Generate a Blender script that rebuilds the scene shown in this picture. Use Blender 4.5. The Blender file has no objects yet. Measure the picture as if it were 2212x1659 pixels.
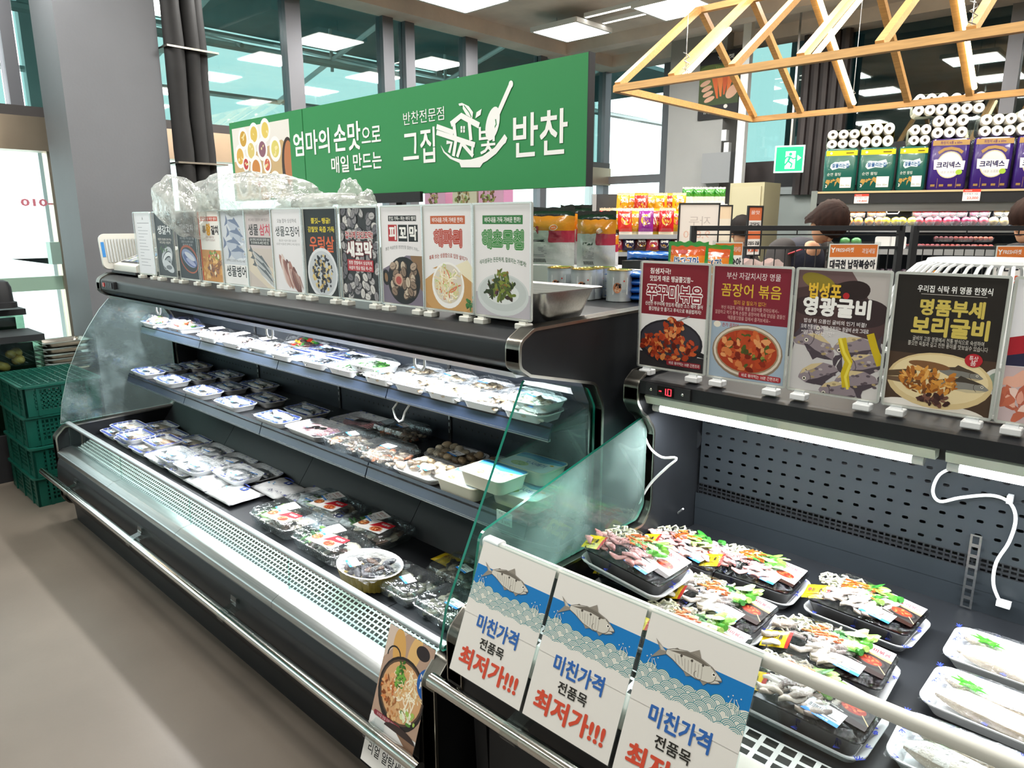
import bpy, bmesh, math, random
from mathutils import Vector, Matrix, Euler
PI=math.pi
S=bpy.context.scene; COL=S.collection
# ---------------------------------------------------------------- camera
FPX,CXP,CYP=1543.95,1106.0,829.5
YAW,PIT,ROL=-0.7526679,0.2226098,-0.00078
_c,_s=math.cos,math.sin
FW=Vector((_s(YAW)*_c(PIT),_c(YAW)*_c(PIT),-_s(PIT)))
_rt=Vector((_c(YAW),-_s(YAW),0)); _up=_rt.cross(FW)
RT=_c(ROL)*_rt+_s(ROL)*_up; UP=-_s(ROL)*_rt+_c(ROL)*_up
EYE=Vector((0,0,1.6))
cam=bpy.data.cameras.new('camera'); cam.sensor_width=36; cam.lens=FPX/2212*36; cam.clip_start=.05; cam.clip_end=200
co=bpy.data.objects.new('camera',cam); COL.objects.link(co)
mw=Matrix((RT,UP,-FW)).transposed().to_4x4(); mw.translation=EYE; co.matrix_world=mw
S.camera=co
# ---------------------------------------------------------------- world, light, exposure
S.view_settings.view_transform='Standard'; S.view_settings.look='None'
S.view_settings.gamma=1; S.view_settings.use_curve_mapping=False
S.view_settings.exposure=0.33
W=bpy.data.worlds.new('sky'); S.world=W; W.use_nodes=True
W.node_tree.nodes['Background'].inputs[0].default_value=(.93,.97,1,1)
W.node_tree.nodes['Background'].inputs[1].default_value=2.6
S.cycles.use_denoising=True
S.cycles.max_bounces=8; S.cycles.diffuse_bounces=3; S.cycles.glossy_bounces=3; S.cycles.transmission_bounces=6; S.cycles.transparent_max_bounces=24
S.cycles.caustics_reflective=False; S.cycles.caustics_refractive=False; S.cycles.sample_clamp_indirect=4
def area(name,loc,sx,sy,power,col=(1,1,1),rot=(0,0,0),par=None,spread=PI):
    l=bpy.data.lights.new(name,'AREA'); l.shape='RECTANGLE'; l.size=sx; l.size_y=sy; l.energy=power; l.color=col; l.spread=spread
    o=bpy.data.objects.new(name,l); COL.objects.link(o); o.location=loc; o.rotation_euler=rot
    if par: o.parent=par
    return o
CEIL=3.72
PANELS=[(-5.1,4.82),(-5.1,6.36),(-3.85,6.36),(-3.85,4.82),(-2.3,6.36),(-2.3,4.82),(-.7,6.36),(-.7,4.82),(.9,5.2),
 (-5.1,3.0),(-3.85,3.0),(-2.3,3.0),(-.7,3.0),(.9,3.0),(-5.1,1.2),(-3.6,.6),(-2.0,.6),(.6,.9),(-3.6,-2.2),(-.6,-2.2)]
for i,(x,y) in enumerate(PANELS):
    area('panel_light',(x,y,3.53),.56,.56,24,(1,.985,.95))
area('case_tube_light',(-2.78,1.46,1.165),2.8,.03,32,(.95,.98,1))
area('case_tube_light',(-.72,1.79,1.045),.7,.03,10,(.95,.98,1))
area('case_tube_light',(.08,1.79,1.045),.75,.03,10,(.95,.98,1))
# ---------------------------------------------------------------- helpers
def lin(h,a=1):
    if isinstance(h,str):
        h=h if len(h)==6 else ''.join(q*2 for q in h); c=[int(h[i:i+2],16)/255 for i in (0,2,4)]
    else: c=list(h)[:3]
    return tuple((x/12.92 if x<=.04045 else ((x+.055)/1.055)**2.4) for x in c)+(a,)
def ray(u,v): return RT*((u-CXP)/FPX)-UP*((v-CYP)/FPX)+FW
def onZ(u,v,z): d=ray(u,v); return EYE+d*((z-EYE.z)/d.z)
def onY(u,v,y): d=ray(u,v); return EYE+d*(y/d.y)
def onX(u,v,x): d=ray(u,v); return EYE+d*(x/d.x)
def onD(u,v,D): return EYE+ray(u,v)*D
class MB:
    def __init__(s): s.v=[];s.f=[];s.c=[];s.m=[];s.col=(1,1,1,1);s.mi=0;s.M=None;s.hascol=False
    def color(s,h): s.col=lin(h); s.hascol=True; return s
    def add(s,vs,fs):
        b=len(s.v); M=s.M
        s.v+= [tuple(M@Vector(p)) for p in vs] if M else [tuple(p) for p in vs]
        for f in fs: s.f.append([b+i for i in f]); s.c.append(s.col); s.m.append(s.mi)
        return s
    def box(s,x0,x1,y0,y1,z0,z1):
        return s.add([(x0,y0,z0),(x1,y0,z0),(x1,y1,z0),(x0,y1,z0),(x0,y0,z1),(x1,y0,z1),(x1,y1,z1),(x0,y1,z1)],
         [(3,2,1,0),(4,5,6,7),(0,1,5,4),(1,2,6,5),(2,3,7,6),(3,0,4,7)])
    def cbox(s,c,d): return s.box(c[0]-d[0]/2,c[0]+d[0]/2,c[1]-d[1]/2,c[1]+d[1]/2,c[2]-d[2]/2,c[2]+d[2]/2)
    def loft(s,rings,closed=True,c0=True,c1=True,skip=None):
        n=len(rings[0]); vs=[p for r in rings for p in r]; fs=[]
        for k in range(len(rings)-1):
            for i in range(n if closed else n-1):
                j=(i+1)%n; fs.append((k*n+i,k*n+j,(k+1)*n+j,(k+1)*n+i))
        if c0: fs.append(tuple(range(n-1,-1,-1)))
        if c1: fs.append(tuple((len(rings)-1)*n+i for i in range(n)))
        return s.add(vs,fs)
    def prismx(s,poly,x0,x1): return s.loft([[(x0,y,z) for y,z in poly],[(x1,y,z) for y,z in poly]])
    def prismz(s,poly,z0,z1): return s.loft([[(x,y,z0) for x,y in poly],[(x,y,z1) for x,y in poly]])
    def prismy(s,poly,y0,y1): return s.loft([[(x,y0,z) for x,z in poly],[(x,y1,z) for x,z in poly]])
    def band(s,poly,x0,x1,t):
        q=offset(poly,t); P=list(poly)+q[::-1]
        n=len(poly); vs=[(x,y,z) for x in (x0,x1) for y,z in list(poly)+q]; N=2*n; fs=[]
        for i in range(n-1):
            fs+=[(i,i+1,N+i+1,N+i),(n+i,N+n+i,N+n+i+1,n+i+1),(i,n+i,n+i+1,i+1),(N+i,N+i+1,N+n+i+1,N+n+i)]
        fs+=[(0,N,N+n,n),(n-1,N-1,N+N-1,N+n-1)]
        return s.add(vs,fs)
    def cyl(s,p0,p1,r0,r1=None,n=12,cap=True):
        r1=r0 if r1 is None else r1; p0=Vector(p0);p1=Vector(p1); d=(p1-p0).normalized(); a=d.orthogonal().normalized(); b=d.cross(a)
        R=[[tuple(p+a*(r*math.cos(2*PI*i/n))+b*(r*math.sin(2*PI*i/n))) for i in range(n)] for p,r in ((p0,r0),(p1,r1))]
        return s.loft(R,True,cap,cap)
    def tube(s,pts,r,n=8,cap=True):
        P=[Vector(p) for p in pts]; R=[]; a=None
        for i,p in enumerate(P):
            d=(P[min(i+1,len(P)-1)]-P[max(i-1,0)]).normalized()
            if a is None: a=d.orthogonal().normalized()
            a=(a-d*a.dot(d)).normalized(); b=d.cross(a); rr=r[i] if isinstance(r,(list,tuple)) else r
            R.append([tuple(p+a*(rr*math.cos(2*PI*k/n))+b*(rr*math.sin(2*PI*k/n))) for k in range(n)])
        return s.loft(R,True,cap,cap)
    def lathe(s,prof,c=(0,0,0),n=16,sx=1,sy=1,cap=True):
        R=[[(c[0]+r*sx*math.cos(2*PI*i/n),c[1]+r*sy*math.sin(2*PI*i/n),c[2]+z) for i in range(n)] for r,z in prof]
        return s.loft(R,True,cap,cap)
    def ell(s,c,r,seg=10,rings=6,rot=None):
        R=[];Q=rot.to_matrix() if rot else None
        for k in range(1,rings):
            t=PI*k/rings
            R.append([Vector((r[0]*math.sin(t)*math.cos(2*PI*i/seg),r[1]*math.sin(t)*math.sin(2*PI*i/seg),-r[2]*math.cos(t))) for i in range(seg)])
        R=[[tuple((Q@p if Q else p)+Vector(c)) for p in q] for q in R]
        return s.loft(R)
    def grid(s,nx,ny,f):
        vs=[f(i/nx,j/ny) for j in range(ny+1) for i in range(nx+1)]
        return s.add(vs,[(j*(nx+1)+i,j*(nx+1)+i+1,(j+1)*(nx+1)+i+1,(j+1)*(nx+1)+i) for j in range(ny) for i in range(nx)])
    def holes(s,nx,ny,cw,ch,hw,hh,f,oct=False):
        """perforated sheet: nx x ny cells of cw x ch, each with a real opening; f maps (a,b) to a point"""
        for i in range(nx):
            for j in range(ny):
                a,b=i*cw,j*ch; ca,cb=a+cw/2,b+ch/2
                if oct:
                    k=min(hw,hh)*.3
                    inn=[(ca-hw/2+k,cb-hh/2),(ca+hw/2-k,cb-hh/2),(ca+hw/2,cb-hh/2+k),(ca+hw/2,cb+hh/2-k),(ca+hw/2-k,cb+hh/2),(ca-hw/2+k,cb+hh/2),(ca-hw/2,cb+hh/2-k),(ca-hw/2,cb-hh/2+k)]
                    out=[(a,b),(a+cw,b),(a+cw,b+ch),(a,b+ch)]
                    s.add([f(*p) for p in out+inn],[(0,1,5,4),(1,6,5),(1,2,7,6),(2,8,7),(2,3,9,8),(3,10,9),(3,0,11,10),(0,4,11)])
                else:
                    inn=[(ca-hw/2,cb-hh/2),(ca+hw/2,cb-hh/2),(ca+hw/2,cb+hh/2),(ca-hw/2,cb+hh/2)]
                    out=[(a,b),(a+cw,b),(a+cw,b+ch),(a,b+ch)]
                    s.add([f(*p) for p in out+inn],[(0,1,5,4),(1,2,6,5),(2,3,7,6),(3,0,4,7)])
        return s
    def build(s,name,mats,par=None,smooth=None,weld=False,norm=True):
        me=bpy.data.meshes.new(name); me.from_pydata(s.v,[],s.f)
        if norm:
            bm=bmesh.new(); bm.from_mesh(me)
            if weld: bmesh.ops.remove_doubles(bm,verts=bm.verts,dist=1e-5)
            bmesh.ops.recalc_face_normals(bm,faces=bm.faces); bm.to_mesh(me); bm.free()
        if not isinstance(mats,(list,tuple)): mats=[mats]
        for m in mats: me.materials.append(m)
        if len(mats)>1: me.polygons.foreach_set('material_index',s.m)
        if s.hascol:
            at=me.color_attributes.new('Col','FLOAT_COLOR','CORNER'); buf=[]
            for p,c in zip(me.polygons,s.c): buf+=list(c)*p.loop_total
            at.data.foreach_set('color',buf)
        if smooth:
            me.polygons.foreach_set('use_smooth',[True]*len(me.polygons)); me.set_sharp_from_angle(angle=math.radians(smooth))
        o=bpy.data.objects.new(name,me); COL.objects.link(o)
        if par: o.parent=par
        return o
def offset(poly,t):
    out=[]
    for i,(y,z) in enumerate(poly):
        a=poly[max(i-1,0)]; b=poly[min(i+1,len(poly)-1)]
        dy,dz=b[0]-a[0],b[1]-a[1]; L=math.hypot(dy,dz) or 1
        out.append((y-dz/L*t,z+dy/L*t))
    return out
def fil(P,n=5):
    """polygon with rounded corners: points (a,b,r)"""
    out=[]; N=len(P)
    for i,p in enumerate(P):
        r=p[2] if len(p)>2 else 0
        if r<=0: out.append((p[0],p[1])); continue
        v=Vector(p[:2]); a=Vector(P[i-1][:2])-v; b=Vector(P[(i+1)%N][:2])-v
        ang=a.angle(b); t=min(r/math.tan(ang/2),a.length*.49,b.length*.49); a.normalize(); b.normalize(); r=t*math.tan(ang/2)
        c=v+(a+b).normalized()*(r/math.sin(ang/2)); p0=v+a*t-c; p1=v+b*t-c
        a0=math.atan2(p0.y,p0.x); d=(math.atan2(p1.y,p1.x)-a0+PI)%(2*PI)-PI
        out+=[(c.x+r*math.cos(a0+d*k/n),c.y+r*math.sin(a0+d*k/n)) for k in range(n+1)]
    return out
def rrect(w,d,r,n=4,cx=0,cy=0): return fil([(cx-w/2,cy-d/2,r),(cx+w/2,cy-d/2,r),(cx+w/2,cy+d/2,r),(cx-w/2,cy+d/2,r)],n)
def thing(name,label,cat,loc=(0,0,0),rz=0,group=None,rx=0,ry=0):
    o=bpy.data.objects.new(name,None); COL.objects.link(o); o.empty_display_size=.05
    o.location=loc; o.rotation_euler=(rx,ry,rz); tag(o,label,cat,group); return o
def tag(o,label,cat,group=None):
    o['label']=label; o['category']=cat
    if group: o['group']=group
    return o
def kid(o,p): o.parent=p; return o
def struct(o): o['kind']='structure'; return o
def stuff(o): o['kind']='stuff'; return o
def dup(root,loc,rz=0,label=None,group=None,rx=0,ry=0):
    r=root.copy(); COL.objects.link(r); r.location=loc; r.rotation_euler=(rx,ry,rz)
    if label: r['label']=label
    if group: r['group']=group
    for ch in root.children:
        c=ch.copy(); COL.objects.link(c); c.parent=r
        for g in ch.children:
            d=g.copy(); COL.objects.link(d); d.parent=c
    return r
# ---------------------------------------------------------------- materials
def mat(name,col,rough=.5,metal=0,spec=.5,noise=0,scale=20,bump=0,bscale=80,emit=0,coat=0,trans=0,stretch=None,alpha=1,col2=None,sss=0):
    m=bpy.data.materials.new(name); m.use_nodes=True; N=m.node_tree.nodes; L=m.node_tree.links; b=N['Principled BSDF']
    c=lin(col); b.inputs['Base Color'].default_value=c; b.inputs['Roughness'].default_value=rough; b.inputs['Metallic'].default_value=metal
    b.inputs['Specular IOR Level'].default_value=spec; b.inputs['Coat Weight'].default_value=coat; b.inputs['Alpha'].default_value=alpha
    if trans: b.inputs['Transmission Weight'].default_value=trans
    if sss: b.inputs['Subsurface Weight'].default_value=sss; b.inputs['Subsurface Radius'].default_value=(.01,.006,.004)
    if emit: b.inputs['Emission Color'].default_value=c; b.inputs['Emission Strength'].default_value=emit
    if noise or bump or col2:
        tc=N.new('ShaderNodeTexCoord'); src=tc.outputs['Object']
        if stretch:
            mp=N.new('ShaderNodeMapping'); L.new(src,mp.inputs[0]); mp.inputs['Scale'].default_value=stretch; src=mp.outputs[0]
    if noise or col2:
        nz=N.new('ShaderNodeTexNoise'); nz.inputs['Scale'].default_value=scale; nz.inputs['Detail'].default_value=5; L.new(src,nz.inputs[0])
        rp=N.new('ShaderNodeValToRGB'); L.new(nz.outputs[0],rp.inputs[0])
        e=rp.color_ramp.elements; e[0].position=.3; e[1].position=.7
        if col2: e[0].color=c; e[1].color=lin(col2)
        else:
            e[0].color=tuple(x*(1-noise) for x in c[:3])+(1,); e[1].color=tuple(min(1,x*(1+noise)) for x in c[:3])+(1,)
        L.new(rp.outputs[0],b.inputs['Base Color'])
    if bump:
        n2=N.new('ShaderNodeTexNoise'); n2.inputs['Scale'].default_value=bscale; n2.inputs['Detail'].default_value=4; L.new(src,n2.inputs[0])
        bp=N.new('ShaderNodeBump'); bp.inputs['Strength'].default_value=bump; bp.inputs['Distance'].default_value=.01
        L.new(n2.outputs[0],bp.inputs['Height']); L.new(bp.outputs[0],b.inputs['Normal'])
    return m
def glassmat(name,tint,refl=.08,rough=.02,haze=0,hazecol='ffffff',bump=0,bscale=30,f0=1.45,hscale=8,hlo=.45,hhi=.7):
    """thin pane: tinted see-through plus fresnel reflection, with optional patchy film of fog"""
    m=bpy.data.materials.new(name); m.use_nodes=True; N=m.node_tree.nodes; L=m.node_tree.links; N.remove(N['Principled BSDF']); out=N['Material Output']
    t=N.new('ShaderNodeBsdfTransparent'); t.inputs[0].default_value=lin(tint)
    g=N.new('ShaderNodeBsdfGlossy'); g.inputs['Roughness'].default_value=rough; g.inputs[0].default_value=(1,1,1,1)
    fr=N.new('ShaderNodeLayerWeight'); fr.inputs[0].default_value=.5
    pw=N.new('ShaderNodeMath'); pw.operation='POWER'; pw.inputs[1].default_value=4.5; L.new(fr.outputs['Facing'],pw.inputs[0])
    ad=N.new('ShaderNodeMath'); ad.operation='MULTIPLY_ADD'; ad.use_clamp=True; ad.inputs[1].default_value=.8; ad.inputs[2].default_value=refl; L.new(pw.outputs[0],ad.inputs[0])
    mx=N.new('ShaderNodeMixShader'); L.new(ad.outputs[0],mx.inputs[0]); L.new(t.outputs[0],mx.inputs[1]); L.new(g.outputs[0],mx.inputs[2]); last=mx
    tc=N.new('ShaderNodeTexCoord')
    if bump:
        n2=N.new('ShaderNodeTexNoise'); n2.inputs['Scale'].default_value=bscale; n2.inputs['Detail'].default_value=3; L.new(tc.outputs['Object'],n2.inputs[0])
        bp=N.new('ShaderNodeBump'); bp.inputs['Strength'].default_value=bump; bp.inputs['Distance'].default_value=.02
        L.new(n2.outputs[0],bp.inputs['Height']); L.new(bp.outputs[0],g.inputs['Normal']); L.new(bp.outputs[0],fr.inputs['Normal'])
    if haze:
        d=N.new('ShaderNodeBsdfDiffuse'); d.inputs[0].default_value=lin(hazecol); tl=N.new('ShaderNodeBsdfTranslucent'); tl.inputs[0].default_value=lin(hazecol)
        dm=N.new('ShaderNodeMixShader'); L.new(d.outputs[0],dm.inputs[1]); L.new(tl.outputs[0],dm.inputs[2])
        nz=N.new('ShaderNodeTexNoise'); nz.inputs['Scale'].default_value=hscale; nz.inputs['Detail'].default_value=6; L.new(tc.outputs['Object'],nz.inputs[0])
        mr=N.new('ShaderNodeMapRange'); mr.inputs[1].default_value=hlo; mr.inputs[2].default_value=hhi; mr.inputs[3].default_value=haze*.25; mr.inputs[4].default_value=haze; L.new(nz.outputs[0],mr.inputs[0])
        m2=N.new('ShaderNodeMixShader'); L.new(mr.outputs[0],m2.inputs[0]); L.new(last.outputs[0],m2.inputs[1]); L.new(dm.outputs[0],m2.inputs[2]); last=m2
    L.new(last.outputs[0],out.inputs[0]); return m
def vcmat(name,rough,spec=.4,bump=0,bscale=200,coat=0):
    m=mat(name,'ffffff',rough,0,spec,bump=bump,bscale=bscale,coat=coat); N=m.node_tree.nodes; L=m.node_tree.links
    a=N.new('ShaderNodeAttribute'); a.attribute_name='Col'; L.new(a.outputs['Color'],N['Principled BSDF'].inputs['Base Color']); return m
M={}
M['print']=vcmat('printed_paper',.45,.3)
M['gloss']=vcmat('printed_film',.22,.5)
M['food']=vcmat('wet_food',.3,.5,bump=.25,bscale=150)
M['black']=mat('black_steel','1c1e21',.42,.0,.3,noise=.15,scale=8)
M['blackm']=mat('black_matte','1b1c1f',.6,noise=.2,scale=10)
M['slate']=mat('slate_steel','3a424b',.35,.3,.5,noise=.12,scale=6)
M['lip']=mat('shelf_lip_plastic','222a3a',.2,0,.45,noise=.1,scale=6)
M['chrome']=mat('chrome','d8d6d0',.12,1)
M['steel']=mat('brushed_steel','b4b6b6',.3,1,noise=.1,scale=3,stretch=(1,60,60),bump=.03,bscale=60)
M['steeld']=mat('brushed_trim','a8a49a',.28,1,noise=.15,scale=12)
M['alu']=mat('aluminium','c9ccce',.4,.9)
M['white']=mat('white_plastic','eceeee',.35)
M['offwhite']=mat('offwhite_plastic','d9d8cf',.4)
M['grey']=mat('grey_plastic','9a9c9e',.5)
M['darkgrey']=mat('dark_grey_metal','45474b',.45,.3)
M['tube']=mat('lit_tube','f6fbff',.5,emit=9)
M['diff']=mat('lit_diffuser','fffaf0',.5,emit=7)
M['warm']=mat('warm_lit_tube','ffe9b8',.5,emit=7)
M['lthousing']=mat('lamp_housing','dde5d8',.3,trans=.0,noise=.05)
M['acryl']=glassmat('clear_acrylic','f4f8f8',.035)
M['cover']=glassmat('poster_cover','fafcfc',.02,.05)
M['glass']=glassmat('clear_glass','e3f2ee',.06)
M['glassfog']=glassmat('fogged_glass','cfe9e2',.05,haze=.38,hazecol='cfe3e0',hscale=5,hlo=.4,hhi=.75)
M['edge']=mat('green_glass_edge','1f7a66',.1,0,.6,emit=0)
M['film']=glassmat('cling_film','fbfdff',.04,.08,bump=.9,bscale=55)
M['filmbox']=glassmat('clear_box','eef4f6',.14,.06,haze=.10,hazecol='eef2f4',bump=.5,bscale=35)
# ================================================================ room shell
XW=-6.2; YB=8.55
M['floor']=mat('stone_vinyl_floor','70675d',.38,0,.4,noise=.10,scale=2.2,bump=.03,bscale=60)
M['ceil']=mat('raw_concrete','e2d6cd',.85,noise=.12,scale=3,bump=.15,bscale=25)
M['frame']=mat('window_frame','74757a',.4,.5)
M['framed']=mat('dark_frame','4a4645',.45,.3)
M['tealpane']=glassmat('tinted_pane','a9c4c1',.11)
M['pane']=glassmat('window_pane','eef8f6',.05)
M['pillar']=mat('painted_pillar','6f7175',.6,noise=.06,scale=2,bump=.05,bscale=60)
M['bronze']=mat('bronze_steel','c3b19b',.3,.9,noise=.08,scale=3)
M['tarp']=mat('canopy_sheet','3f6668',.7,noise=.15,scale=2)
M['brown']=mat('brown_panel','3a3333',.5,noise=.2,scale=4)
fl=struct(MB().box(XW-.1,6,-5,YB+.1,-.1,0).build('floor',M['floor']))
ce=struct(MB().box(XW-.1,6,-5,YB+.1,CEIL,CEIL+.2).build('ceiling',M['ceil']))
t=MB(); t.box(XW,XW+.28,-5,YB,3.58,CEIL); t.box(XW+.28,6,YB-.3,YB,3.58,CEIL); struct(t.build('trim_1',M['ceil']))
t=MB(); t.box(XW+.28,6,3.7,3.95,3.5,CEIL); struct(t.build('trim_2',M['ceil']))
t=MB(); t.box(XW+.28,6,7.3,7.5,3.6,CEIL); struct(t.build('trim_3',M['ceil']))
# left storefront: mullions, head band, panes
mull=[(.2,.3),(1.47,1.55),(2.65,2.78),(3.64,3.79),(4.70,4.83),(4.98,5.1),(5.82,6.0),(7.08,7.2),(8.42,YB)]
wl=struct(bpy.data.objects.new('wall_left',None)); COL.objects.link(wl)
for i,(a,b) in enumerate(mull): struct(MB().box(XW-.06,XW+.06,a,b,2.33 if i==1 else 0,3.6).build('mullion',M['frame'],wl))
struct(MB().box(XW-.06,XW+.06,1.645,1.71,0,2.1).build('mullion',M['bronze'],wl))
struct(MB().box(XW-.08,XW+.07,-5,YB,2.33,2.40).build('transom',M['framed'],wl))
struct(MB().box(XW-.09,XW+.09,-5,YB,2.10,2.33).build('head_band',M['bronze'],wl))
struct(MB().box(XW-.06,XW+.05,-5,YB,0,.68).build('sill_panel',M['grey'],wl))
ys=[-5]+[0.5*(a+b) for a,b in mull]
k=1
for i in range(len(ys)-1):
    w=struct(MB().box(XW-.006,XW+.006,ys[i]+.06,ys[i+1]-.06,2.40,3.6).build('window_%d'%k,M['tealpane'])); k+=1
    w=struct(MB().box(XW-.006,XW+.006,(1.68 if i==2 else ys[i])+.04,(1.68 if i==1 else ys[i+1])-.04,.68,2.10).build('window_%d'%k,M['pane'])); k+=1
# green rail of the glass door and its lock
d1=struct(bpy.data.objects.new('door_1',None)); COL.objects.link(d1)
struct(MB().box(XW-.02,XW+.03,.2,1.66,1.11,1.21).build('door_rail',mat('frosted_green_rail','a9c9b4',.35),d1))
struct(MB().box(XW,XW+.10,1.575,1.64,1.3,1.46).build('door_lock',mat('pale_lock','a9c2b6',.4,.4),d1))
# outside the left storefront: dark market canopy on white trusses, pale paving and a far building
g=struct(MB().box(-60,XW-.1,-40,60,-.25,-.05).build('ground',mat('pale_paving','e8e8e4',.8)))
cn=thing('market_canopy','dark teal fabric canopy on white steel trusses outside the left windows','canopy',(XW-.3,0,3.9))
b=MB(); b.box(-2.6,0,-3,12,.0,.06); kid(b.build('canopy_sheet',M['tarp']),cn)
for y in (-.5,1.6,3.4,5.2,7,9):
    b=MB(); b.tube([(-2.6,y,-.75),(0,y,-.1)],.03,6); b.tube([(-2.6,y,-.05),(0,y,-.75)],.022,6); b.tube([(-1.3,y,-.08),(-1.3,y,-.55)],.02,6); kid(b.build('truss',M['white'],smooth=40),cn)
for x,z in ((-2.6,-.05),(-2.6,-.75),(-1.3,-.45),(-.1,-.75)):
    b=MB(); b.tube([(x,-3,z),(x,12,z)],.035,6); kid(b.build('truss_bar',M['white'],smooth=40),cn)
for y in (-3,2.4,8,12): kid(MB().box(-2.66,-2.54,y-.06,y+.06,-3.9,0).build('canopy_post',M['white']),cn)
struct(MB().box(6,6.1,-5,YB+.1,0,CEIL).build('wall_right',M['offwhite'])); struct(MB().box(XW,6.1,-5.1,-5,0,CEIL).build('wall_front',M['offwhite']))
# back wall
wb=struct(bpy.data.objects.new('wall_back',None)); COL.objects.link(wb)
for x in (-5.22,-4.98,-3.05,-1.5,0.2,2,4): struct(MB().box(x-.06,x+.06,YB-.06,YB+.06,0,3.6).build('mullion',M['frame'],wb))
struct(MB().box(XW,-4.95,YB-.05,YB+.05,2.12,2.22).build('transom',M['frame'],wb))
struct(MB().box(-4.2,6,YB-.05,YB+.06,0,2.3).build('lower_panel',M['brown'],wb))
struct(MB().box(XW,-4.2,YB-.05,YB+.06,0,1.2).build('sill_panel',M['grey'],wb))
for x0,x1 in ((XW,-5.28),(-5.16,-5.04)):
    struct(MB().box(x0,x1,YB-.006,YB+.006,2.22,3.6).build('window_%d'%k,M['pane'])); k+=1
    struct(MB().box(x0,x1,YB-.006,YB+.006,1.2,2.12).build('window_%d'%k,M['pane'])); k+=1
for x0,x1 in ((-4.2,-3.11),(-2.99,-1.56),(-1.44,.14),(.26,1.94),(2.06,3.94)):
    struct(MB().box(x0,x1,YB-.006,YB+.006,2.3,3.6).build('window_%d'%k,M['tealpane'])); k+=1
struct(MB().box(-40,40,YB+.1,60,-.25,-.05).build('ground_back',M['floor']))
b=MB(); b.box(-4.6,8,YB+2.2,YB+2.3,0,6); b.box(-4.6,8,YB+.12,YB+2.3,4.2,4.3); struct(b.build('exterior_back',mat('dark_outside','203c42',.8)))
# pillars
struct(MB().box(-5.76,-5.3,1.56,2.17,0,CEIL).build('pillar_left',M['pillar']))
struct(MB().box(-4.95,-4.22,8.1,YB,0,CEIL).build('pillar_back',mat('pale_column','9c9c9a',.6,noise=.05,scale=2)))
ins=thing('insulated_pipes','black foam insulated pipes strapped to the grey pillar','pipes',(-5.27,2.26,0))
for dx,dy,r in ((0.0,0,.065),(-.02,.12,.06),(-.08,.2,.06)):
    b=MB(); b.tube([(dx+.008*math.sin(i*1.7),dy,i*CEIL/16) for i in range(17)],[r*(1+.05*math.sin(i*2.3+dx*90)) for i in range(17)],10); kid(b.build('pipe',mat('black_foam','191818',.7,noise=.25,scale=9),smooth=40),ins)
for z in (.9,2.0,2.75): kid(MB().box(-.17,.075,-.075,.28,z,z+.012).build('strap',M['steeld']),ins)
# ================================================================ ceiling lights
lp=[]
for i,(x,y) in enumerate(PANELS):
    if i==0 or True:
        nm='square white ceiling panel lamp, '
    r=thing('ceiling_lamp','lit square white ceiling panel lamp hung among the others','lamp',(x,y,3.54),0,'square panel lamps on the ceiling')
    b=MB(); b.loft([[(p[0],p[1],z) for p in rrect(w,w,.01,1)] for w,z in ((.57,0),(.62,.0),(.62,.045),(.3,.06))],c0=False); kid(b.build('lamp_frame',M['white']),r)
    kid(MB().box(-.285,.285,-.285,.285,.002,.006).build('diffuser',M['diff']),r)
    for s in (-.2,.2): b=MB(); b.tube([(s,0,.05),(s,0,CEIL-3.54)],.004,5); kid(b.build('hanger',M['steel']),r)
    lp.append(r)
for r in lp:
    x,y=r.location.x,r.location.y
    dp='above the back of the shop' if y>6 else 'above the island counter' if y>4 else 'above the sign and produce' if y>2 else 'above the cases' if y>0 else 'above the aisle behind the camera'
    r['label']='lit square ceiling lamp %s, %s the left windows'%(dp,'nearest' if x<-5 else 'second from' if x<-3.4 else 'third from' if x<-1.9 else 'fourth from' if x<0 else 'farthest from')
lp[0]['label']='lit square ceiling lamp nearest above the green sign'; lp[1]['label']='lit square ceiling lamp straight above the right end of the green sign'; lp[2]['label']='lit square ceiling lamp just above the left tip of the wooden roof frame'
for i,(y0,) in enumerate(((6.2,),(6.5,))):
    r=thing('linear_light','slim linear ceiling light, %s of the pair linking two square lamps'%('nearer','farther')[i],'lamp',(-4.8,y0,3.6))
    kid(MB().box(0,.65,-.02,.02,.0,.04).build('housing',M['white']),r); kid(MB().box(.01,.64,-.015,.015,-.003,0).build('tube',M['diff']),r)
# ================================================================ left refrigerated case
LX0,LX1=-4.32,-1.2
lc=thing('refrigerated_case','long black multi-shelf refrigerated case with chrome ends, holding wrapped seafood','refrigerated case',(0,0,0))
def L(o): return kid(o,lc)
SEG=[LX0+.05+i*(LX1-LX0-.1)/4 for i in range(5)]
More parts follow.
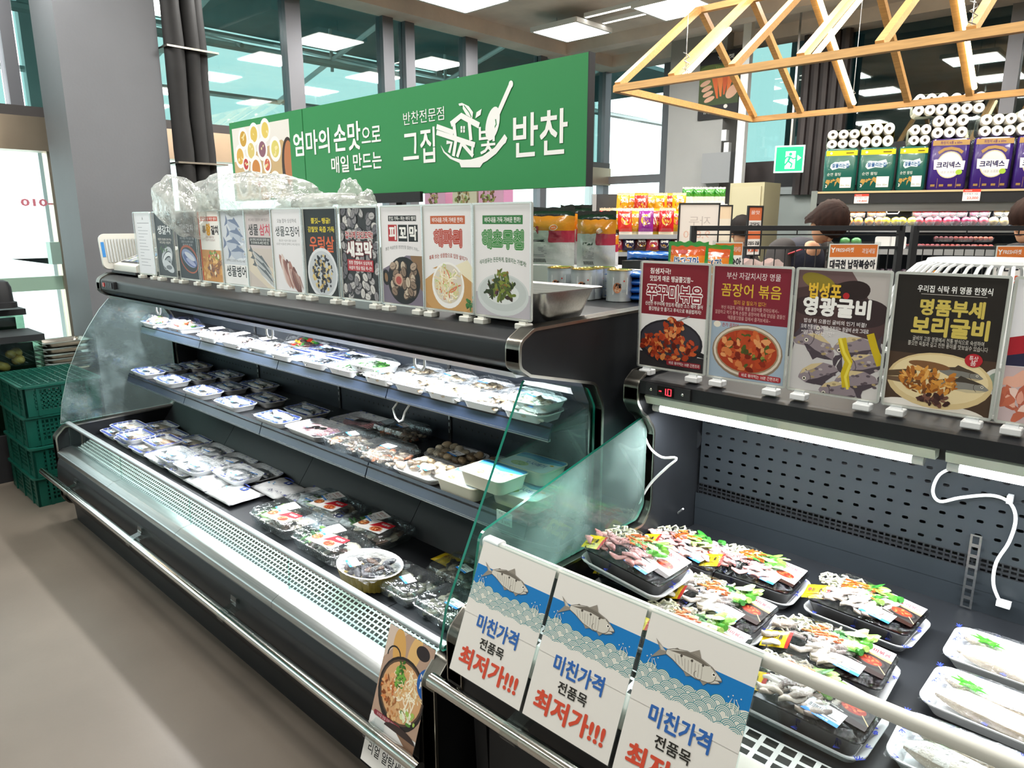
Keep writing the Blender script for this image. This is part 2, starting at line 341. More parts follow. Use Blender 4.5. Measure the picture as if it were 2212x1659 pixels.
# canopy
cp=fil([(1.9,1.3,0),(1.9,1.325,0),(1.36,1.325,.03),(1.313,1.302,.02),(1.313,1.246,.015),(1.345,1.222,.01),(1.40,1.216,0),(1.42,1.235,0),(1.75,1.235,0),(1.78,1.30,0)])
L(MB().prismx(cp,LX0+.05,LX1-.05).build('canopy',M['black'],smooth=35))
b=MB(); b.prismx([(1.338,1.216),(1.352,1.199),(1.40,1.199),(1.40,1.216)],LX0+.05,LX1-.05); L(b.build('blind_rail',M['steel']))
EP=[(1.0,.10,.05),(1.0,.485,.045),(1.05,.535,.03),(1.62,.545,.03),(1.672,.60,.05),(1.672,1.07,.04),(1.632,1.142,.03),(1.352,1.208,.02),(1.309,1.235,.03),(1.309,1.305,.035),(1.365,1.335,.05),(1.93,1.342,0)]
epo=fil(EP+[(1.93,.08,0)])
for x0,x1,nm in ((LX0,LX0+.05,'left'),(LX1-.05,LX1,'right')):
    e=L(MB().prismx(epo,x0+.003,x1-.003).build('end_panel',M['black'],norm=True))
    path=epo[:-1] if True else epo
    t=MB().band([p for p in epo if not (p[0]>1.9 and p[1]<.2)],x0,x1,-.008); L(t.build('end_trim',M['steeld'],smooth=30))
    for k_ in (.25,.5,.75):
        pass
# back panels with slotted uprights
hol=mat('perforated_back','262c34',.4,.2,.4,noise=.12,scale=5)
for i in range(4):
    b=MB(); b.box(SEG[i]+.003,SEG[i+1]-.003,1.79,1.80,.55,1.30); L(b.build('back_panel',hol))
    dots=MB()
    n=int((SEG[i+1]-SEG[i]-.08)/.034)
    for zz in (.83,.885,.94,1.10,1.14,1.18):
        for j in range(n): dots.box(SEG[i]+.05+j*.034,SEG[i]+.057+j*.034,1.7885,1.79,zz,zz+.007)
    L(stuff(dots.build('perforations',M['blackm'])))
for x in SEG[1:4]:
    b=MB(); b.box(x-.008,x+.008,1.785,1.789,.58,1.25); L(b.build('upright_strip',M['blackm']))
    b=MB()
    for j in range(16): b.box(x-.003,x+.003,1.783,1.785,.80+j*.027,.815+j*.027)
    L(stuff(b.build('upright_slots',M['steel'])))
# shelves with price lips
for nm,y0,zt,zl in (('upper',1.486,1.032,.994),('lower',1.384,.765,.727)):
    s=L(MB().box(LX0+.05,LX1-.055,y0+.012,1.785,zt-.018,zt).build('shelf',M['black']))
    for i in range(4):
        b=MB(); b.prismx([(y0,zl),(y0+.006,zl-.002),(y0+.024,zt+.006),(y0+.018,zt+.010)],SEG[i]+.003,SEG[i+1]-.003); kid(b.build('price_lip',M['lip']),s)
        b=MB(); b.box(SEG[i]+.003,SEG[i+1]-.003,y0+.001,y0+.012,zl-.004,zl+.004); kid(b.build('lip_edge',M['steel']),s)
    b=MB()
    for x in SEG: b.prismx([(y0+.03,zt-.02),(1.785,zt-.02),(1.785,zt-.07),(y0+.15,zt-.035)],max(x-.012,LX0+.051),min(x+.012,LX1-.056)) if True else 0
    kid(b.build('shelf_bracket',M['black']),s)
# deck, incline
DZ=.455
for i in range(8):
    a=LX0+.05+i*(LX1-LX0-.1)/8; w=(LX1-LX0-.1)/8
    L(MB().box(a+.0015,a+w-.0015,1.174,1.55,DZ-.012,DZ).build('deck_plate',M['black']))
for i in range(4):
    b=MB(); b.prismx([(1.553,DZ),(1.70,.655),(1.70,.73),(1.72,.73),(1.72,.60),(1.56,DZ-.012)],SEG[i]+.0015,SEG[i+1]-.0015); L(b.build('riser_plate',M['black']))
# air grille
b=MB(); x0=LX0+.06; n=int((LX1-LX0-.12)/.0205)
y0g,z0g,y1g,z1g=1.085,.405,1.172,.444; ln=math.hypot(y1g-y0g,z1g-z0g)
gf=lambda a,bb:(x0+a,y0g+(y1g-y0g)*bb/ln,z0g+(z1g-z0g)*bb/ln)
b.holes(n,6,.0205,ln/6,.0145,ln/6*.66,gf); L(stuff(b.build('air_grille',M['white'],norm=False)))
b=MB(); b.prismx([(1.085,.36),(1.172,.40),(1.172,.39),(1.085,.35)],LX0+.06,LX1-.06); L(b.build('grille_tray',M['darkgrey']))
# front glass, rail, ledge, base
for i in range(4):
    L(MB().prismx([(1.063,.415),(1.069,.415),(1.075,.545),(1.069,.545)],SEG[i]+.001,SEG[i+1]-.001).build('front_glass',M['glass']))
    b=MB(); b.prismx(fil([(1.0,.375,.004),(1.0,.402,.012),(1.028,.418,.02),(1.062,.422,0),(1.075,.422,0),(1.075,.40,0),(1.01,.395,0),(1.008,.375,0)],4),SEG[i]+.0008,SEG[i+1]-.0008); L(b.build('ledge_plate',M['steel'],smooth=30))
b=MB(); b.prismx(fil([(1.060,.540,.004),(1.060,.556,.006),(1.084,.556,.006),(1.084,.540,.004)],3),LX0+.04,LX1-.03); L(b.build('glass_rail',M['alu'],smooth=40))
b=MB(); b.prismx(fil([(1.02,.376,0),(1.006,.372,.01),(.992,.34,.04),(.985,.26,.05),(1.0,.17,.05),(1.045,.09,.03),(1.05,.0,0),(1.08,0,0),(1.08,.376,0)]),LX0+.05,LX1-.05); L(b.build('base_panel',M['black'],smooth=40))
b=MB(); b.box(LX0+.05,LX1-.05,1.06,1.9,.02,.34); L(b.build('base_body',M['blackm']))
L(MB().box(LX0+.05,LX1-.05,1.90,1.93,.05,1.325).build('rear_panel',M['black']))
# bumper
b=MB(); b.tube([(LX0-.06,.945,.284),(LX1+.0,.945,.284)],.0175,14); bm_=L(b.build('bumper_bar',M['chrome'],smooth=40))
def bumper_clip(par,x,y,z,yb):
    b=MB(); b.cyl((x-.022,y,z),(x+.022,y,z),.0225,n=14); b.prismx([(y,z+.005),(yb,z+.012),(yb,z+.055),(yb-.012,z+.06),(yb-.016,z+.03),(y,z+.0225)],x-.02,x+.02)
    return kid(b.build('bumper_clip',M['acryl'],smooth=30),par)
for u,v in ((143,1062),(292,1167),(487,1327),(800,1586)):
    bumper_clip(lc,onZ(u,v,.29).x,.945,.284,.99)
# lights
for i in range(2):
    a=LX0+.12+i*1.49; b=MB(); b.tube([(a,1.46,1.196),(a+1.44,1.46,1.196)],.014,10); L(b.build('light_tube',M['tube'],smooth=40))
b=MB(); b.box(LX0+.06,LX1-.06,1.43,1.49,1.205,1.235); L(b.build('light_housing',M['white']))
# end glass
M['glassedge']=[M['glass'],M['edge']]
def pane(par,poly,x,t=.006,mats=None,name='end_glass',rim=1):
    b=MB(); b.mi=0; b.add([(x,y,z) for y,z in poly],[tuple(range(len(poly)))]); b.add([(x+t,y,z) for y,z in poly],[tuple(range(len(poly)))])
    b.mi=1
    if rim:
        n=len(poly)
        for i in range(n):
            j=(i+1)%n; b.add([(x,*poly[i]),(x,*poly[j]),(x+t,*poly[j]),(x+t,*poly[i])],[(0,1,2,3)])
    return kid(b.build(name,mats or [M['glass'],M['edge']]),par)
gl=fil([(1.352,1.195,0),(1.30,1.14,0),(1.235,1.05,0),(1.17,.945,0),(1.11,.82,0),(1.06,.66,0),(1.04,.545,0),(1.62,.552,.03),(1.665,.60,.05),(1.665,1.07,.04),(1.63,1.13,.03)])
pane(lc,gl,LX0+.02,mats=[glassmat('hazy_end_glass','e2f0ee',.07,haze=.22,hazecol='c8d6d8',bump=.4,bscale=7),mat('pale_glass_edge','b9cfc9',.15)])
gr=fil([(1.352,1.197,.01),(1.068,.66,0),(1.042,.548,.01),(1.62,.552,.03),(1.665,.60,.05),(1.665,1.07,.04),(1.63,1.13,.03)])
pane(lc,gr,LX1-.03,t=.008)
# blind handles: white D rings
for u,v in ((338,652),(578,693),(903,765)):
    P=onY(u,v,1.37)
    b=MB(); w=.024; b.tube([(-w,0,.02),(-w,0,-.012),(-w*.5,0,-.026),(w*.5,0,-.026),(w,0,-.012),(w,0,.02),(-w,0,.02)],.0045,6); o=L(b.build('blind_handle',M['white'],smooth=50)); o.location=(P.x,1.375,1.185)
b=MB(); P=onY(836,872,1.45)
b.tube([(-.03,.05,.05),(-.033,0,.0),(-.02,0,-.03),(0,0,-.04),(.02,0,-.03),(.033,0,0),(.03,.05,.05)],.004,6); o=L(b.build('cable_loop',M['white'],smooth=50)); o.location=(P.x,1.50,.955)
# switch block on the canopy's left end
b=MB(); b.box(-4.2,-4.03,1.300,1.316,1.262,1.3); sw=L(b.build('switch_block',M['blackm']))
b=MB(); b.box(-4.185,-4.16,1.296,1.302,1.27,1.29); kid(b.build('red_switch',mat('red_switch','c22a25',.3)),sw)
for i in range(4): b=MB(); b.box(-4.135+i*.024,-4.12+i*.024,1.294,1.302,1.266,1.294); kid(b.build('key',M['darkgrey']),sw)
# ================================================================ right refrigerated case
RX0,RX1=-1.15,1.1
rc=thing('refrigerated_case','black refrigerated case with perforated back wall and clear front, nearest the camera','refrigerated case',(0,0,0))
def Rr(o): return kid(o,rc)
Rr(MB().prismx([(2.35,1.135),(2.35,1.162),(1.745,1.162),(1.71,1.158),(1.71,1.121),(1.735,1.121),(1.74,1.135)],RX0+.05,RX1).build('canopy',M['black']))
b=MB(); b.prismx([(1.732,1.121),(1.722,1.112),(1.735,1.088),(1.765,1.088),(1.765,1.121)],RX0+.06,-.345); b.prismx([(1.732,1.121),(1.722,1.112),(1.735,1.088),(1.765,1.088),(1.765,1.121)],-.325,RX1); Rr(b.build('light_housing',M['lthousing']))
for a,e in ((-1.07,-.40),(-.305,.5)):
    b=MB(); b.tube([(a,1.785,1.066),(e,1.785,1.066)],.0115,10); tb=Rr(b.build('light_tube',M['tube'],smooth=40))
    for x in (a-.012,e+.012): b=MB(); b.cyl((x-.012,1.785,1.066),(x+.012,1.785,1.066),.0125,n=10); kid(b.build('tube_cap',M['white'],smooth=40),tb)
b=MB(); b.box(RX0+.06,RX1,1.77,1.81,1.08,1.13); Rr(b.build('lamp_channel',M['blackm']))
b=MB(); b.box(-.775,-.70,1.715,1.775,1.075,1.115); Rr(b.build('tube_clip',M['acryl']))
EPR=[(1.0,.46,.045),(1.0,.66,.05),(1.06,.705,.03),(1.76,.70,.03),(1.80,.74,.05),(1.80,.99,.04),(1.76,1.035,.02),(1.73,1.055,.02),(1.703,1.09,.03),(1.703,1.15,.03),(1.745,1.178,.03),(2.35,1.178,0)]
epr=fil(EPR+[(2.35,.05,0),(1.1,.05,0),(1.08,.43,.02)])
Rr(MB().prismx(epr,RX0+.003,RX0+.047).build('end_panel',M['black']))
Rr(MB().band(fil(EPR)[:],RX0,RX0+.05,-.008).build('end_trim',M['steeld'],smooth=30))
gR=fil([(1.765,1.03,0),(1.09,.885,.03),(1.055,.70,0),(1.76,.708,.03),(1.795,.745,.04),(1.795,.99,.03)])
pane(rc,gR,RX0+.02,t=.008,mats=[M['glassfog'],M['edge']])
# perforated back wall
b=MB(); nx,nz=int((RX1-RX0-.1)/.043),10; Yb=2.08
b.holes(nx,nz,.043,.0385,.0155,.008,lambda a,z:(RX0+.06+a,Yb,.75+z),oct=True); b.box(RX0+.05,RX1,Yb-.001,Yb,.66,.712) ; b.box(RX0+.05,RX1,Yb,Yb+.002,.59,.664)
Rr(stuff(b.build('perforated_back',mat('perforated_slate','23282c',.4,.0,.35,noise=.1,scale=5),norm=False)))
b=MB(); n=int((RX1-RX0-.1)/.0165)
for i in range(n):
    if i%9==8: continue
    for z in (.715,.728,.739):
        pass
b.holes(n,3,.0165,.0125,.012,.0075,lambda a,z:(RX0+.06+a,Yb,.712+z)); Rr(stuff(b.build('vent_slots',M['black'],norm=False)))
b=MB(); b.box(RX0+.05,RX1,Yb+.03,Yb+.04,.55,1.14); Rr(b.build('rear_panel',M['blackm']))
Rr(MB().box(RX0+.05,RX1,2.31,2.35,.05,1.14).build('back_cover',M['black']))
Rr(MB().box(RX0+.06,RX1,Yb-.15,Yb+.02,1.125,1.136).build('canopy_lining',M['slate']))
Rr(MB().box(RX0+.055,RX1,1.252,Yb+.01,.585,.6).build('deck',M['black']))
b=MB(); b.holes(int((RX1-RX0-.1)/.036),3,.036,.026,.026,.018,lambda a,z:(RX0+.06+a,1.172+z,.592+z*.1)); Rr(stuff(b.build('air_grille',M['white'],norm=False)))
Rr(MB().box(RX0+.055,RX1,1.09,1.252,.54,.55).build('grille_tray',M['blackm']))
Rr(MB().prismx([(1.09,.57),(1.172,.592),(1.172,.58),(1.09,.56)],RX0+.055,RX1).build('front_lip',M['steel']))
# clear front with white rail
Rr(MB().box(RX0+.05,RX1,1.082,1.088,.58,.868).build('front_glass',M['acryl']))
b=MB(); b.prismx(fil([(1.075,.862,.004),(1.075,.885,.008),(1.097,.885,.008),(1.097,.862,.004)],3),RX0+.055,RX1); Rr(b.build('glass_rail',M['offwhite'],smooth=40))
b=MB(); b.prismx(fil([(1.071,.858,.004),(1.071,.889,.008),(1.101,.889,.008),(1.101,.858,.004)],3),RX0+.053,RX0+.10); Rr(b.build('rail_cap',M['white'],smooth=40))
Rr(MB().prismx(fil([(1.02,.635,.01),(1.02,.68,.015),(1.075,.69,.01),(1.075,.635,0)]),RX0+.05,RX1).build('ticket_rail',M['offwhite'],smooth=40))
Rr(MB().prismx(fil([(1.03,.64,0),(1.01,.63,.02),(1.005,.52,.04),(1.02,.45,.04),(1.09,.42,0),(1.09,.64,0)]),RX0+.05,RX1).build('base_panel',M['black'],smooth=40))
Rr(MB().box(RX0+.05,RX1,1.09,2.31,.03,.58).build('base_body',M['blackm']))
b=MB(); b.tube([(RX0-.005,.955,.55),(RX1,.955,.55)],.0175,14); Rr(b.build('bumper_bar',M['chrome'],smooth=40))
for u,v in ((1108,1582),): bumper_clip(rc,onZ(u,v,.555).x,.955,.55,1.0)
bumper_clip(rc,.1,.955,.55,1.0)
# temperature display
b=MB(); b.box(-1.075,-.935,1.704,1.71,1.124,1.156); td=Rr(b.build('display_plate',M['blackm']))
kid(MB().box(-1.035,-.985,1.700,1.705,1.127,1.153).build('display_window',mat('display_glass','14100f',.1)),td)
for x in (-1.058,-.958): b=MB(); b.ell((x,1.7035,1.139),(.005,.003,.005)); kid(b.build('screw',M['chrome'],smooth=60),td)
# cables, slotted bar and stub on the back wall
def cable(par,pts,Y,r=.0042,name='cable'):
    P=[onY(u,v,y) for u,v,y in [(p[0],p[1],p[2] if len(p)>2 else Y) for p in pts]]
    Q=[]
    for i in range(len(P)-1):
        a,b_,c,d=P[max(i-1,0)],P[i],P[i+1],P[min(i+2,len(P)-1)]
        for k in range(5):
            t=k/5; Q.append(.5*((2*b_)+(c-a)*t+(2*a-5*b_+4*c-d)*t*t+(3*b_-a-3*c+d)*t**3))
    Q.append(P[-1]); b=MB(); b.tube(Q,r,7); return kid(b.build(name,M['white'],smooth=50),par)
cable(rc,[(1412,884),(1395,895),(1392,935),(1405,968),(1430,988),(1461,990),(1440,1010),(1405,1045),(1382,1085),(1380,1110),(1388,1125)],1.80)
cb=cable(rc,[(2066,1008),(2030,1025),(2015,1060),(2030,1083),(2075,1075),(2140,1070),(2180,1085),(2194,1120),(2180,1170),(2152,1215),(2146,1262),(2160,1300)],2.06)
P=onY(2168,1304,2.055); kid(MB().cbox(P,(.03,.02,.014)).build('plug',M['white']),cb)
P=onY(2182,1078,2.055); kid(MB().cbox(P,(.012,.02,.02)).build('cable_clip',M['white']),cb)
b=MB(); P0=onY(2108,1155,2.07); P1=onY(2086,1312,2.07); hh=P0.z-P1.z
b.holes(1,7,.026,hh/7,.015,hh/7*.7,lambda a,z:(P1.x-.013+a,2.068,P1.z+z)); Rr(b.build('slotted_bar',M['steel'],norm=False))
P=onY(1463,1108,1.95); b=MB(); b.tube([P+Vector((-.02,.03,-.02)),P+Vector((.02,0,.02))],.003,6); Rr(b.build('cable_end',M['white']))
P=onY(1487,940,2.07); b=MB(); b.cyl((P.x,2.079,P.z-.01),(P.x,2.074,P.z-.01),.045,n=24); Rr(b.build('fan_cover',M['black']))
P=onY(1715,950,2.07)
b=MB(); b.holes(6,1,.012,.022,.008,.016,lambda a,z:(P.x-.036+a,2.074,P.z-.01+z)); Rr(b.build('small_vent',M['blackm'],norm=False))
# ================================================================ flat print: posters, labels, lettering
_G={}
def glyphs(txt):
    if txt not in _G:
        c=bpy.data.curves.new('t','FONT'); c.body=txt; c.size=1; c.resolution_u=2
        o=bpy.data.objects.new('t',c); m=o.to_mesh()
        _G[txt]=([(v.co.x,v.co.y) for v in m.vertices],[list(p.vertices) for p in m.polygons]); o.to_mesh_clear()
        bpy.data.objects.remove(o); bpy.data.curves.remove(c)
    return _G[txt]
def clipped(P,w,h):
    for ax_,lim,sg in ((0,0,1),(0,w,-1),(1,0,1),(1,h,-1)):
        Q=[]
        for i,p in enumerate(P):
            a=P[i-1]; ia,ip=(a[ax_]-lim)*sg>=0,(p[ax_]-lim)*sg>=0
            if ia!=ip: t=(lim-a[ax_])/(p[ax_]-a[ax_]); Q.append((a[0]+(p[0]-a[0])*t,a[1]+(p[1]-a[1])*t))
            if ip: Q.append((p[0],p[1]))
        P=Q
        if len(P)<3: return []
    return P
class Art:
    """flat coloured shapes in layers; every shape sits a hair above the one before"""
    def __init__(s,w,h,bg=None,seed=1): s.w,s.h=w,h; s.V=[];s.F=[];s.C=[];s.l=0; s.r=random.Random(seed); (bg and s.rect(0,0,w,h,bg))
    def poly(s,P,col,hold=False):
        if not hold: s.l+=1
        if s.w>=20 and any(p[0]<0 or p[0]>s.w or p[1]<0 or p[1]>s.h for p in P):
            P=clipped(P,s.w,s.h)
            if not P: return s
        b=len(s.V); s.V+=[(p[0],p[1],s.l) for p in P]; s.F.append(list(range(b,b+len(P)))); s.C.append(lin(col)); return s
    def rect(s,x0,y0,x1,y1,col,r=0):
        return s.poly(rrect(x1-x0,y1-y0,r,3,(x0+x1)/2,(y0+y1)/2) if r else [(x0,y0),(x1,y0),(x1,y1),(x0,y1)],col)
    def ell(s,cx,cy,rx,ry,col,n=28,rot=0,hold=False):
        c,q=math.cos(rot),math.sin(rot)
        return s.poly([(cx+rx*math.cos(a)*c-ry*math.sin(a)*q,cy+rx*math.cos(a)*q+ry*math.sin(a)*c) for a in [2*PI*i/n for i in range(n)]],col,hold)
    def line(s,P,w,col,taper=False):
        n=len(P); A=[];B=[]
        for i,p in enumerate(P):
            a=P[max(i-1,0)];b=P[min(i+1,n-1)]; dx,dy=b[0]-a[0],b[1]-a[1]; L_=math.hypot(dx,dy) or 1; ww=w/2*(1-.8*i/(n-1) if taper else 1)
            A.append((p[0]-dy/L_*ww,p[1]+dx/L_*ww)); B.append((p[0]+dy/L_*ww,p[1]-dx/L_*ww))
        if s.w>=20 and any(p[0]<0 or p[0]>s.w or p[1]<0 or p[1]>s.h for p in A+B):
            s.l+=1
            for i in range(n-1): s.poly([A[i],A[i+1],B[i+1],B[i]],col,True)
            return s
        s.l+=1; b=len(s.V); s.V+=[(x,y,s.l) for x,y in A+B]
        for i in range(n-1): s.F.append([b+i,b+i+1,b+n+i+1,b+n+i]); s.C.append(lin(col))
        return s
    def arc(s,cx,cy,r,a0,a1,w,col,n=8,ry=None): return s.line([(cx+r*math.cos(a0+(a1-a0)*i/n),cy+(ry or r)*math.sin(a0+(a1-a0)*i/n)) for i in range(n+1)],w,col)
    def text(s,t,cx,cy,h,col,w=None,al='c',bold=.0,rot=0,ol=None,shear=0,olc=None,arch=0):
        vs,fs=glyphs(t); X=[v[0] for v in vs]; x0,x1=min(X),max(X); k=h/.90; kx=k if not w else w/(x1-x0); mid=(x0+x1)/2 if al=='c' else (x0 if al=='l' else x1)
        c,q=math.cos(rot),math.sin(rot)
        def put(rad,col):
            s.l+=1; D_=[(0,0)]
            if rad>.008:
                n=4 if rad<.03 else 8; D_=[(rad*math.cos(2*PI*i/n+.785),rad*math.sin(2*PI*i/n+.785)) for i in range(n)]
                if rad>.06: D_+=[(rad*.5*math.cos(2*PI*i/6),rad*.5*math.sin(2*PI*i/6)) for i in range(6)]
            for dx,dy in D_:
                b=len(s.V); s.l+=.5
                for x,y in vs:
                    a=(x+dx-mid)*kx; e=(y+dy-.37)*k; a+=shear*e; e+=arch*(1-(2*(x-mid)/(x1-x0))**2); s.V.append((cx+a*c-e*q,cy+a*q+e*c,s.l))
                for f in fs: s.F.append([b+i for i in f]); s.C.append(lin(col))
        if ol: put(bold+ol,olc)
        put(bold*.8,col); return s
    def blob(s,cx,cy,r,col,n=7,j=.35,ratio=1,rot=None,hold=False):
        rot=s.r.uniform(0,PI) if rot is None else rot; c,q=math.cos(rot),math.sin(rot); P=[]
        for i in range(n):
            a=2*PI*i/n; rr=r*(1-j*s.r.random()); x,y=rr*math.cos(a),rr*ratio*math.sin(a); P.append((cx+x*c-y*q,cy+x*q+y*c))
        return s.poly(P,col,hold)
    def pile(s,cx,cy,rx,ry,n,r,cols,ratio=.6,j=.35,step=4):
        for i in range(n):
            a=s.r.uniform(0,2*PI); d=math.sqrt(s.r.random()); 
            s.blob(cx+rx*d*math.cos(a),cy+ry*d*math.sin(a),r*s.r.uniform(.6,1.2),s.r.choice(cols),ratio=ratio*s.r.uniform(.7,1.3),j=j)
        return s
    def noodles(s,cx,cy,rx,ry,n,w,cols):
        for i in range(n):
            a=s.r.uniform(0,2*PI); d=math.sqrt(s.r.random())*.8; x,y=cx+rx*d*math.cos(a),cy+ry*d*math.sin(a); t=s.r.uniform(0,2*PI); k=s.r.uniform(-1,1); P=[]
            for q in range(6):
                P.append((x,y)); x+=math.cos(t)*rx*.16; y+=math.sin(t)*ry*.16; t+=k*.5
                if ((x-cx)/rx)**2+((y-cy)/ry)**2>1: t+=1.6
            s.line(P,w,s.r.choice(cols))
        return s
    def fishes(s,x,y,L,hh,col,back,belly,rot=0,eye=True,open_=False):
        """side view of a fish, head to the right when rot is 0"""
        c,q=math.cos(rot),math.sin(rot); T=lambda P:[(x+a*L*c-b*hh*q,y+a*L*q+b*hh*c) for a,b in P]
        up=[(-.36,.12),(-.2,.3),(0,.46),(.2,.45),(.38,.28),(.5,.0)]; dn=[(.47,-.1),(.36,-.3),(.15,-.42),(-.1,-.36),(-.3,-.14)]
        s.poly(T([(-.34,.1),(-.5,.42),(-.45,0),(-.5,-.42),(-.34,-.1)]),back)
        s.poly(T([(-.05,.4),(.0,.62),(.18,.45)]),back); s.poly(T(up+dn),col)
        s.poly(T([(-.36,.12),(-.2,.3),(0,.46),(.2,.45),(.38,.28),(.3,.2),(.1,.22),(-.1,.16)]),back)
        s.poly(T([(.44,-.12),(.36,-.3),(.15,-.42),(-.1,-.36),(.1,-.22)]),belly)
        s.line(T([(.28,.3),(.24,.1),(.25,-.1),(.3,-.26)]),hh*.03,back)
        if eye: e=T([(.38,.1)])[0]; s.ell(e[0],e[1],hh*.08,hh*.08,'f0ead8',10); s.ell(e[0],e[1],hh*.045,hh*.045,'141414',8)
        return s
    def build(s,name,par=None,plane='xz',k=1,eps=5e-6,m=None,ox=0,oy=0):
        me=bpy.data.meshes.new(name); z0=max(1,0)
        if plane=='xz': V=[((x-ox)*k,-l*eps,(y-oy)*k) for x,y,l in s.V]
        else: V=[((x-ox)*k,(y-oy)*k,l*eps) for x,y,l in s.V]
        me.from_pydata(V,[],s.F); me.materials.append(m or M['print']); at=me.color_attributes.new('Col','FLOAT_COLOR','CORNER'); buf=[]
        for p,c in zip(me.polygons,s.C): buf+=list(c)*p.loop_total
        at.data.foreach_set('color',buf)
        o=bpy.data.objects.new(name,me); COL.objects.link(o)
        if par: o.parent=par
        return o
# ---- sign holders on the cases (A4 prints in clear frames on clip feet); art canvas 100 x 141
def holder(label,P,art,group,wide=.218,tall=.306,feet=(-.075,.075),footc='offwhite'):
    t=thing('sign_holder',label,'sign',P,0,group)
    b=MB(); b.mi=0; b.M=Matrix.Translation((0,0,0)); r=rrect(wide,tall,.006,3,0,tall/2); b.prismy(r,-.0045,.0005)
    # rim ridge
    b2=MB(); ro=rrect(wide,tall,.006,3,0,tall/2); ri=rrect(wide-.009,tall-.009,.005,3,0,tall/2)
    n=len(ro); vs=[(x,-.006,z) for x,z in ro]+[(x,-.006,z) for x,z in ri]+[(x,.001,z) for x,z in ro]+[(x,-.0046,z) for x,z in ri]
    b2.add(vs,[(i,(i+1)%n,n+(i+1)%n,n+i) for i in range(n)]+[(i,(i+1)%n,2*n+(i+1)%n,2*n+i) for i in range(n)]+[(n+i,n+(i+1)%n,3*n+(i+1)%n,3*n+i) for i in range(n)])
    kid(b2.build('clear_rim',M['rim']),t)
    f=MB(); f.prismy(r,.0005,.002); kid(f.build('backing',M['offwhite']),t)
    o=art.build('printed_sheet',t,'xz',.0021*(wide-.012)/.206); s=(wide-.012)/.21; o.scale=((wide-.012)/ (art.w*.0021*(wide-.012)/.206),1,(tall-.012)/(art.h*.0021*(wide-.012)/.206)); o.location=(-(wide-.012)/2,0,.006)
    
    for x in feet:
        b=MB(); b.loft([[(q[0],q[1],z) for q in rrect(w,d,.002,2,x,-.0)] for w,d,z in ((.036,.03,-.02),(.038,.032,-.018),(.038,.032,-.007),(.035,.029,-.005))]); b.box(x-.012,x+.012,-.006,.003,-.006,.002); kid(b.build('clip_foot',M[footc]),t)
    return t
M['rim']=glassmat('clear_rim','eef2f2',.12,.08,haze=.3,hazecol='dfe4e6')
W_='f4f2ee'
def A_(bg=W_,seed=1): return Art(100,141,bg,seed)
arts=[]
# L1 printed certificate
a=A_('e6e6ea',1); a.text('A',50,129,9,'444448',bold=.02); a.line([(14,118),(86,118)],1,'3c3c44')
for i in range(13): a.line([(16,108-i*7.4),(16+a.r.uniform(20,68),108-i*7.4)],1.1,'9a9aa2')
arts.append((a,'plain white notice of small grey print, leftmost holder beside the scale','notice'))
# L2
a=A_('2a2a30',2); a.text('생갈치',50,103,19,'f2f2f2',w=70,bold=.02)
for i,t_ in enumerate(('매콤한 양념에 조려 먹는','부드러운 생갈치')): a.text(t_,50,82-i*7,5.5,'e7dcd2',w=76-i*16)
for i,(y,c) in enumerate(((44,'b9bdc2'),(36,'dfe2e6'),(28,'9ea3aa'))): a.ell(54,y,33-i*4,20-i*4,c,rot=.4); a.ell(52,y-3,27-i*4,13-i*3,'34363c',rot=.4)
a.ell(58,22,30,11,'c8ccd1',rot=-.3); a.ell(60,20,16,5,'6c7077'); a.pile(40,62,20,8,14,5,['3f5a35','2d4427'])
arts.append((a,'black poster of a coiled silver fish, half under the plastic bag','poster'))
# L3
a=A_('26262e',3); a.text('자반갈치',50,108,16,'c9cbd6',w=68,bold=.02)
for i in range(3): a.text(('바다 내음 가득한 전통 방식','감칠맛 나는 제주산 은갈치','오늘도 한끼'),) if False else a.text(('바다 내음 가득 담은 전통','감칠맛 나는 제주 은갈치','든든한 한끼')[i],50,86-i*7,5,'c6c2c8',w=72-i*12)
a.ell(52,42,46,29,'b9532c',rot=-.25); a.ell(52,41,42,25,'23232a',rot=-.25); a.ell(53,44,38,17,'98a3cf',rot=-.3); a.ell(55,40,34,11,'5e6aa6',rot=-.3); a.ell(56,48,26,6,'e3e6f6',rot=-.3); a.ell(60,36,24,5,'b3b8de',rot=-.3)
arts.append((a,'black poster of a blue-silver fish in an orange rimmed dish','poster'))
# L4
a=A_('f0ece6',4); a.rect(0,0,6,141,'c2492c'); a.rect(12,122,92,131,'c2492c'); a.text('두툼한 살 꽉찬 별미',52,126.5,6,W_,w=70,bold=.02)
a.text('특',26,104,17,'2b2020',bold=.06); a.text('왕',46,105,22,'e9a81e',bold=.08); a.text('갈치',76,104,17,'2b2020',bold=.06)
a.text('살이 두툼해 한입',52,90,4.5,'8a3a30'); a.text('소금구이 조림 찜요리',52,84,4.5,'8a3a30'); a.text('제주 갈치',52,70,4,'777')if False else None
a.rect(6,0,100,64,'c98a3e'); a.pile(52,30,50,30,60,9,['d9a04c','b9762f','e8bd72','c48436','8c5526']); a.pile(62,52,24,8,16,6,['6f9a35','c9d08a','d4482f','f1ead0']); a.pile(56,22,24,12,18,8,['f0e3c4','a26b4a','7a4a34']); a.line([(52,28),(100,46)],2.5,'9a6232'); a.line([(56,24),(100,38)],2.5,'8c5628')
arts.append((a,'cream poster of braised fish with chopsticks and a yellow word','poster'))
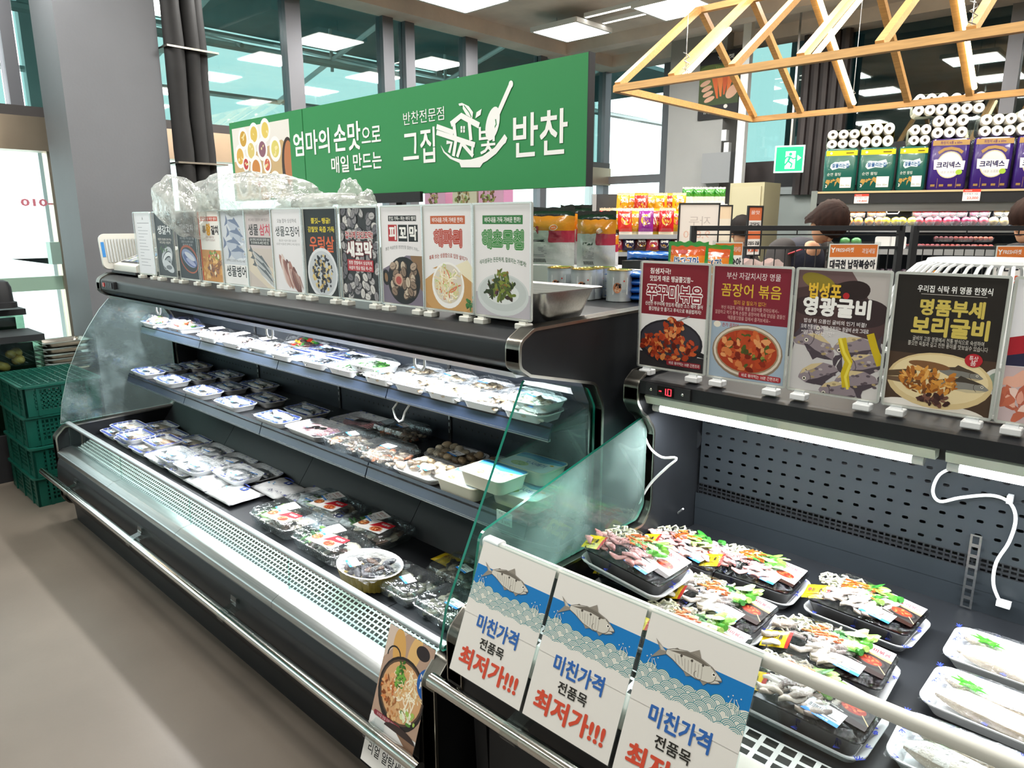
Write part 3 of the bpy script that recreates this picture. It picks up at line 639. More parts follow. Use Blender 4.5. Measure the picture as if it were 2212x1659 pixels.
# L5
a=A_('cfd3d9',5)
for i,(x,y,k_) in enumerate(((50,112,70),(58,92,80),(44,74,84),(60,58,80))): a.fishes(x,y,k_,30,'b4bcca','6d7a97','e4e8ee',rot=-.35+.1*i)
a.rect(0,0,100,38,'eceae8'); a.text('담백하고 고소한 부드러운 속살',50,46,5,'333',w=78); a.text('생물병어',50,25,21,'19191c',w=82,bold=.035)
arts.append((a,'pale poster with grey butterfish stacked above its black title','poster'))
# L6
a=A_('cbbfbe',6); a.text('부드러운 감칠맛이 3배 맛있다',50,124,5.5,'5a4040',w=78); a.text('생물',28,106,20,'231a1a',w=38,bold=.035); a.text('삼치',72,106,20,'c43a50',w=38,bold=.035)
a.rect(8,78,92,92,'3a3638'); a.text('살이 연하고 부드러운 등푸른 생선',50,88,5,W_,w=76); a.text('한 토막에 푹~빠진 꽉찬 맛',50,82,5,W_,w=68)
a.rect(0,0,100,72,'c9bdb4'); a.poly([(0,72),(0,30),(70,0),(100,0),(100,34)],'d9cdb9')
for i in range(3): a.fishes(48+6*i,50-13*i,96,17,'b3b5b6','5b6065','e1e2e1',rot=-.5)
arts.append((a,'mauve poster of slim grey mackerel lying on a board','poster'))
# L7
a=A_('e6e4e6',7); a.text('오늘 잡아 싱싱하네',50,122,7,'3a3a3a',w=66,bold=.01); a.text('생물오징어',50,104,17,'232326',w=82,bold=.02)
for i in range(2): a.text(('쫄깃한 식감이 좋은 살상광','싱싱한 속 물오른 담백하고 부드러운 맛')[i],50,88-i*6,4,'777',w=(60,80)[i])
for i in range(16): a.ell(30+i*3,44-i*2+a.r.uniform(-8,8),7,26,a.r.choice(['8a5a52','a8786c','6e443f','c3a096','d8c6be']),rot=.6+a.r.uniform(-.3,.3),n=12)
for i in range(14): a.line([(58+i*2,40-i),(66+i*2.2,20-i),(62+i*2.5,4)],1.6,a.r.choice(['9a6a60','c9aaa0','7c5049']),True)
arts.append((a,'white poster of fresh brownish squid in a bunch','poster'))
# L8
a=A_('1a191b',8); a.text('쫄깃~ 탱글!',52,122,9,'e8d21f',w=58,bold=.03); a.text('감칠맛 육즙 가득',52,108,9,'e8d21f',w=80,bold=.03); a.text('우렁살',52,84,25,'d9602e',w=74,bold=.03,ol=.03,olc='2a1410')
a.ell(50,36,46,42,'dcdfe2'); a.ell(50,36,41,37,'c3c7cb'); a.pile(50,36,31,30,120,5,['262430','16151c','d8bf7a','3a3640','c2a560','2c2b3a'],ratio=.7)
arts.append((a,'black poster of shelled snails on a white plate under an orange title','poster'))
# L9
def clams(a,n,x0,x1,y0,y1,cols,r):
    for i in range(n):
        x,y=a.r.uniform(x0,x1),a.r.uniform(y0,y1); c,d=a.r.choice(cols); t=a.r.uniform(0,PI); a.ell(x,y,r,r*.75,d,10,t); a.ell(x-.6,y+.8,r*.85,r*.6,c,10,t); 
        a.line([(x-r*.5*math.cos(t),y-r*.5*math.sin(t)),(x+r*.5*math.cos(t),y+r*.5*math.sin(t))],.7,d)
a=A_('2c2a2c',9); clams(a,95,2,98,2,139,[('b7b4b3','4a4648'),('8e8a8c','38353a'),('d2cfca','5a5557'),('6c686e','2a282c')],9)
a.text('겁나게 맛있꼬막!',50,100,11,'a3202c',w=74,bold=.05,ol=.05,olc=W_); a.text('새꼬막',50,78,23,W_,w=68,bold=.06,ol=.06,olc='6e1a24'); a.rect(16,44,86,62,'b0323c'); a.text('청정 갯벌에서 싱싱하게',51,57,6,W_,w=62,bold=.02); a.text('속살이 탱글 탱글 꽉~찬!',51,49,6,W_,w=62,bold=.02)
arts.append((a,'poster filled edge to edge with grey ribbed cockles','poster'))
# L10
a=A_('ebe8e9',10); a.rect(18,121,86,129,'2a2a2c'); a.text('한입 가득~ 차는 바다 별미',52,125,5.6,W_,w=64,bold=.02)
for i,(t_,c) in enumerate((('피','b3262e'),('꼬','1e1e20'),('막','1e1e20'))): x=28+i*25; a.rect(x-11,92,x+11,116,c); a.text(t_,x,104,19,W_,bold=.05)
a.text('붉은 속살만큼 영양만점 칠분이 가득~',50,80,5,'555',w=82,arch=4); a.rect(0,0,100,72,'7a7080'); a.poly([(0,72),(0,50),(60,72)],'ebe8e9'); a.poly([(70,72),(100,72),(100,20),(84,30)],'8a6a4a'); a.ell(8,38,9,12,'201e20',rot=.2); a.ell(8,38,4,7,'8a6a4a',rot=.2)
a.ell(52,35,40,35,'1c1a1c'); clams(a,34,24,80,12,60,[('b09a86','4a3a30'),('8a7462','33271f'),('c9b8a2','5c4a3c')],9); a.ell(40,36,10,9,'c9a28a'); a.ell(40,35,7,6,'b0524a')
arts.append((a,'white poster of blood cockles in a black pan','poster'))
# L11
def base11(c1,hd,title,sub,ol):
    a=A_('eceaea',11); a.rect(14,117,86,128,c1); a.text(hd,50,122.5,6.5,W_,w=64,bold=.03); a.text(title,50,98,21,W_,w=56 if len(title)<4 else 72,bold=.035,ol=.075,olc=ol); a.text(title,50,98,21,ol,w=56 if len(title)<4 else 72,bold=.012); return a
a=base11('c4623a','바다내음 가득 가벼운 한끼!','해파리',0,'b8402e')
a.text('톡톡 쏘는 상큼함으로 입맛 살리기!',50,70,6,'a8442f',w=80,bold=.03,arch=5); a.rect(0,0,100,56,'b98a52'); a.ell(50,28,60,34,'c79a60'); a.poly([(0,56),(0,40),(30,56)],'eceaea'); a.poly([(60,60),(90,70),(100,60),(100,40)],'efe6c8'); a.pile(96,12,8,14,12,5,['2f5a2f','3f7a3c'])
a.ell(49,34,34,32,'f6f4f0'); a.ell(49,36,30,27,'dcd3c4'); a.noodles(49,37,26,23,80,1.8,['f3e6c4','e2d09a','fff6e0','c9d48a','d77a52','ead9ae'])
arts.append((a,'white poster of a jellyfish salad bowl under an orange-red title','poster'))
a=base11('3c7d46','바다내음 가득 가벼운 한끼!','해초무침',0,'3a8a3e')
a.text('식이섬유는 든든하게, 칼로리는 가볍게!',50,68,6,'3f6a44',w=84,bold=.03,arch=5); a.rect(0,0,100,30,'bdb8bf'); a.ell(50,28,47,27,'d3d9d8'); a.ell(50,30,43,23,'c6cdcb'); a.ell(50,30,30,14,'dfe4e2')
a.pile(48,34,26,14,60,8,['4a5a24','2f3a1a','6b7a2c','5a2f3a','38291f'],ratio=.35); a.pile(48,46,15,14,46,7,['55662a','7c8a34','3a4a20','8a6a2a'],ratio=.35)
arts.append((a,'white poster of dressed seaweed on a plate under a green title','poster'))
LXP=[]
# outer edges of the row on the left case, measured on its plane
ZB=1.345
edges=[(297,334),(337,384),(387,428),(431,478),(482,530),(535,592),(597,656),(659,730),(734,816),(819,912),(914,1021),(1024,1148)]
XS=[.5*(onY(a,640,1.39).x+onY(b,640,1.39).x) for a,b in edges]; xr=XS[-1]; 
XS=[xr-.2155*(11-i) for i in range(12)]
pxs=[316,361,408,455,506,563,625,695,775,866,967,1086]
XS=[onY(u,560,1.39).x for u in pxs]
for i in range(12):
    a,lb,_k=arts[i]
    if i<11: w_=min(.218,(XS[i+1]-XS[i])*.985)
    holder(lb,(XS[i],1.392+.004*math.sin(i*5),ZB),a,'clear sign holders along the left case',wide=w_,feet=(-w_/2+.03,w_/2-.03))
# ---- right case posters
RA=[]
a=A_('e9e7e6',21); a.rect(0,72,100,141,'7f2430'); a.text('침샘자극!',12,131,7.5,W_,al='l',bold=.03); a.text('맛있게 매운 탱글쫄깃함~',12,121,7.5,W_,al='l',w=66,bold=.03); a.text('쭈꾸미볶음',50,102,21,'8c2634',w=84,bold=.03,ol=.05,olc=W_)
a.text('신선한 쭈꾸미에 맛있게 매콤한 소스 배어 들어',50,87,5.5,W_,w=88,bold=.015); a.text('쫄깃탱글 맛 즐기고 후식으로 볶음밥까지!',52,80,5.5,W_,w=80,bold=.015)
a.rect(0,0,100,20,'2e2a2c'); a.ell(47,36,50,31,'26242a'); a.ell(47,38,46,26,'3a3840'); a.poly([(86,30),(100,26),(100,20),(84,22)],'1f1d20'); a.pile(45,30,42,19,120,6,['a83c1e','c2562c','7a2412','d98a4a','92301a','b8482a','5a1a10']); a.pile(52,58,15,12,36,5,['a83c1e','c86432','7a2412','d9925a']); a.line([(58,66),(76,74)],1,'8a8a8e')
a.rect(44,5,96,12,'8a2430',2); a.text('바로 볶아먹는 10분 간편조리',71,8.5,4.4,W_,w=46)
RA.append((a,'maroon poster of stir-fried baby octopus in a black pan'))
a=A_('9fb0c0',22); a.rect(0,72,100,141,'7c2232'); a.text('부산 자갈치시장 명물',52,130,8.5,'e9e2e0',w=70,bold=.01); a.text('꼼장어 볶음',50,112,16,'d9b83a',w=78,bold=.015); a.text('멀리 갈 필요가 없다!',50,97,5.5,'d9a83a',w=42); 
for i,t_ in enumerate(('부산 자갈치 시장을 명물 꼼장어를 전라도에서~','깔끔하고 먹기 좋게 손질한 꼼장어에 특제 양념을 곁들인','매콤쫄깃함을 집에서 즐겨보세요~')): a.text(t_,50,90-i*6.2,5,'d6b0aa',w=(76,92,56)[i])
a.ell(8,68,5,4,'e8e0d0'); a.text('손가 꼼장어',26,68,5,'a83030',w=22,bold=.02)
a.ell(50,36,47,34,'8c7a66'); a.ell(50,37,45,32,'d8cdbc'); a.ell(50,37,42,29,'9a8266'); a.ell(50,37,40,27,'a83c20'); a.pile(50,37,35,23,120,6.5,['b84c28','d07a44','8a2814','c8602e','e09a62','74200f','4a5a24','b4441f']); a.pile(62,34,16,8,6,5,['7a8a3a','4a4a20'])
a.rect(42,3,97,10,'a52c34',2); a.text('바로 볶아먹는 10분 간편조리',70,6.5,4.6,W_,w=48)
RA.append((a,'maroon and blue poster of spicy eel on a round plate'))
a=A_('cfcbc8',23); a.rect(0,60,100,141,'4b3636'); a.poly([(0,141),(0,120),(40,128),(100,112),(100,141)],'6a5252'); a.poly([(60,141),(100,141),(100,100),(80,112)],'b9b2ae'); a.ell(24,128,20,9,'8a7a2a',rot=-.3); a.ell(56,116,26,14,'2c2020',rot=.3); a.ell(78,96,26,16,'35282a'); a.ell(20,100,24,12,'3a2a2c')
a.poly([(0,60),(34,78),(100,64),(100,30),(60,0),(0,0)],'c9c5c4')
for x,y,k_,r_ in ((14,64,46,.5),(34,52,52,2.6),(74,58,54,3.3),(86,40,52,3.35),(36,24,56,3.5),(80,20,56,3.3),(60,4,50,3.2)):
    a.fishes(x,y,k_,28,'8f8288','4a4048','cdb98e',rot=r_)
    for q_ in range(10): a.ell(x+a.r.uniform(-k_*.3,k_*.3),y+a.r.uniform(-8,8),2.4,1.4,a.r.choice(['6b6068','b5a9a8','574b52','a8946a']),8,hold=False)
a.line([(56,66),(60,52),(66,40),(63,26),(66,10)],9,'c9b01e'); a.line([(54,66),(60,50),(68,38),(64,22),(68,8)],3,'e6d450'); a.line([(86,74),(92,58),(100,40)],8,'c4aa1c')
a.text('법성포',32,118,17,'e3b93c',w=36,bold=.045); a.ell(56,114,3.6,3.6,'b0242a'); a.text('영광굴비',46,100,20,W_,w=74,bold=.06)
for i,t_ in enumerate(('밥상 위 으뜸인 굴비의 인기 비결?','오래 전통방식 그대로 건조되는 참굴비 손맛 그대로','"믿고 먹는 맛"')): a.text(t_,(46,46,28)[i],83-i*7,5,'f0eaea',w=(70,76,38)[i],bold=.015)
RA.append((a,'poster of dried croaker tied with yellow straw'))
a=A_('26221f',24); a.rect(0,0,100,66,'4a382b'); a.rect(0,58,100,70,'2e2621')
a.text('우리집 식탁 위 명품 한정식',54,127,7,W_,w=68,bold=.03); a.line([(24,121.5),(84,121.5)],.5,'c9c2b8'); a.text('명품부세',54,108,16,'cdb85a',w=58,bold=.05); a.text('보리굴비',54,88,19,'cdb85a',w=70,bold=.055)
a.text('굴비의 고장 영광에서 전통 방식으로 숙성하여',54,74.5,5,'d8d2c8',w=66); a.text('쫄깃한 육질과 깊고 진한 풍미를 맛보실수 있습니다',54,69,5,'d8d2c8',w=74)
a.ell(20,-4,30,12,'e8e2da'); a.ell(70,-6,30,12,'ddd6ca'); a.ell(104,38,14,14,'d8d6d0'); a.ell(104,38,10,10,'8a9a8a')
a.ell(50,31,50,30,'d8c08e'); a.ell(50,33,46,26,'e6d2a4'); a.fishes(66,42,50,14,'7c7a74','4b4034','b5a482',rot=-.1); a.fishes(70,30,54,16,'86847e','403830','c4b694',rot=-.05); a.ell(40,47,20,4,'7c5636',rot=-.06); a.poly([(-2,36),(28,42),(30,34),(-2,30)],'5a4834'); a.poly([(-2,30),(26,32),(28,24),(0,26)],'6a5440')
a.pile(40,30,28,14,110,6,['b9782e','d49440','8a4e1c','e0a85a','c07c30','6e4424','a8642a'],ratio=.35); a.pile(48,11,16,6,30,4.5,['4a2e2c','6a4438','3a221f','7a5244'])
a.ell(80,57,8,7,'b2242e'); a.text('특상',80,59,5.5,W_,w=8); a.text('품',80,54,5,W_,w=5)
RA.append((a,'black poster of torn dried fish on a cream plate with gold title'))
a=A_('e4e4e8',25); a.rect(0,60,100,141,'eceaee'); a.poly([(0,84),(60,100),(100,90),(100,60),(0,60)],'a8222e'); a.poly([(0,66),(30,74),(100,60),(0,56)],'2a2a44'); a.rect(0,0,100,56,'c9b3b4')
a.pile(50,26,52,28,70,13,['d98a72','e8b09a','c46a50','f0cfc2','b8604a','e2a08c'],ratio=.45)
RA.append((a,'poster of pink salted roe cut off by the picture edge'))
for i,(u0,u1,v) in enumerate(((1382,1526,700),(1534,1702,712),(1710,1914,720),(1919,2165,740))):
    x=.5*(onY(u0,v,1.76).x+onY(u1,v,1.76).x)
    holder(RA[i][1],(x,1.762,1.187),RA[i][0],'clear sign holders along the right case',footc='white')
    X4=x
holder(RA[4][1],(X4+.222,1.762,1.187),RA[4][0],'clear sign holders along the right case',footc='white')
# ---- three hanging price cards and the meal kit card
def waves(a):
    """blue band with a fish above scalloped waves"""
    a.rect(0,84,100,117,'1277bd'); c1,c2,pp='dcdcd2','3f868e','e2dfd9'
    def cl(P): return [(min(100,max(0,x)),y) for x,y in P]
    a.poly([(0,72)]+[(i*2,94+2.4*abs(math.sin(i*.41))+1.5*math.sin(i*.17)) for i in range(51)]+[(100,72)],c1)
    for row in range(4):
        for i in range(9):
            x=i*12.6-1+(row%2)*6.3; y=91-row*5.2+2*math.sin(i*1.3+row)
            if x<-3 or x>103: continue
            P=lambda r:cl([(x+r*math.cos(PI*k_/10),y+r*math.sin(PI*k_/10)) for k_ in range(11)])
            a.poly(P(7)+cl([(x-7,y-5),(x+7,y-5)])[::1],c1)
            for r in (7,5.6,4.2,2.8): a.line(P(r),.62,c2)
    a.poly([(0,75)]+[(i*2.5,77+2.4*abs(math.sin(i*.39+1))) for i in range(41)]+[(100,72),(0,72)],pp); a.rect(0,64,100,75,pp)
    for x,y in ((12,100),(88,98)):
        for d in (-3,0,3): a.line([(x+d,y-4),(x+d*1.3,y),(x+d*.6-1,y+4)],1.2,c1,True)
        for k_ in range(4): a.ell(x-6+k_*3.4,y+4+k_%2*2.4,.6,.6,c1,6)
    g='6d665c'; F=lambda P:[(x,113+(y-112)*.80) for x,y in P]
    P=F([(22,116),(28,120),(40,123.5),(52,122.5),(64,118.5),(73,111.5),(74,109.5),(70,108),(73,106.5),(66,102.5),(52,100.5),(40,103),(29,109),(22,111.5)])
    a.poly(F([(23,113),(10,123),(16,113.5),(9,101),(23,111.5)]),'8d867b'); a.poly(F([(14,119),(17,113.5),(22,114)]),'c4bfb4'); a.poly(F([(42,123),(50,130),(53,122.5)]),'8d867b'); a.poly(F([(28,120),(31,122.5),(34,121.5)]),g); a.poly(F([(40,103.5),(44,98.5),(48,101)]),'8d867b'); a.poly(F([(56,101),(60,97.5),(63,102)]),'8d867b')
    a.poly(P,'cfcbc0'); a.line(P+[P[0]],.6,g); a.poly(F([(24,116.5),(40,123),(52,122),(62,118.5),(58,117),(46,118.5),(34,117.5)]),g)
    for i in range(9): a.line(F([(30+i*3.2,115+.1*i),(33+i*3,104.5-.25*i if i>2 else 107)]),.4,'8a8478')
    for i in range(5): a.blob(36+i*5,116.6,1.5,'cfcbc0' if i%2 else '4a443c')
    a.line(F([(60+8.5*math.cos(-1.2+2.45*i/8),110+8.5*math.sin(-1.2+2.45*i/8)) for i in range(9)]),.6,g); a.ell(66.5,113.2,1.8,1.6,'efece4',12); a.ell(66.5,113.2,1,.9,'2a2622',10); a.line(F([(74,108.6),(68,107.4)]),.6,g); a.line(F([(54+4*math.cos(2.2+3.3*i/8),105+4*math.sin(2.2+3.3*i/8)) for i in range(9)]),.5,g)
def card(seed):
    a=A_('e2dfd9',seed); waves(a); a.text('미친가격',49,60,17,'2f63ad',w=56,bold=.04); a.text('전품목',48,41,11,'26231f',w=33,bold=.03); a.text('최저가!!!',50,20,20,'cf4b33',w=80,bold=.045); return a
CW,CH=.215,.297
th=math.atan2(1.075-.965,.88-.62)
for i,u in enumerate((1121,1290,1500)):
    v=(1203,1292,1385)[i]; P=onY(u,v,1.073); P.z=.882
    x=(-.982,-.758,-.533)[i]
    t=thing('price_card',('white fish-print price card hung leftmost on the clear front','middle fish-print price card of the three on the clear front','right fish-print price card of the three, cut by the picture bottom')[i],'price card',(x,1.070,.886),0,'hanging fish-print price cards',rx=-th)
    kid(MB().box(-CW/2-.002,CW/2+.002,.0003,.0022,-CH-.002,0).build('acrylic_sheet',M['acryl']),t)
    kid(MB().box(-CW/2,CW/2,0.0,.0003,-CH,-.002).build('paper',M['offwhite']),t)
    o=card(30+i).build('printed_face',t,'xz',CW/100); o.location=(-CW/2,-.0001,-CH); o.scale=(1,1,(CH-.003)/(1.41*CW))
    b=MB(); b.box(-CW/2,CW/2,.0003,.034,.0035,.005); b.box(-CW/2,CW/2,.034,.0355,-.02,.005); b.M=Matrix.Rotation(th,4,'X'); kid(b.build('hook_strip',M['acryl']),t)
a=Art(100,200,'efedea',40); a.rect(0,72,100,200,'b89a86'); a.poly([(0,200),(0,150),(40,200)],'d8c4b4'); a.ell(30,172,14,30,'d9a860',rot=.2); a.ell(62,180,12,26,'e2b878',rot=-.2); a.arc(22,160,14,.3,3.3,2.5,'2a2422'); a.ell(78,186,14,10,'30282a')
a.ell(52,118,50,50,'2a2422'); a.ell(52,120,46,44,'5a4638'); a.ell(52,120,43,41,'d8a878'); a.noodles(62,126,32,28,60,2,['f4e8c8','e8d2a2','fff4dc','e0b074']); a.pile(24,118,14,26,36,6,['b8683a','d98a52','8a4a24','e8b07a'],ratio=.4); a.pile(44,140,9,22,40,5,['4f8a34','77b048','3a6a28'],ratio=.5); a.pile(74,94,16,12,28,5,['a8c860','dfe8b4','5a8a3a','f0f2da']); a.pile(42,92,14,14,26,5,['c88a54','e0b884','a86a3c'])
a.ell(100,150,22,22,'245fae'); a.text('MEAL',96,157,9,W_,w=26,bold=.02); a.text('KIT',97,146,12,W_,w=24,bold=.03); a.text('X',98,134,6,W_)
a.rect(6,70,66,77,'8a3440',3); a.text('우리집 맛을 더한 간편조리',36,73.5,4.4,'e8c8c8',w=46); a.ell(66,66,34,10,'3a2c2a'); a.rect(0,0,100,66,'efedea'); a.poly([(60,66),(100,66),(100,46)],'8a6a54')
a.rect(34,42,96,56,'2a2a2c'); a.text('푸짐하게 담은',65,49,10,W_,w=54,bold=.03); a.text('리얼 알탕세트',54,24,16,'232326',w=86,bold=.02)
t=thing('price_card','tall meal kit card with a stew photo leaning on the long case front','price card',(-1.335,1.045,.545),0,rx=-math.atan2(.12,.36))
b=MB(); b.box(-.0925,.0925,.0003,.003,-.37,0); kid(b.build('acrylic_sheet',M['acryl']),t); o=a.build('printed_face',t,'xz',.00185); o.location=(-.0925,-.0002,-.37)
# ---- green sign board
SY,SZ0,SZ1,SX0,SX1=1.95,1.716,2.127,-3.94,-1.492
M['signgreen']=mat('sign_green','2f9256',.45,noise=.02)
t=thing('sign_board','long green side-dish shop sign with white lettering on a black stand','sign',(SX0,SY,SZ0))
kid(MB().box(0,SX1-SX0,.001,.03,0,SZ1-SZ0).build('board',[M['signgreen']]),t); kid(MB().box(SX1-SX0,SX1-SX0+.004,-.001,.031,-.001,SZ1-SZ0+.001).build('edge_trim',M['blackm']),t)
sw_,sh_=SX1-SX0,SZ1-SZ0; k_=sh_/100; wd=sw_/k_
def S_(u,v): p=onY(u,v,SY); return ((p.x-SX0)/k_,(p.z-SZ0)/k_)
a=Art(wd,100,'35884f',50); x0,y1=S_(500,272); x1=S_(624,258)[0]
a.rect(x0,2,x1,92,'c9a878'); a.poly([(x0,92),(x0,50),(x1-20,70),(x1,60),(x1,92)],'e4ddd6')
xm=(x0+x1)/2; ww=x1-x0
for fx,fy,r,c in ((.2,.86,.085,'c89a3c'),(.4,.9,.085,'d8b858'),(.6,.93,.085,'dcc060'),(.12,.62,.09,'d8a84c'),(.33,.68,.085,'d8c070'),(.53,.68,.085,'8a5a6a'),(.75,.66,.09,'d8c86c'),(.22,.5,.06,'b83434'),(.4,.42,.1,'c8803a'),(.6,.46,.065,'c85a44'),(.14,.2,.09,'26382a'),(.33,.16,.045,'3a2a48'),(.45,.2,.05,'a83a34'),(.56,.18,.045,'2f2a48'),(.72,.18,.1,'b8a050'),(.52,.04,.1,'c07a34')):
    cx,cy=x0+fx*ww,2+fy*88; a.ell(cx,cy,r*ww*1.05,r*ww*1.15,'f2efea'); a.ell(cx,cy,r*ww*.72,r*ww*.78,c); a.pile(cx,cy,r*ww*.5,r*ww*.5,8,r*ww*.3,[c,'e8d8a0',c])
a.ell(x1-6,38,16,34,'3a2a24'); a.ell(x1-5,42,11,26,'b8744a'); a.rect(x1,0,x1+30,100,'35884f')
def ST(t_,u0,v0,u1,v1,h,bold=.03): p,q=S_(u0,v0),S_(u1,v1); a.text(t_,(p[0]+q[0])/2,(p[1]+q[1])/2,h,W_,w=q[0]-p[0],bold=bold)
ST('엄마의',635,311,712,306,26); ST('손맛',722,298,779,294,28); ST('으로',782,293,823,291,19,.02); ST('매일',717,357,754,354,17); ST('만드는',764,350,825,346,17)
ST('반찬전문점',872,256,960,246,12,.0); ST('그집',872,321,940,312,32,.02); ST('반찬',1110,296,1226,284,35,.02)
q=lambda u,v:S_(480+u/2.698,100+v/2.698)
# bowl, chopsticks, house with leaves, spoon
a.poly([q(*p) for p in ((1275,575),(1300,615),(1345,648),(1400,662),(1450,660),(1520,640),(1590,590),(1632,535),(1648,512),(1664,535),(1655,562),(1640,575),(1600,625),(1545,668),(1522,680),(1505,706),(1395,706),(1385,680),(1330,655),(1292,618))],W_)
a.line([q(1252,468),q(1350,503)],4.6,W_); a.line([q(1252,502),q(1475,575)],4.6,W_); a.line([q(1335,455),q(1395,405),q(1500,462)],5.2,W_)
a.line([q(1352,448),q(1362,535)],4,W_); a.line([q(1442,440),q(1452,548)],4,W_); a.line([q(1365,545),q(1350,640)],4,W_); a.line([q(1400,560),q(1372,645)],3.6,W_); a.line([q(1400,565),q(1465,640)],3.6,W_); a.line([q(1462,570),q(1458,640)],3,W_); a.line([q(1310,560),q(1340,562),q(1325,620)],3.4,W_)
for dx in (0,15):
    for dy in (0,20): p=q(1397+dx,474+dy); a.rect(p[0]-1.1,p[1]-1.3,p[0]+1.1,p[1]+1.3,W_)
a.poly([q(*p) for p in ((1380,335),(1400,330),(1440,350),(1465,385),(1460,420),(1425,400),(1405,365),(1405,345),(1385,348))],W_); a.line([q(1412,345),q(1442,385),q(1455,413)],1.0,'35884f'); a.poly([q(*p) for p in ((1478,420),(1485,385),(1515,365),(1508,400))],W_)
a.line([q(1600,415),q(1685,222)],4.6,W_); p=q(1685,222); a.ell(p[0],p[1],2.6,3,W_); p=q(1578,452); a.ell(p[0],p[1],8,14.5,W_,rot=-.35); a.line([q(1596,425),q(1600,455),q(1586,482)],1.3,'35884f')
ST('빛',1036,305,1072,298,24,.015)
o=a.build('printed_face',t,'xz',k_,eps=1.2e-5)
kid(MB().box(.64,1.62,-.018,-.002,-.035,.006).build('clamp_bar',M['blackm']),t); 
for x in (.79,1.42): kid(MB().box(x-.02,x+.02,.0312,.055,-.408,.1).build('post',M['blackm']),t); kid(MB().box(x-.06,x+.06,.02,.12,-.4155,-.408).build('post_foot',M['blackm']),t)
# red digits of the temperature display
a=Art(50,26,None,60); 
a.line([(6,13),(14,13)],3,'ff2c3c'); a.line([(27,4),(27,22)],3,'ff2c3c'); a.line([(34,4),(34,22),(44,22),(44,4),(34,4)],3,'ff2c3c'); a.rect(29.5,3,32,5.5,'ff2c3c')
o=a.build('digits',td,'xz',.001,m=mat('red_led','ff3040',.5,emit=2)); o.location=(-1.035,1.6995,1.127)
# ================================================================ wrapped seafood
M['foam']=mat('white_foam','f1f3f4',.5,bump=.02,bscale=90)
M['blue']=mat('blue_foam_print','2b49b4',.45)
M['blkt']=mat('black_tray','131315',.25,coat=.2)
M['sauce']=mat('dark_sauce','2a0f0a',.12,coat=.5)
M['bowl']=mat('gold_bowl','a08a3a',.35,noise=.15,scale=40)
M['pouch']=mat('white_pouch','eef1f4',.22,bump=.35,bscale=28,coat=.3)
M['tub']=mat('cream_tub','e6e4cf',.35)
M['leaf']=mat('green_plastic_leaf','3fd11f',.35)
R_=random.Random(7)
def foam(w,d,h,name='tray',mats=None,check=0,par=None,flare=.8,t=.004,lip=.006,black=False):
    rings=[]; n=6
    def rr(a,b,z,r): return [(x,y,z) for x,y in rrect(a,b,r,n)]
    fw,fd=w*flare,d*(flare-.04)
    rings=[rr(fw,fd,0,.02),rr(w-2*lip,d-2*lip,h*.92,.03),rr(w,d,h,.035),rr(w,d,h+.003,.035),rr(w-2*lip-2*t,d-2*lip-2*t,h*.95,.028),rr(fw-2*t,fd-2*t,t,.018)]
    b=MB(); b.loft(rings)
    if check:
        N=len(rings[0]); b.m=[0]*len(b.f)
        for i in range(N*5):
            k,j=divmod(i,N)
            if k in (2,3) and check==1 and (j%4!=0 or True) and ((j//n)%1==0): b.m[i]=1 if j%2 else 0
            if k in (1,3) and check==2 and j%5==2: b.m[i]=1
        if check==1:
            pass
    return b.build(name,mats or [M['foam'],M['blue']],par,smooth=35)
def rimprint(w,d,h,par,style,seed=0):
    """blue printed blocks or sprigs along the tray rim"""
    a=Art(1,1,None,seed); r=a.r; W2,D2=w/2-.004,d/2-.004
    if style==1:
        for sgn in (-1,1):
            n=9
            for i in range(n):
                x0=-W2+.02+i*(2*W2-.04)/n; 
                a.poly([(x0,sgn*D2),(x0+(2*W2-.04)/n*.86,sgn*D2),(x0+(2*W2-.04)/n*.86,sgn*(D2-.013)),(x0,sgn*(D2-.013))],'2a49b0',True)
            for i in (0,1,2,3):
                y0=-D2+.02+i*(2*D2-.04)/4; a.poly([(sgn*W2,y0),(sgn*W2,y0+(2*D2-.04)/4*.86),(sgn*(W2-.013),y0+(2*D2-.04)/4*.86),(sgn*(W2-.013),y0)],'2a49b0',True)
    else:
        for i in range(14):
            if i%2: x,y=r.uniform(-W2,W2),r.choice((-1,1))*(D2-.006)
            else: x,y=r.choice((-1,1))*(W2-.006),r.uniform(-D2,D2)
            t=r.uniform(0,6.28); 
            for q in (-.5,0,.5): a.line([(x,y),(x+.012*math.cos(t+q),y+.012*math.sin(t+q))],.0018,'3346b8')
    o=a.build('rim_print',par,'xy',1,eps=6e-6); o.location=(0,0,h+.0035); return o
def film(par,w,d,h,H,seed=0,mt='film',name='film',wr=.004,peak=(0,0),n=16):
    r=random.Random(seed); ph=[(r.uniform(20,90),r.uniform(20,90),r.uniform(0,6)) for _ in range(6)]
    def f(u,v):
        x,y=(u-.5)*w,(v-.5)*d; e=min(u,1-u,v,1-v); k=min(1,e*5); k=k*k*(3-2*k)
        z=h+(H-h)*k+sum(math.sin(a*x+b*y+c) for a,b,c in ph)/6*wr*k
        return (x*(1 if k else .99),y,z)
    b=MB(); b.grid(n,max(8,int(n*.7)),f); return b.build(name,M[mt],par,smooth=180,norm=False)
_lab=None
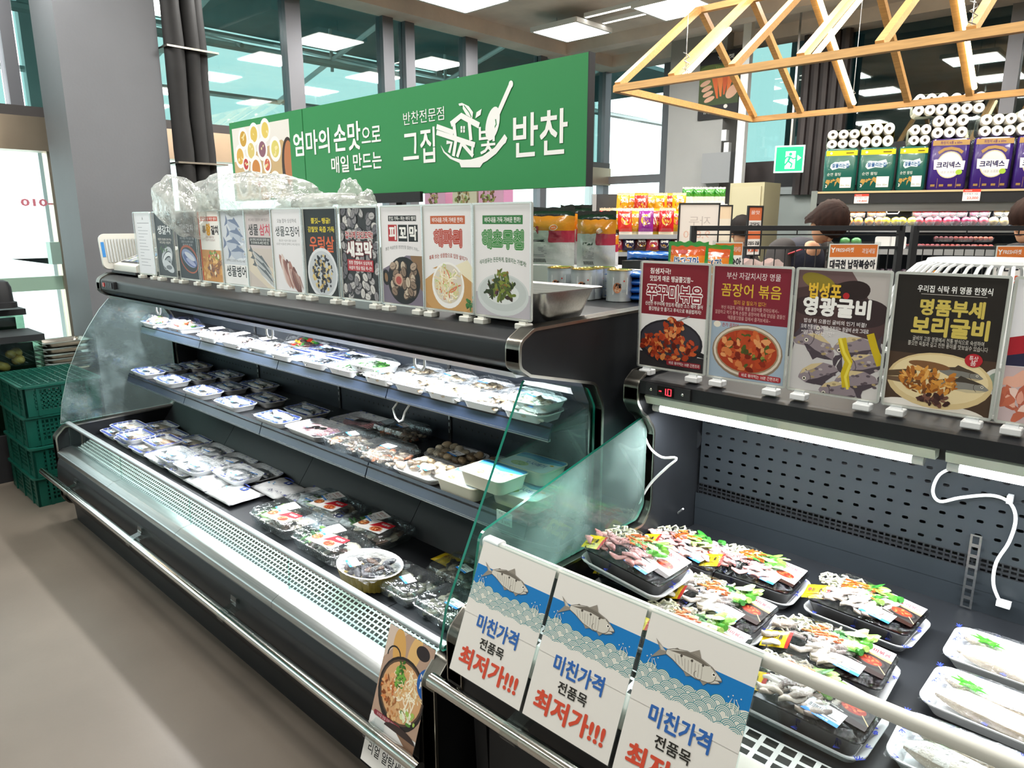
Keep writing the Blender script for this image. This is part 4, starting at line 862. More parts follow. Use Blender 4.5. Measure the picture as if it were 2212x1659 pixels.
def plabel(par,x,y,z,rz=0,s=1,rx=0,ry=0):
    global _lab
    if _lab is None:
        a=Art(58,40,'f6f7f8',3); a.rect(0,0,58,9,'2f86d8'); a.text('FRESH마켓',29,4.5,5,'e8f2ff',w=26)
        for i in range(13): a.rect(4+i*1.7,15,4+i*1.7+a.r.choice((.6,1,1.2)),26,'2a2a2e')
        for i in range(4): a.line([(6+i*2,36-i*2.3),(34+i*5,36-i*2.3)],.9,'8a8a90')
        a.line([(34,14),(52,14)],2.2,'3a3a3e'); a.line([(32,22),(50,22)],1,'8a8a90')
        _lab=a.build('price_label',None,'xy',.001,eps=6e-6,ox=29,oy=20).data; COL.objects.unlink(bpy.data.objects['price_label']); bpy.data.objects.remove(bpy.data.objects['price_label'])
    o=bpy.data.objects.new('price_label',_lab); COL.objects.link(o); o.parent=par; o.location=(x,y,z); o.rotation_euler=(rx,ry,rz); o.scale=(s,s,1); return o
def fishm(b,x,y,z,L_,hh,t,rot,back,side,belly):
    """a whole fish lying on its side"""
    pr=[(-.5,.05,.1),(-.42,.16,.3),(-.3,.55,.6),(-.1,.95,1),(.1,1,1),(.28,.85,.9),(.4,.6,.7),(.48,.28,.4),(.5,.08,.15)]
    c,q=math.cos(rot),math.sin(rot); n=10
    T=lambda a,e,g:(x+a*c-e*q,y+a*q+e*c,z+g); R=[]
    for a,k,kt in pr: R.append([T(a*L_,math.cos(2*PI*i/n)*hh/2*k,t/2+math.sin(2*PI*i/n)*t/2*kt) for i in range(n)])
    f0=len(b.f); b.color(side); b.loft(R)
    for i in range(f0,len(b.f)-2):
        ang=2*PI*((i-f0)%n+.5)/n; cc=math.cos(ang)
        b.c[i]=lin(back if cc>.45 else (belly if cc<-.5 else side))
    b.color(back); e=.5*hh
    b.add([T(-.47*L_,.12*hh,t*.5),T(-.6*L_,e,t*.45),T(-.55*L_,0,t*.5),T(-.6*L_,-e,t*.45),T(-.47*L_,-.12*hh,t*.5)],[(0,1,2),(2,3,4),(0,2,4)])
    b.add([T(-.1*L_,.44*hh,t*.5),T(-.02*L_,.66*hh,t*.4),T(.16*L_,.46*hh,t*.5)],[(0,1,2)])
    b.color('e8e4d8'); b.ell(T(.4*L_,.12*hh,t*.8),(.006,.006,.004),6,4); b.color('15151a'); b.ell(T(.4*L_,.12*hh,t*.83),(.0035,.0035,.003),6,4)
def bits(b,n,w,d,z,s,cols,r,flat=.5,dome=0,el=1.6):
    for i in range(n):
        x,y=r.uniform(-w/2,w/2),r.uniform(-d/2,d/2); k=max(0,1-(2*x/w)**2)*max(0,1-(2*y/d)**2); ss=s*r.uniform(.7,1.25)
        b.color(r.choice(cols)); b.ell((x,y,z+dome*k+r.uniform(0,ss*.5)),(ss*el,ss,ss*flat),7,4,Euler((r.uniform(-.4,.4),r.uniform(-.4,.4),r.uniform(0,PI))))
FB=[('39444e','9aa5ab','e6eaec'),('2f3a45','7f8d98','dfe4e6'),('4a4a42','a9a48f','ecebe0'),('3a4650','b8c2c6','f1f3f3')]
def k_fish(seed,style=1,w=.25,d=.155,nf=2,pal=None):
    r=random.Random(seed); t=thing('seafood_tray','x','food tray'); foam(w,d,.026,par=t); rimprint(w,d,.026,t,style,seed)
    for i in range(nf):
        b=MB(); p=pal or r.choice(FB); fishm(b,r.uniform(-.008,.008),(i-(nf-1)/2)*.05,.008,.19,.056 if nf>1 else .085,.03,r.uniform(-.1,.1),*p); kid(b.build('fish',M['food'],smooth=60),t)
    film(t,w,d,.029,.043,seed); plabel(t,w*.22,-d*.2,.047,r.uniform(-.2,.2),.95); return t
def k_fillet(seed,w=.235,d=.16):
    r=random.Random(seed); t=thing('seafood_tray','x','food tray'); foam(w,d,.026,par=t); rimprint(w,d,.026,t,1,seed)
    for i in range(4):
        b=MB(); b.color(r.choice(('cfc0a4','e6dcc8','a98c70','d8ccb4'))); b.ell((-.03+i*.022,.012*math.sin(i*2+seed),.016+.002*i),(.05,.028,.009),10,5,Euler((0,.15,.5))); kid(b.build('fillet',M['food'],smooth=60),t)
    film(t,w,d,.029,.036,seed); plabel(t,w*.12,-d*.25,.040,r.uniform(-.2,.2),.85); return t
def k_pouch(seed,w=.22,d=.165):
    r=random.Random(seed); t=thing('frozen_pouch','x','food pack')
    def f(u,v,sg):
        e=min(u,1-u,v,1-v); k=min(1,e*4.5); k=math.sin(k*PI/2); return ((u-.5)*w,(v-.5)*d,.016+sg*.015*k+.0025*math.sin(u*17+seed)*math.sin(v*13)*k)
    b=MB(); b.grid(14,10,lambda u,v:f(u,v,1)); b.grid(14,10,lambda u,v:f(u,v,-1)); b.build('pouch',M['pouch'],t,smooth=180,weld=True)
    a=Art(1,1,None,seed); a.poly([(.0,.02),(.038,.024),(.038,.05),(.0,.046)],'27419a'); a.ell(.02,.035,.007,.007,'f2f4fa'); 
    for i in range(6): x=r.uniform(-.09,.09); y=-.055+r.uniform(-.012,.012); a.line([(x,y),(x+.012,y+.006),(x+.02,y-.004)],.003,'39406e')
    for i in range(3): a.ell(r.uniform(-.08,-.02),r.uniform(-.03,.0),.005,.004,'5aa6d8')
    a.text('우리 바다',-.03,.055,.016,'3a4a9a',w=.06,bold=.02) if False else a.line([(-.06,.06),(-.02,.066),(.02,.06)],.008,'4a5ab0')
    o=a.build('printed_mark',t,'xy',1,eps=6e-6); o.location=(0,0,.0345); return t
def lidbox(t,w,d,h,lid=True,seed=0):
    b=MB(); n=5; rr=lambda a,c,z,q=.02:[(x,y,z) for x,y in rrect(a,c,q,n)]
    b.loft([rr(w*.86,d*.83,0),rr(w*.96,d*.95,h*.62,.025),rr(w,d,h*.64,.03),rr(w,d,h*.68,.03)],c1=False); b.build('clear_tray',M['filmbox'],t,smooth=35)
    b=MB(); b.loft([rr(w,d,h*.69,.03),rr(w*.96,d*.95,h*.72,.028),rr(w*.9,d*.87,h*.98,.024),rr(w*.86,d*.82,h,.02)],c0=False); 
    b.build('clear_lid',M['filmbox'],t,smooth=35)
    b=MB()
    for sg in (-1,1):
        for i in range(16):
            x=-w*.42+i*w*.84/15; b.tube([(x,sg*d*.425,h*.1),(x,sg*d*.47,h*.6)],.0012,4,False)
    b.build('box_rib',M['filmbox'],t)
_mk=None
def k_meal(seed,w=.285,d=.174,h=.062):
    r=random.Random(seed); t=thing('meal_kit','x','meal kit'); lidbox(t,w,d,h)
    b=MB(); bits(b,26,w*.7,d*.62,.016,.017,('e3dccb','c9bda8','8a6a5a','6b4a40','d6c8b0'),r,.6,.008); b.build('seafood',M['food'],t,smooth=60)
    b=MB(); 
    for i in range(22): x,y=r.uniform(-w*.38,-w*.2),r.uniform(-d*.33,d*.33); b.color(r.choice(('4d8a34','8fb85a','cfdcae','2f6a2a'))); b.ell((x,y,.03+r.uniform(0,.012)),(.022,.008,.004),6,4,Euler((r.uniform(-.5,.5),r.uniform(-.5,.5),r.uniform(0,3))))
    b.build('vegetables',M['food'],t,smooth=60)
    a=Art(100,60,'f4f2ef',seed); a.poly([(40,0),(100,0),(100,60),(64,60)],'e8ecef'); a.poly([(38,24),(100,36),(100,60),(52,60)],'c3222e'); a.ell(70,18,20,15,'d9b08a'); a.ell(70,18,16,12,'b8442a'); a.pile(70,18,12,9,22,5,['d86a3a','a83420','e8b070','8a2a1a']); a.ell(14,28,16,14,'8a5a3a'); a.pile(14,28,11,9,18,5,['d87a3a','e8c080','a84a20']); a.text('해물탕',76,48,9,W_,w=30,bold=.03); a.text('손질 해물',86,12,5,'b02a30',w=20)
    o=a.build('picture_card',t,'xy',.0014,eps=6e-6,ox=50,oy=30); o.location=(.035,-.035,h+.0012); o.rotation_euler=(0,0,.12)
    a=Art(40,26,'f6f5f2',seed); a.text('제철 한상',20,17,8,'9a2a2e',w=28,bold=.02); a.line([(8,8),(32,8)],1.2,'b06a5a'); o=a.build('name_card',t,'xy',.0018,eps=6e-6,ox=20,oy=13); o.location=(-.02,.04,h+.0012); o.rotation_euler=(0,0,-.2)
    plabel(t,-.025,.0,h+.0032,-.25,.95); return t
def k_clear(seed,w=.215,d=.165,h=.05,cols=('4a4a3c','6d6a58','33342c','8a8670'),lab=True,cn='shellfish',s=.012,n=60,lid=True):
    r=random.Random(seed); t=thing('clear_food_box','x','food box'); lidbox(t,w,d,h); b=MB(); bits(b,n,w*.78,d*.74,.014,s,cols,r,.7,.01); stuff(b.build(cn,M['food'],t,smooth=60))
    if lab: plabel(t,.02,-.01,h+.001,r.uniform(-.3,.1),.95)
    return t
def k_mussel():
    r=random.Random(5); t=thing('mussel_bowl','oval gold fluted bowl of black mussels under film by the front glass','bowl'); n=72; R=[]
    for k,z,q in ((.8,0,1),(.86,.004,1),(.98,.055,1),(1.0,.058,.3),(.965,.06,0),(.93,.055,.6),(.84,.012,1)):
        R.append([((.125*k+.0022*q*(1 if i%2 else -1))*math.cos(2*PI*i/n),(.098*k+.0022*q*(1 if i%2 else -1))*math.sin(2*PI*i/n),z) for i in range(n)])
    b=MB(); b.loft(R); b.m=[0]*len(b.f)
    for i in range(n*3,len(b.f)-1): b.m[i]=1
    b.build('bowl',[M['bowl'],M['foam']],t,smooth=40)
    for i in range(30):
        a,d=r.uniform(0,6.28),math.sqrt(r.random()); b=MB(); b.color(r.choice(('181a22','22242e','2c2a30','14151a','5a3f2a'))); b.ell((.085*d*math.cos(a),.065*d*math.sin(a),.034+r.uniform(0,.014)),(.026,.012,.008),8,5,Euler((r.uniform(-.6,.6),r.uniform(-.5,.5),r.uniform(0,PI)))); b.build('mussel',M['food'],t,smooth=60)
    film(t,.235,.185,.058,.060,9,wr=.003); b=None; plabel(t,-.035,-.04,.0635,-.3,.95); return t
def k_pink(seed,w=.28,d=.19):
    r=random.Random(seed); t=thing('seafood_tray','x','food tray'); foam(w,d,.028,par=t); rimprint(w,d,.028,t,2,seed)
    for i in range(3): b=MB(); b.color(('b98e90','c9a3a0','a87a80')[i]); b.ell((-.02+.03*i,.01*(i-1),.018),(.085,.055-.008*i,.012),12,6,Euler((0,0,.25*i-.2))); b.build('fish_piece',M['food'],t,smooth=60)
    b=MB(); b.color('d98a8a'); 
    for i in range(8): b.tube([(.05+i*.004,-.05+i*.012,.026),(.08,-.05+i*.012,.03),(.105,-.045+i*.011,.024)],.003,5)
    b.build('fin',M['food'],t,smooth=60); film(t,w,d,.031,.036,seed); plabel(t,-.02,-.035,.041,.1,.9); return t
def k_clam(seed,w=.235,d=.165):
    r=random.Random(seed); t=thing('clam_tray','x','food tray'); foam(w,d,.022,par=t)
    k=0
    for j in range(3):
        for i in range(6):
            if r.random()<.12: continue
            b=MB(); b.color(r.choice(('b7a283','8f7a5c','cdbd9c','77644c','d8ccb2','a58f70'))); x,y=-.085+i*.033+r.uniform(-.006,.006),-.045+j*.04+r.uniform(-.006,.006)
            b.ell((x,y,.022+r.uniform(0,.012)),(.021,.017,.012),9,6,Euler((r.uniform(-.4,.4),r.uniform(-.4,.4),r.uniform(0,PI)))); b.build('clam',M['food'],t,smooth=60)
    film(t,w,d,.025,.043,seed,wr=.003); plabel(t,.035,-.035,.046,-.2,1.05); return t
def k_tub(seed,w=.19,d=.135,h=.05):
    r=random.Random(seed); t=thing('seaweed_tub','x','food tub'); n=5; b=MB(); rr=lambda a,c,z:[(x,y,z) for x,y in rrect(a,c,.022,n)]
    b.loft([rr(w*.86,d*.82,0),rr(w*.95,d*.93,h*.85),rr(w,d,h*.88),rr(w,d,h*.93)]); b.build('tub',M['tub'],t,smooth=40)
    a=Art(100,70,None,seed); a.poly(rrect(98,68,10,4,50,35),'dfeef4'); a.poly(rrect(98,22,8,4,50,58),'3f9ad0'); a.line([(2,48),(30,54),(60,46),(98,54)],10,'5ab4dc'); a.line([(2,60),(40,66),(98,58)],5,'2a7ab8'); a.text('꼬시래기',58,30,12,'2a5aa8',w=44,bold=.02); a.ell(34,18,18,10,'b8c87a'); a.pile(34,18,12,7,14,4,['8aa04a','d0d89a','6a8a3a']); a.ell(86,40,4,3,'e8b83a')
    o=a.build('printed_lid',t,'xy',w*.0098,eps=6e-6,ox=50,oy=35); o.location=(0,0,h*.935); return t
def k_plate(seed,cols,w=.215,d=.14,dome=.02,n=46,s=.013,lab='f',style=0,el=1.6,cn='contents',mt='food'):
    r=random.Random(seed); t=thing('seafood_tray','x','food tray'); foam(w,d,.026,par=t)
    if style: rimprint(w,d,.026,t,style,seed)
    b=MB(); bits(b,n,w*.74,d*.7,.012,s,cols,r,.55,dome,el); stuff(b.build(cn,M[mt],t,smooth=60)); film(t,w,d,.029,.03+dome+s*.5,seed)
    if lab=='f': plabel(t,.02,-.03,.034+dome*.7+s*.5,r.uniform(-.3,.2),.85,rx=.15)
    if lab=='c':
        a=Art(50,40,'f4f1ee',seed); a.ell(25,24,16,10,'e0c0a0'); a.pile(25,24,11,7,14,4,['d86a4a','e8c8a0','c04a3a']); a.text('모듬회',27,8,7,'b0303a',w=24,bold=.03); o=a.build('picture_card',t,'xy',.0016,eps=6e-6,ox=25,oy=20); o.location=(.01,-.005,.042+dome); o.rotation_euler=(.05,0,r.uniform(-.5,.3))
    return t
def k_stew(seed,pink):
    r=random.Random(seed); w,d=.262,.185; t=thing('stew_kit','x','meal kit'); foam(w,d,.022,par=t,flare=.85); rimprint(w,d,.022,t,2,seed)
    n=5; b=MB(); bw,bd,bh=w*.95,d*.88,.05; rr=lambda a,c,z,q=.02:[(x,y,z) for x,y in rrect(a,c,q,n)]
    b.loft([rr(bw*.86,bd*.84,.008),rr(bw*.97,bd*.96,bh*.9),rr(bw,bd,bh),rr(bw,bd,bh+.003),rr(bw*.95,bd*.93,bh),rr(bw*.85,bd*.82,.02)]); b.build('black_tray',M['blkt'],t,smooth=35)
    b=MB(); b.loft([rr(bw*.42,bd*.84,bh-.014,.01),rr(bw*.42,bd*.84,bh-.012,.01)]); o=b.build('sauce',M['sauce'],t); o.location=(bw*.24,0,0)
    cx=-bw*.16
    # bean sprouts, seafood, greens, carrot, sesame
    b=MB()
    for i in range(52):
        x,y=cx+r.uniform(-.085,.03),r.uniform(.0,.075); z=bh+.016*(1-((x-cx)/.1)**2); a=r.uniform(0,PI); b.color(r.choice(('e8e4c8','d9d8b0','f0eedc'))); b.tube([(x,y,z),(x+.015*math.cos(a),y+.012*math.sin(a),z+r.uniform(0,.012)),(x+.03*math.cos(a+.4),y+.024*math.sin(a+.4),z)],.0028,5)
    stuff(b.build('bean_sprouts',M['food'],t,smooth=60))
    cols=('b98884','c99a94','a87470','d4aaa2') if pink else ('d2c8bc','b3a498','e6e0d6','8f8078','c4b8ac')
    for i in range(24):
        b=MB(); x,y=cx+r.uniform(-.085,.08),r.uniform(-.070,.012); k=max(0,1-((x-cx)/.105)**2)*(1-.3*(y/.08)**2); b.color(r.choice(cols)); rz_=r.uniform(-.7,.5)+(0 if pink else .7); n_=8; R=[]
        for q in range(6):
            t_=(q/5-.5); wv=(.011 if pink else .0095)*(1-.75*abs(2*t_)**2.5); px=.056*t_; R.append([(x+px*math.cos(rz_)-wv*math.cos(2*PI*j/n_)*math.sin(rz_),y+px*math.sin(rz_)+wv*math.cos(2*PI*j/n_)*math.cos(rz_),bh-.004+.026*k+.0005*i+.004*math.sin(q*1.4+i)+(.0042 if pink else .0055)*math.sin(2*PI*j/n_)) for j in range(n_)])
        b.loft(R); b.build('eel_piece' if pink else 'octopus_piece',M['food'],t,smooth=60)
    for i in range(16):
        b=MB(); x,y=cx+r.uniform(.01,.1),r.uniform(.0,.075); b.color(r.choice(('4e9a34','7cb84a','2f7a2a','a8cc70','cfe0a8'))); z=bh+.02
        if i%3: b.ell((x,y,z+r.uniform(-.004,.010)),(.030,.011,.0028),9,4,Euler((r.uniform(-.5,.5),r.uniform(-.5,.3),r.uniform(-.6,.9))))
        else: b.cyl((x,y,z),(x+.02,y-.012,z+.008),.0075,n=9)
        b.build('spring_onion',M['food'],t,smooth=60)
    b=MB()
    for i in range(16): x,y=cx+r.uniform(-.02,.05),r.uniform(-.01,.05); b.color(r.choice(('e07a28','d9661c','ee9440'))); a=r.uniform(-.6,.6); z=bh+.028; b.tube([(x-.014*math.cos(a),y-.014*math.sin(a),z),(x+.014*math.cos(a),y+.014*math.sin(a),z+.004)],.0026,4)
    stuff(b.build('carrot_strips',M['food'],t))
    b=MB(); b.color('14120f')
    for i in range(60): x,y=cx+r.gauss(.03,.022),r.gauss(-.02,.02); b.cbox((x,y,bh+.034-2.2*abs(x-cx-.0)**1.6-max(0,-y-.02)*.25),(.0024,.0016,.0012))
    stuff(b.build('sesame_seeds',M['food'],t))
    # clear sleeve over the mound
    rg=random.Random(seed); ph=[(rg.uniform(30,90),rg.uniform(30,90),rg.uniform(0,6)) for _ in range(5)]
    def f(u,v):
        x,y=(u-.5)*bw,(v-.5)*bd; e=min(u,1-u,v,1-v); k=min(1,e*6); k=k*k*(3-2*k); g=max(0,1-((x-cx)/.115)**2); gy=1-.35*(2*y/bd)**2
        return (x,y,bh+.004+k*(.004+.038*g*gy)+k*.003*sum(math.sin(a*x+b_*y+c) for a,b_,c in ph)/5*2)
    b=MB(); b.grid(26,16,f); b.build('film',M['film'],t,smooth=180,norm=False)
    b=MB(); b.loft([rr(w*.86,d*.83,.003),rr(w*1.01,d*1.01,.026,.036)],c0=False,c1=False); b.build('film_skirt',M['film'],t,smooth=40)
    # sauce packet
    def g(u,v): x,y=(u-.5)*.072,(v-.5)*.046; return (x,y,.004*math.sin(PI*u)*math.sin(PI*v))
    b=MB(); b.color('f2cf1c'); b.grid(8,6,g); b.hascol=True
    for i in range(len(b.f)):
        if i%8==7: b.c[i]=lin('c8342a')
    o=b.build('sauce_packet',M['gloss'],t,smooth=180,norm=False); o.location=(cx-.066,-.052,bh+.016); o.rotation_euler=(.5,-.35,-.15)
    a=Art(70,44,None,seed); a.ell(16,26,6,6,'c8342a'); a.text('참기름',38,24,12,'3a2a10',w=30,bold=.04); a.line([(12,12),(50,12)],2,'7a5a18'); q=a.build('packet_print',o,'xy',.001,eps=6e-6,ox=36,oy=22); q.location=(0,0,.0042)
    # picture card over the sauce half
    a=Art(80,112,'2c2826',seed); a.rect(0,76,80,112,'f3f1ee'); a.text('꼼장어볶음' if pink else '쭈꾸미볶음',44,92,14,'b3303a',w=58,bold=.045); a.text('매콤 달콤 직화로 볶아',44,103,5,'9a5a54',w=44); a.poly([(0,76),(80,76),(80,66),(0,74)],'b88a5c')
    if pink: a.rect(0,0,80,76,'e6e0da'); a.line([(0,70),(80,64)],8,'b89a78')
    a.ell(44,46,33,24,'1a1818' if not pink else 'f4f2ee'); a.ell(44,47,28,19,'3a3230' if not pink else 'd8d0c8'); a.ell(44,47,23,15,'8a2a1a'); a.pile(44,47,18,11,34,6,['b83c20','7a2014','d0643a','96301c']); a.line([(62,40),(80,18)],2,'c9a878'); a.poly([(0,0),(80,0),(80,14),(0,22)],'26120c'); a.line([(8,26),(34,22)],2,'c8c4be')
    o=a.build('picture_card',t,'xy',.00105,eps=6e-6,ox=40,oy=56); o.location=(bw*.30,.018,bh+.012); o.rotation_euler=(0,.12,0)
    plabel(t,bw*.17,-bd*.30,bh+.017,-.05,1.25,ry=.1); return t
def k_eel(seed):
    r=random.Random(seed); w,d=.36,.175; t=thing('eel_tray','x','food tray'); foam(w,d,.026,par=t,flare=.86); rimprint(w,d,.026,t,2,seed)
    for i in range(2):
        y=(i-.5)*.072; b=MB(); R=[]; n=12
        for k in range(13):
            x=-.155+k*.026; q=math.sin(PI*min(1,(k+.6)/3)/2)*math.sin(PI*min(1,(13-k)/3)/2); R.append([(x,y+.008*math.sin(k*.6+seed+i)+math.cos(2*PI*j/n)*.036*q,.028+math.sin(2*PI*j/n)*.021*q) for j in range(n)])
        f0=len(b.f); b.color('dcd6ca'); b.loft(R)
        for f in range(f0,len(b.f)-2):
            a=math.cos(2*PI*((f-f0)%n+.5)/n); b.c[f]=lin('a39684' if a<-.75 else ('d9cfc0' if (f//n)%2 else 'e9e5dc'))
        b.build('eel_fillet',M['food'],t,smooth=60)
    a=Art(1,1,None,1); P=[]
    for i in range(14): rr_=(.034 if i%2==0 else .016); P.append((rr_*1.15*math.cos(2*PI*i/14),rr_*.75*math.sin(2*PI*i/14)))
    b=MB(); b.prismz(P,0,.0012); o=b.build('plastic_leaf',M['leaf'],t); o.location=(-.105,.012,.048); o.rotation_euler=(-.15,.0,-.35)
    film(t,w,d,.029,.053,seed,n=24); return t
# ---- placing: each item rests on the shelf or on what already lies beneath it
PLACED={}
def rest(shelf,x,y,w,d,z0,top):
    z=z0
    for (a,b_,ww,dd,tz) in PLACED.setdefault(shelf,[]):
        if abs(a-x)<(w+ww)/2*.86 and abs(b_-y)<(d+dd)/2*.80: z=max(z,tz)
    PLACED[shelf].append((x,y,w,d,z+top)); return z
ORD=('leftmost','second from left','third from left','fourth from left','fifth from left','sixth from left','seventh from left','eighth from left','ninth from left','tenth from left','eleventh from left','twelfth from left')
QUEUE=[]
def putall(shelf,z0,items,desc,where,group,y0,y1,top=.029,protos=None,zt=.03,rzs=.05,lev=0):
    """items: pixel centres in the photograph, turned into points on the shelf; placed later by settle()"""
    pts=[onZ(u,v,z0+zt) for u,v in items]; order=sorted(range(len(pts)),key=lambda i:pts[i].x); st={}
    for i,p in enumerate(pts):
        k=i%len(protos); fn,w,d=protos[k]; y=min(max(p.y,y0+d/2),y1-d/2)
        lb=desc+(', '+ORD[order.index(i)] if len(pts)>1 else '')+' '+where
        QUEUE.append(dict(shelf=shelf,x=p.x*y/p.y,y=y,w=w,d=d,y0=y0,y1=y1,z0=z0,top=top,lev=lev,fn=fn,st=st,k=k,lb=lb,gp=group,rz=R_.uniform(-rzs,rzs)))
def settle(shelf,x0=LX0+.06,x1=LX1-.075):
    Q=[q for q in QUEUE if q['shelf']==shelf]
    for it in range(400):
        for i,a in enumerate(Q):
            for c in Q[i+1:]:
                if a['lev']!=c['lev']: continue
                ox=(a['w']+c['w'])/2+.004-abs(a['x']-c['x']); oy=(a['d']+c['d'])/2+.004-abs(a['y']-c['y'])
                if ox>0 and oy>0:
                    if ox<oy*1.6: m=ox*.25*(1 if a['x']>c['x'] else -1); a['x']+=m; c['x']-=m
                    else: m=oy*.25*(1 if a['y']>c['y'] else -1); a['y']+=m; c['y']-=m
        for a in Q: a['y']=min(max(a['y'],a['y0']+a['d']/2),a['y1']-a['d']/2); a['x']=min(max(a['x'],x0+a['w']/2),x1-a['w']/2)
    for a in sorted(Q,key=lambda q:q['lev']):
        z=a['z0']+.0006
        for c in Q:
            if c['lev']<a['lev'] and abs(a['x']-c['x'])<(a['w']+c['w'])/2 and abs(a['y']-c['y'])<(a['d']+c['d'])/2: z=max(z,c['zf']+c['top'])
        a['zf']=z
        if a['k'] not in a['st']:
            t=a['fn'](); a['st'][a['k']]=t; t.location=(a['x'],a['y'],z); t.rotation_euler=(0,0,a['rz']*.4); t['label']=a['lb']; t['group']=a['gp']
        else: dup(a['st'][a['k']],(a['x'],a['y'],z),a['rz']*.4,a['lb'],a['gp'])
T_=lambda f,*a,**k:(lambda:f(*a,**k))
# bottom deck, left: fillets on blue-checked trays, then whole fish, pouches, meal kits
fl=[(T_(k_fillet,s,.205,.15),.205,.15) for s in (1,2,3)]
putall('deck',DZ,[(232,955),(262,974),(262,940)],'blue-rimmed tray of pale fillets','along the front glass','fillet trays on the bottom deck',1.205,1.55,protos=fl)
putall('deck',DZ,[(300,960),(340,948),(285,925)],'blue-rimmed tray of pale fillets','in the middle row of the deck','fillet trays on the bottom deck',1.205,1.55,protos=fl,zt=.05,lev=1)
putall('deck',DZ,[(362,917),(390,950),(430,940)],'blue-rimmed tray of pale fillets','in the rear row of the deck','fillet trays on the bottom deck',1.205,1.55,protos=fl,zt=.05)
fw=[(T_(k_fish,s,2,.235,.155,1,('8d979c','c6ccd0','f2f4f5')),.235,.155) for s in (11,12,13)]
putall('deck',DZ,[(330,1003),(385,1033)],'white tray of silver fish with blue sprigs','against the front glass','whole fish trays on the bottom deck',1.205,1.55,protos=fw,zt=.04)
putall('deck',DZ,[(385,982),(505,1015),(430,1003)],'white tray of silver fish with blue sprigs','in the middle row','whole fish trays on the bottom deck',1.205,1.55,protos=fw,zt=.06,lev=1,top=.04)
putall('deck',DZ,[(545,958),(572,988),(470,960),(525,985)],'white tray of silver fish with blue sprigs','in the rear row','whole fish trays on the bottom deck',1.205,1.55,protos=fw,zt=.04)
putall('deck',DZ,[(440,1062),(598,1064),(490,1090),(525,1040)],'white frozen pouch with a small blue mark','by the front glass','white frozen pouches',1.205,1.55,protos=[(T_(k_pouch,s,.22,.16),.22,.16) for s in (1,2)],top=.03)
ml=[T_(k_meal,s) for s in (1,2,3,4)]
for i,(x,y,lb) in enumerate(((-2.40,1.32,'clear meal kit box with red card, front left of the four'),(-2.369,1.458,'clear meal kit box with red card, rear left of the four'),(-2.09,1.32,'clear meal kit box with red card, front right by the mussel bowl'),(-2.07,1.458,'clear meal kit box with red card, rear right of the four'))):
    t=ml[i](); t.location=(x,y-.035 if i%2==0 else y+.01,DZ+.0005); t['label']=lb; t['group']='seafood meal kits on the deck'
t=k_mussel(); t.location=(-1.808,1.25,DZ+.0005)
putall('box',DZ,[(975,1237),(893,1300),(965,1352)],'clear box of small brown shellfish','near the right end glass','clear shellfish boxes',1.205,1.55,protos=[(T_(k_clear,s),.215,.165) for s in (1,2,3)],top=.05,zt=.045)
# middle shelf
Z2=.765
fm=[(T_(k_fish,s,1,.23,.125,2),.23,.125) for s in (21,22,23,24)]
putall('mid',Z2,[(309,806),(372,822),(440,850),(509,876),(600,905)],'blue-rimmed fish tray','at the front of the middle shelf','whole fish trays on the middle shelf',1.40,1.78,protos=fm)
putall('mid',Z2,[(357,795),(428,813),(491,834),(575,858),(663,884)],'blue-rimmed fish tray','in the centre of the middle shelf','whole fish trays on the middle shelf',1.40,1.78,protos=fm[1:]+fm[:1])
putall('mid',Z2,[(423,787),(488,806),(560,827)],'blue-rimmed fish tray','at the back of the middle shelf','whole fish trays on the middle shelf',1.40,1.78,protos=fm[2:])
putall('mid',Z2,[(700,934),(782,908)],'white tray of pink skate with blue sprigs','on the middle shelf','pink fish trays',1.40,1.78,protos=[(T_(k_pink,s,.26,.175),.26,.175) for s in (1,2)])
sh=('8a7460','a58e76','6b5648','b8a48c','c0693a','7a6a5c')
putall('mid',Z2,[(776,955),(868,988),(868,932)],'clear lidded box of grey shrimp','on the middle shelf','clear shrimp boxes',1.40,1.78,protos=[(T_(k_clear,s,.22,.16,.06,sh,True,'shrimp',.011,90),.22,.16) for s in (31,32)],top=.06)
putall('mid',Z2,[(975,1030),(1095,1008),(1015,988)],'white tray of brown clams','on the middle shelf','clam trays',1.40,1.78,protos=[(T_(k_clam,s,.22,.155),.22,.155) for s in (1,2,3)],zt=.035)
putall('mid',Z2,[(1062,1080),(1140,1062),(1140,1030)],'cream tub with a printed blue lid','in the lower layer','seaweed tubs by the right end glass',1.40,1.78,protos=[(T_(k_tub,s),.19,.135) for s in (1,)],top=.051,zt=.03)
putall('mid',Z2,[(1066,1040),(1150,1005)],'cream tub with a printed blue lid','stacked on the top layer','seaweed tubs by the right end glass',1.40,1.78,protos=[(T_(k_tub,2),.19,.135)],top=.051,zt=.09,lev=1)
# top shelf
Z1=1.032; wh=('e9dfcc','d4c6ac','c2b191','efe9dc'); sash=('e8e4dc','e8a078','c85a3a','f0ece6','d8d0c4','3a5a2c')
putall('top',Z1,[(338,694),(400,700)],'white tray of orange sashimi','at the far left of the top shelf','sashimi trays on the top shelf',1.48,1.785,protos=[(T_(k_plate,s,sash,.215,.14,.035,60,.014,'',1),.215,.14) for s in (1,2)],zt=.04)
putall('top',Z1,[(470,722),(522,738),(590,740)],'white tray with a picture card under film','on the top shelf','carded trays on the top shelf',1.48,1.785,protos=[(T_(k_plate,s,('e8e4e0','c9b4ac','8a7a74','f2f0ec'),.20,.14,.022,40,.014,'c',2),.20,.14) for s in (3,4)],zt=.04)
putall('top',Z1,[(657,735)],'black bundle of mixed red and green vegetables','behind the trays on the top shelf','vegetable trays',1.48,1.785,protos=[(T_(k_plate,6,('c83a24','e8b83a','3a7a34','4a3a34','6a4a44'),.22,.14,.03,50,.013,''),.22,.14)],zt=.05)
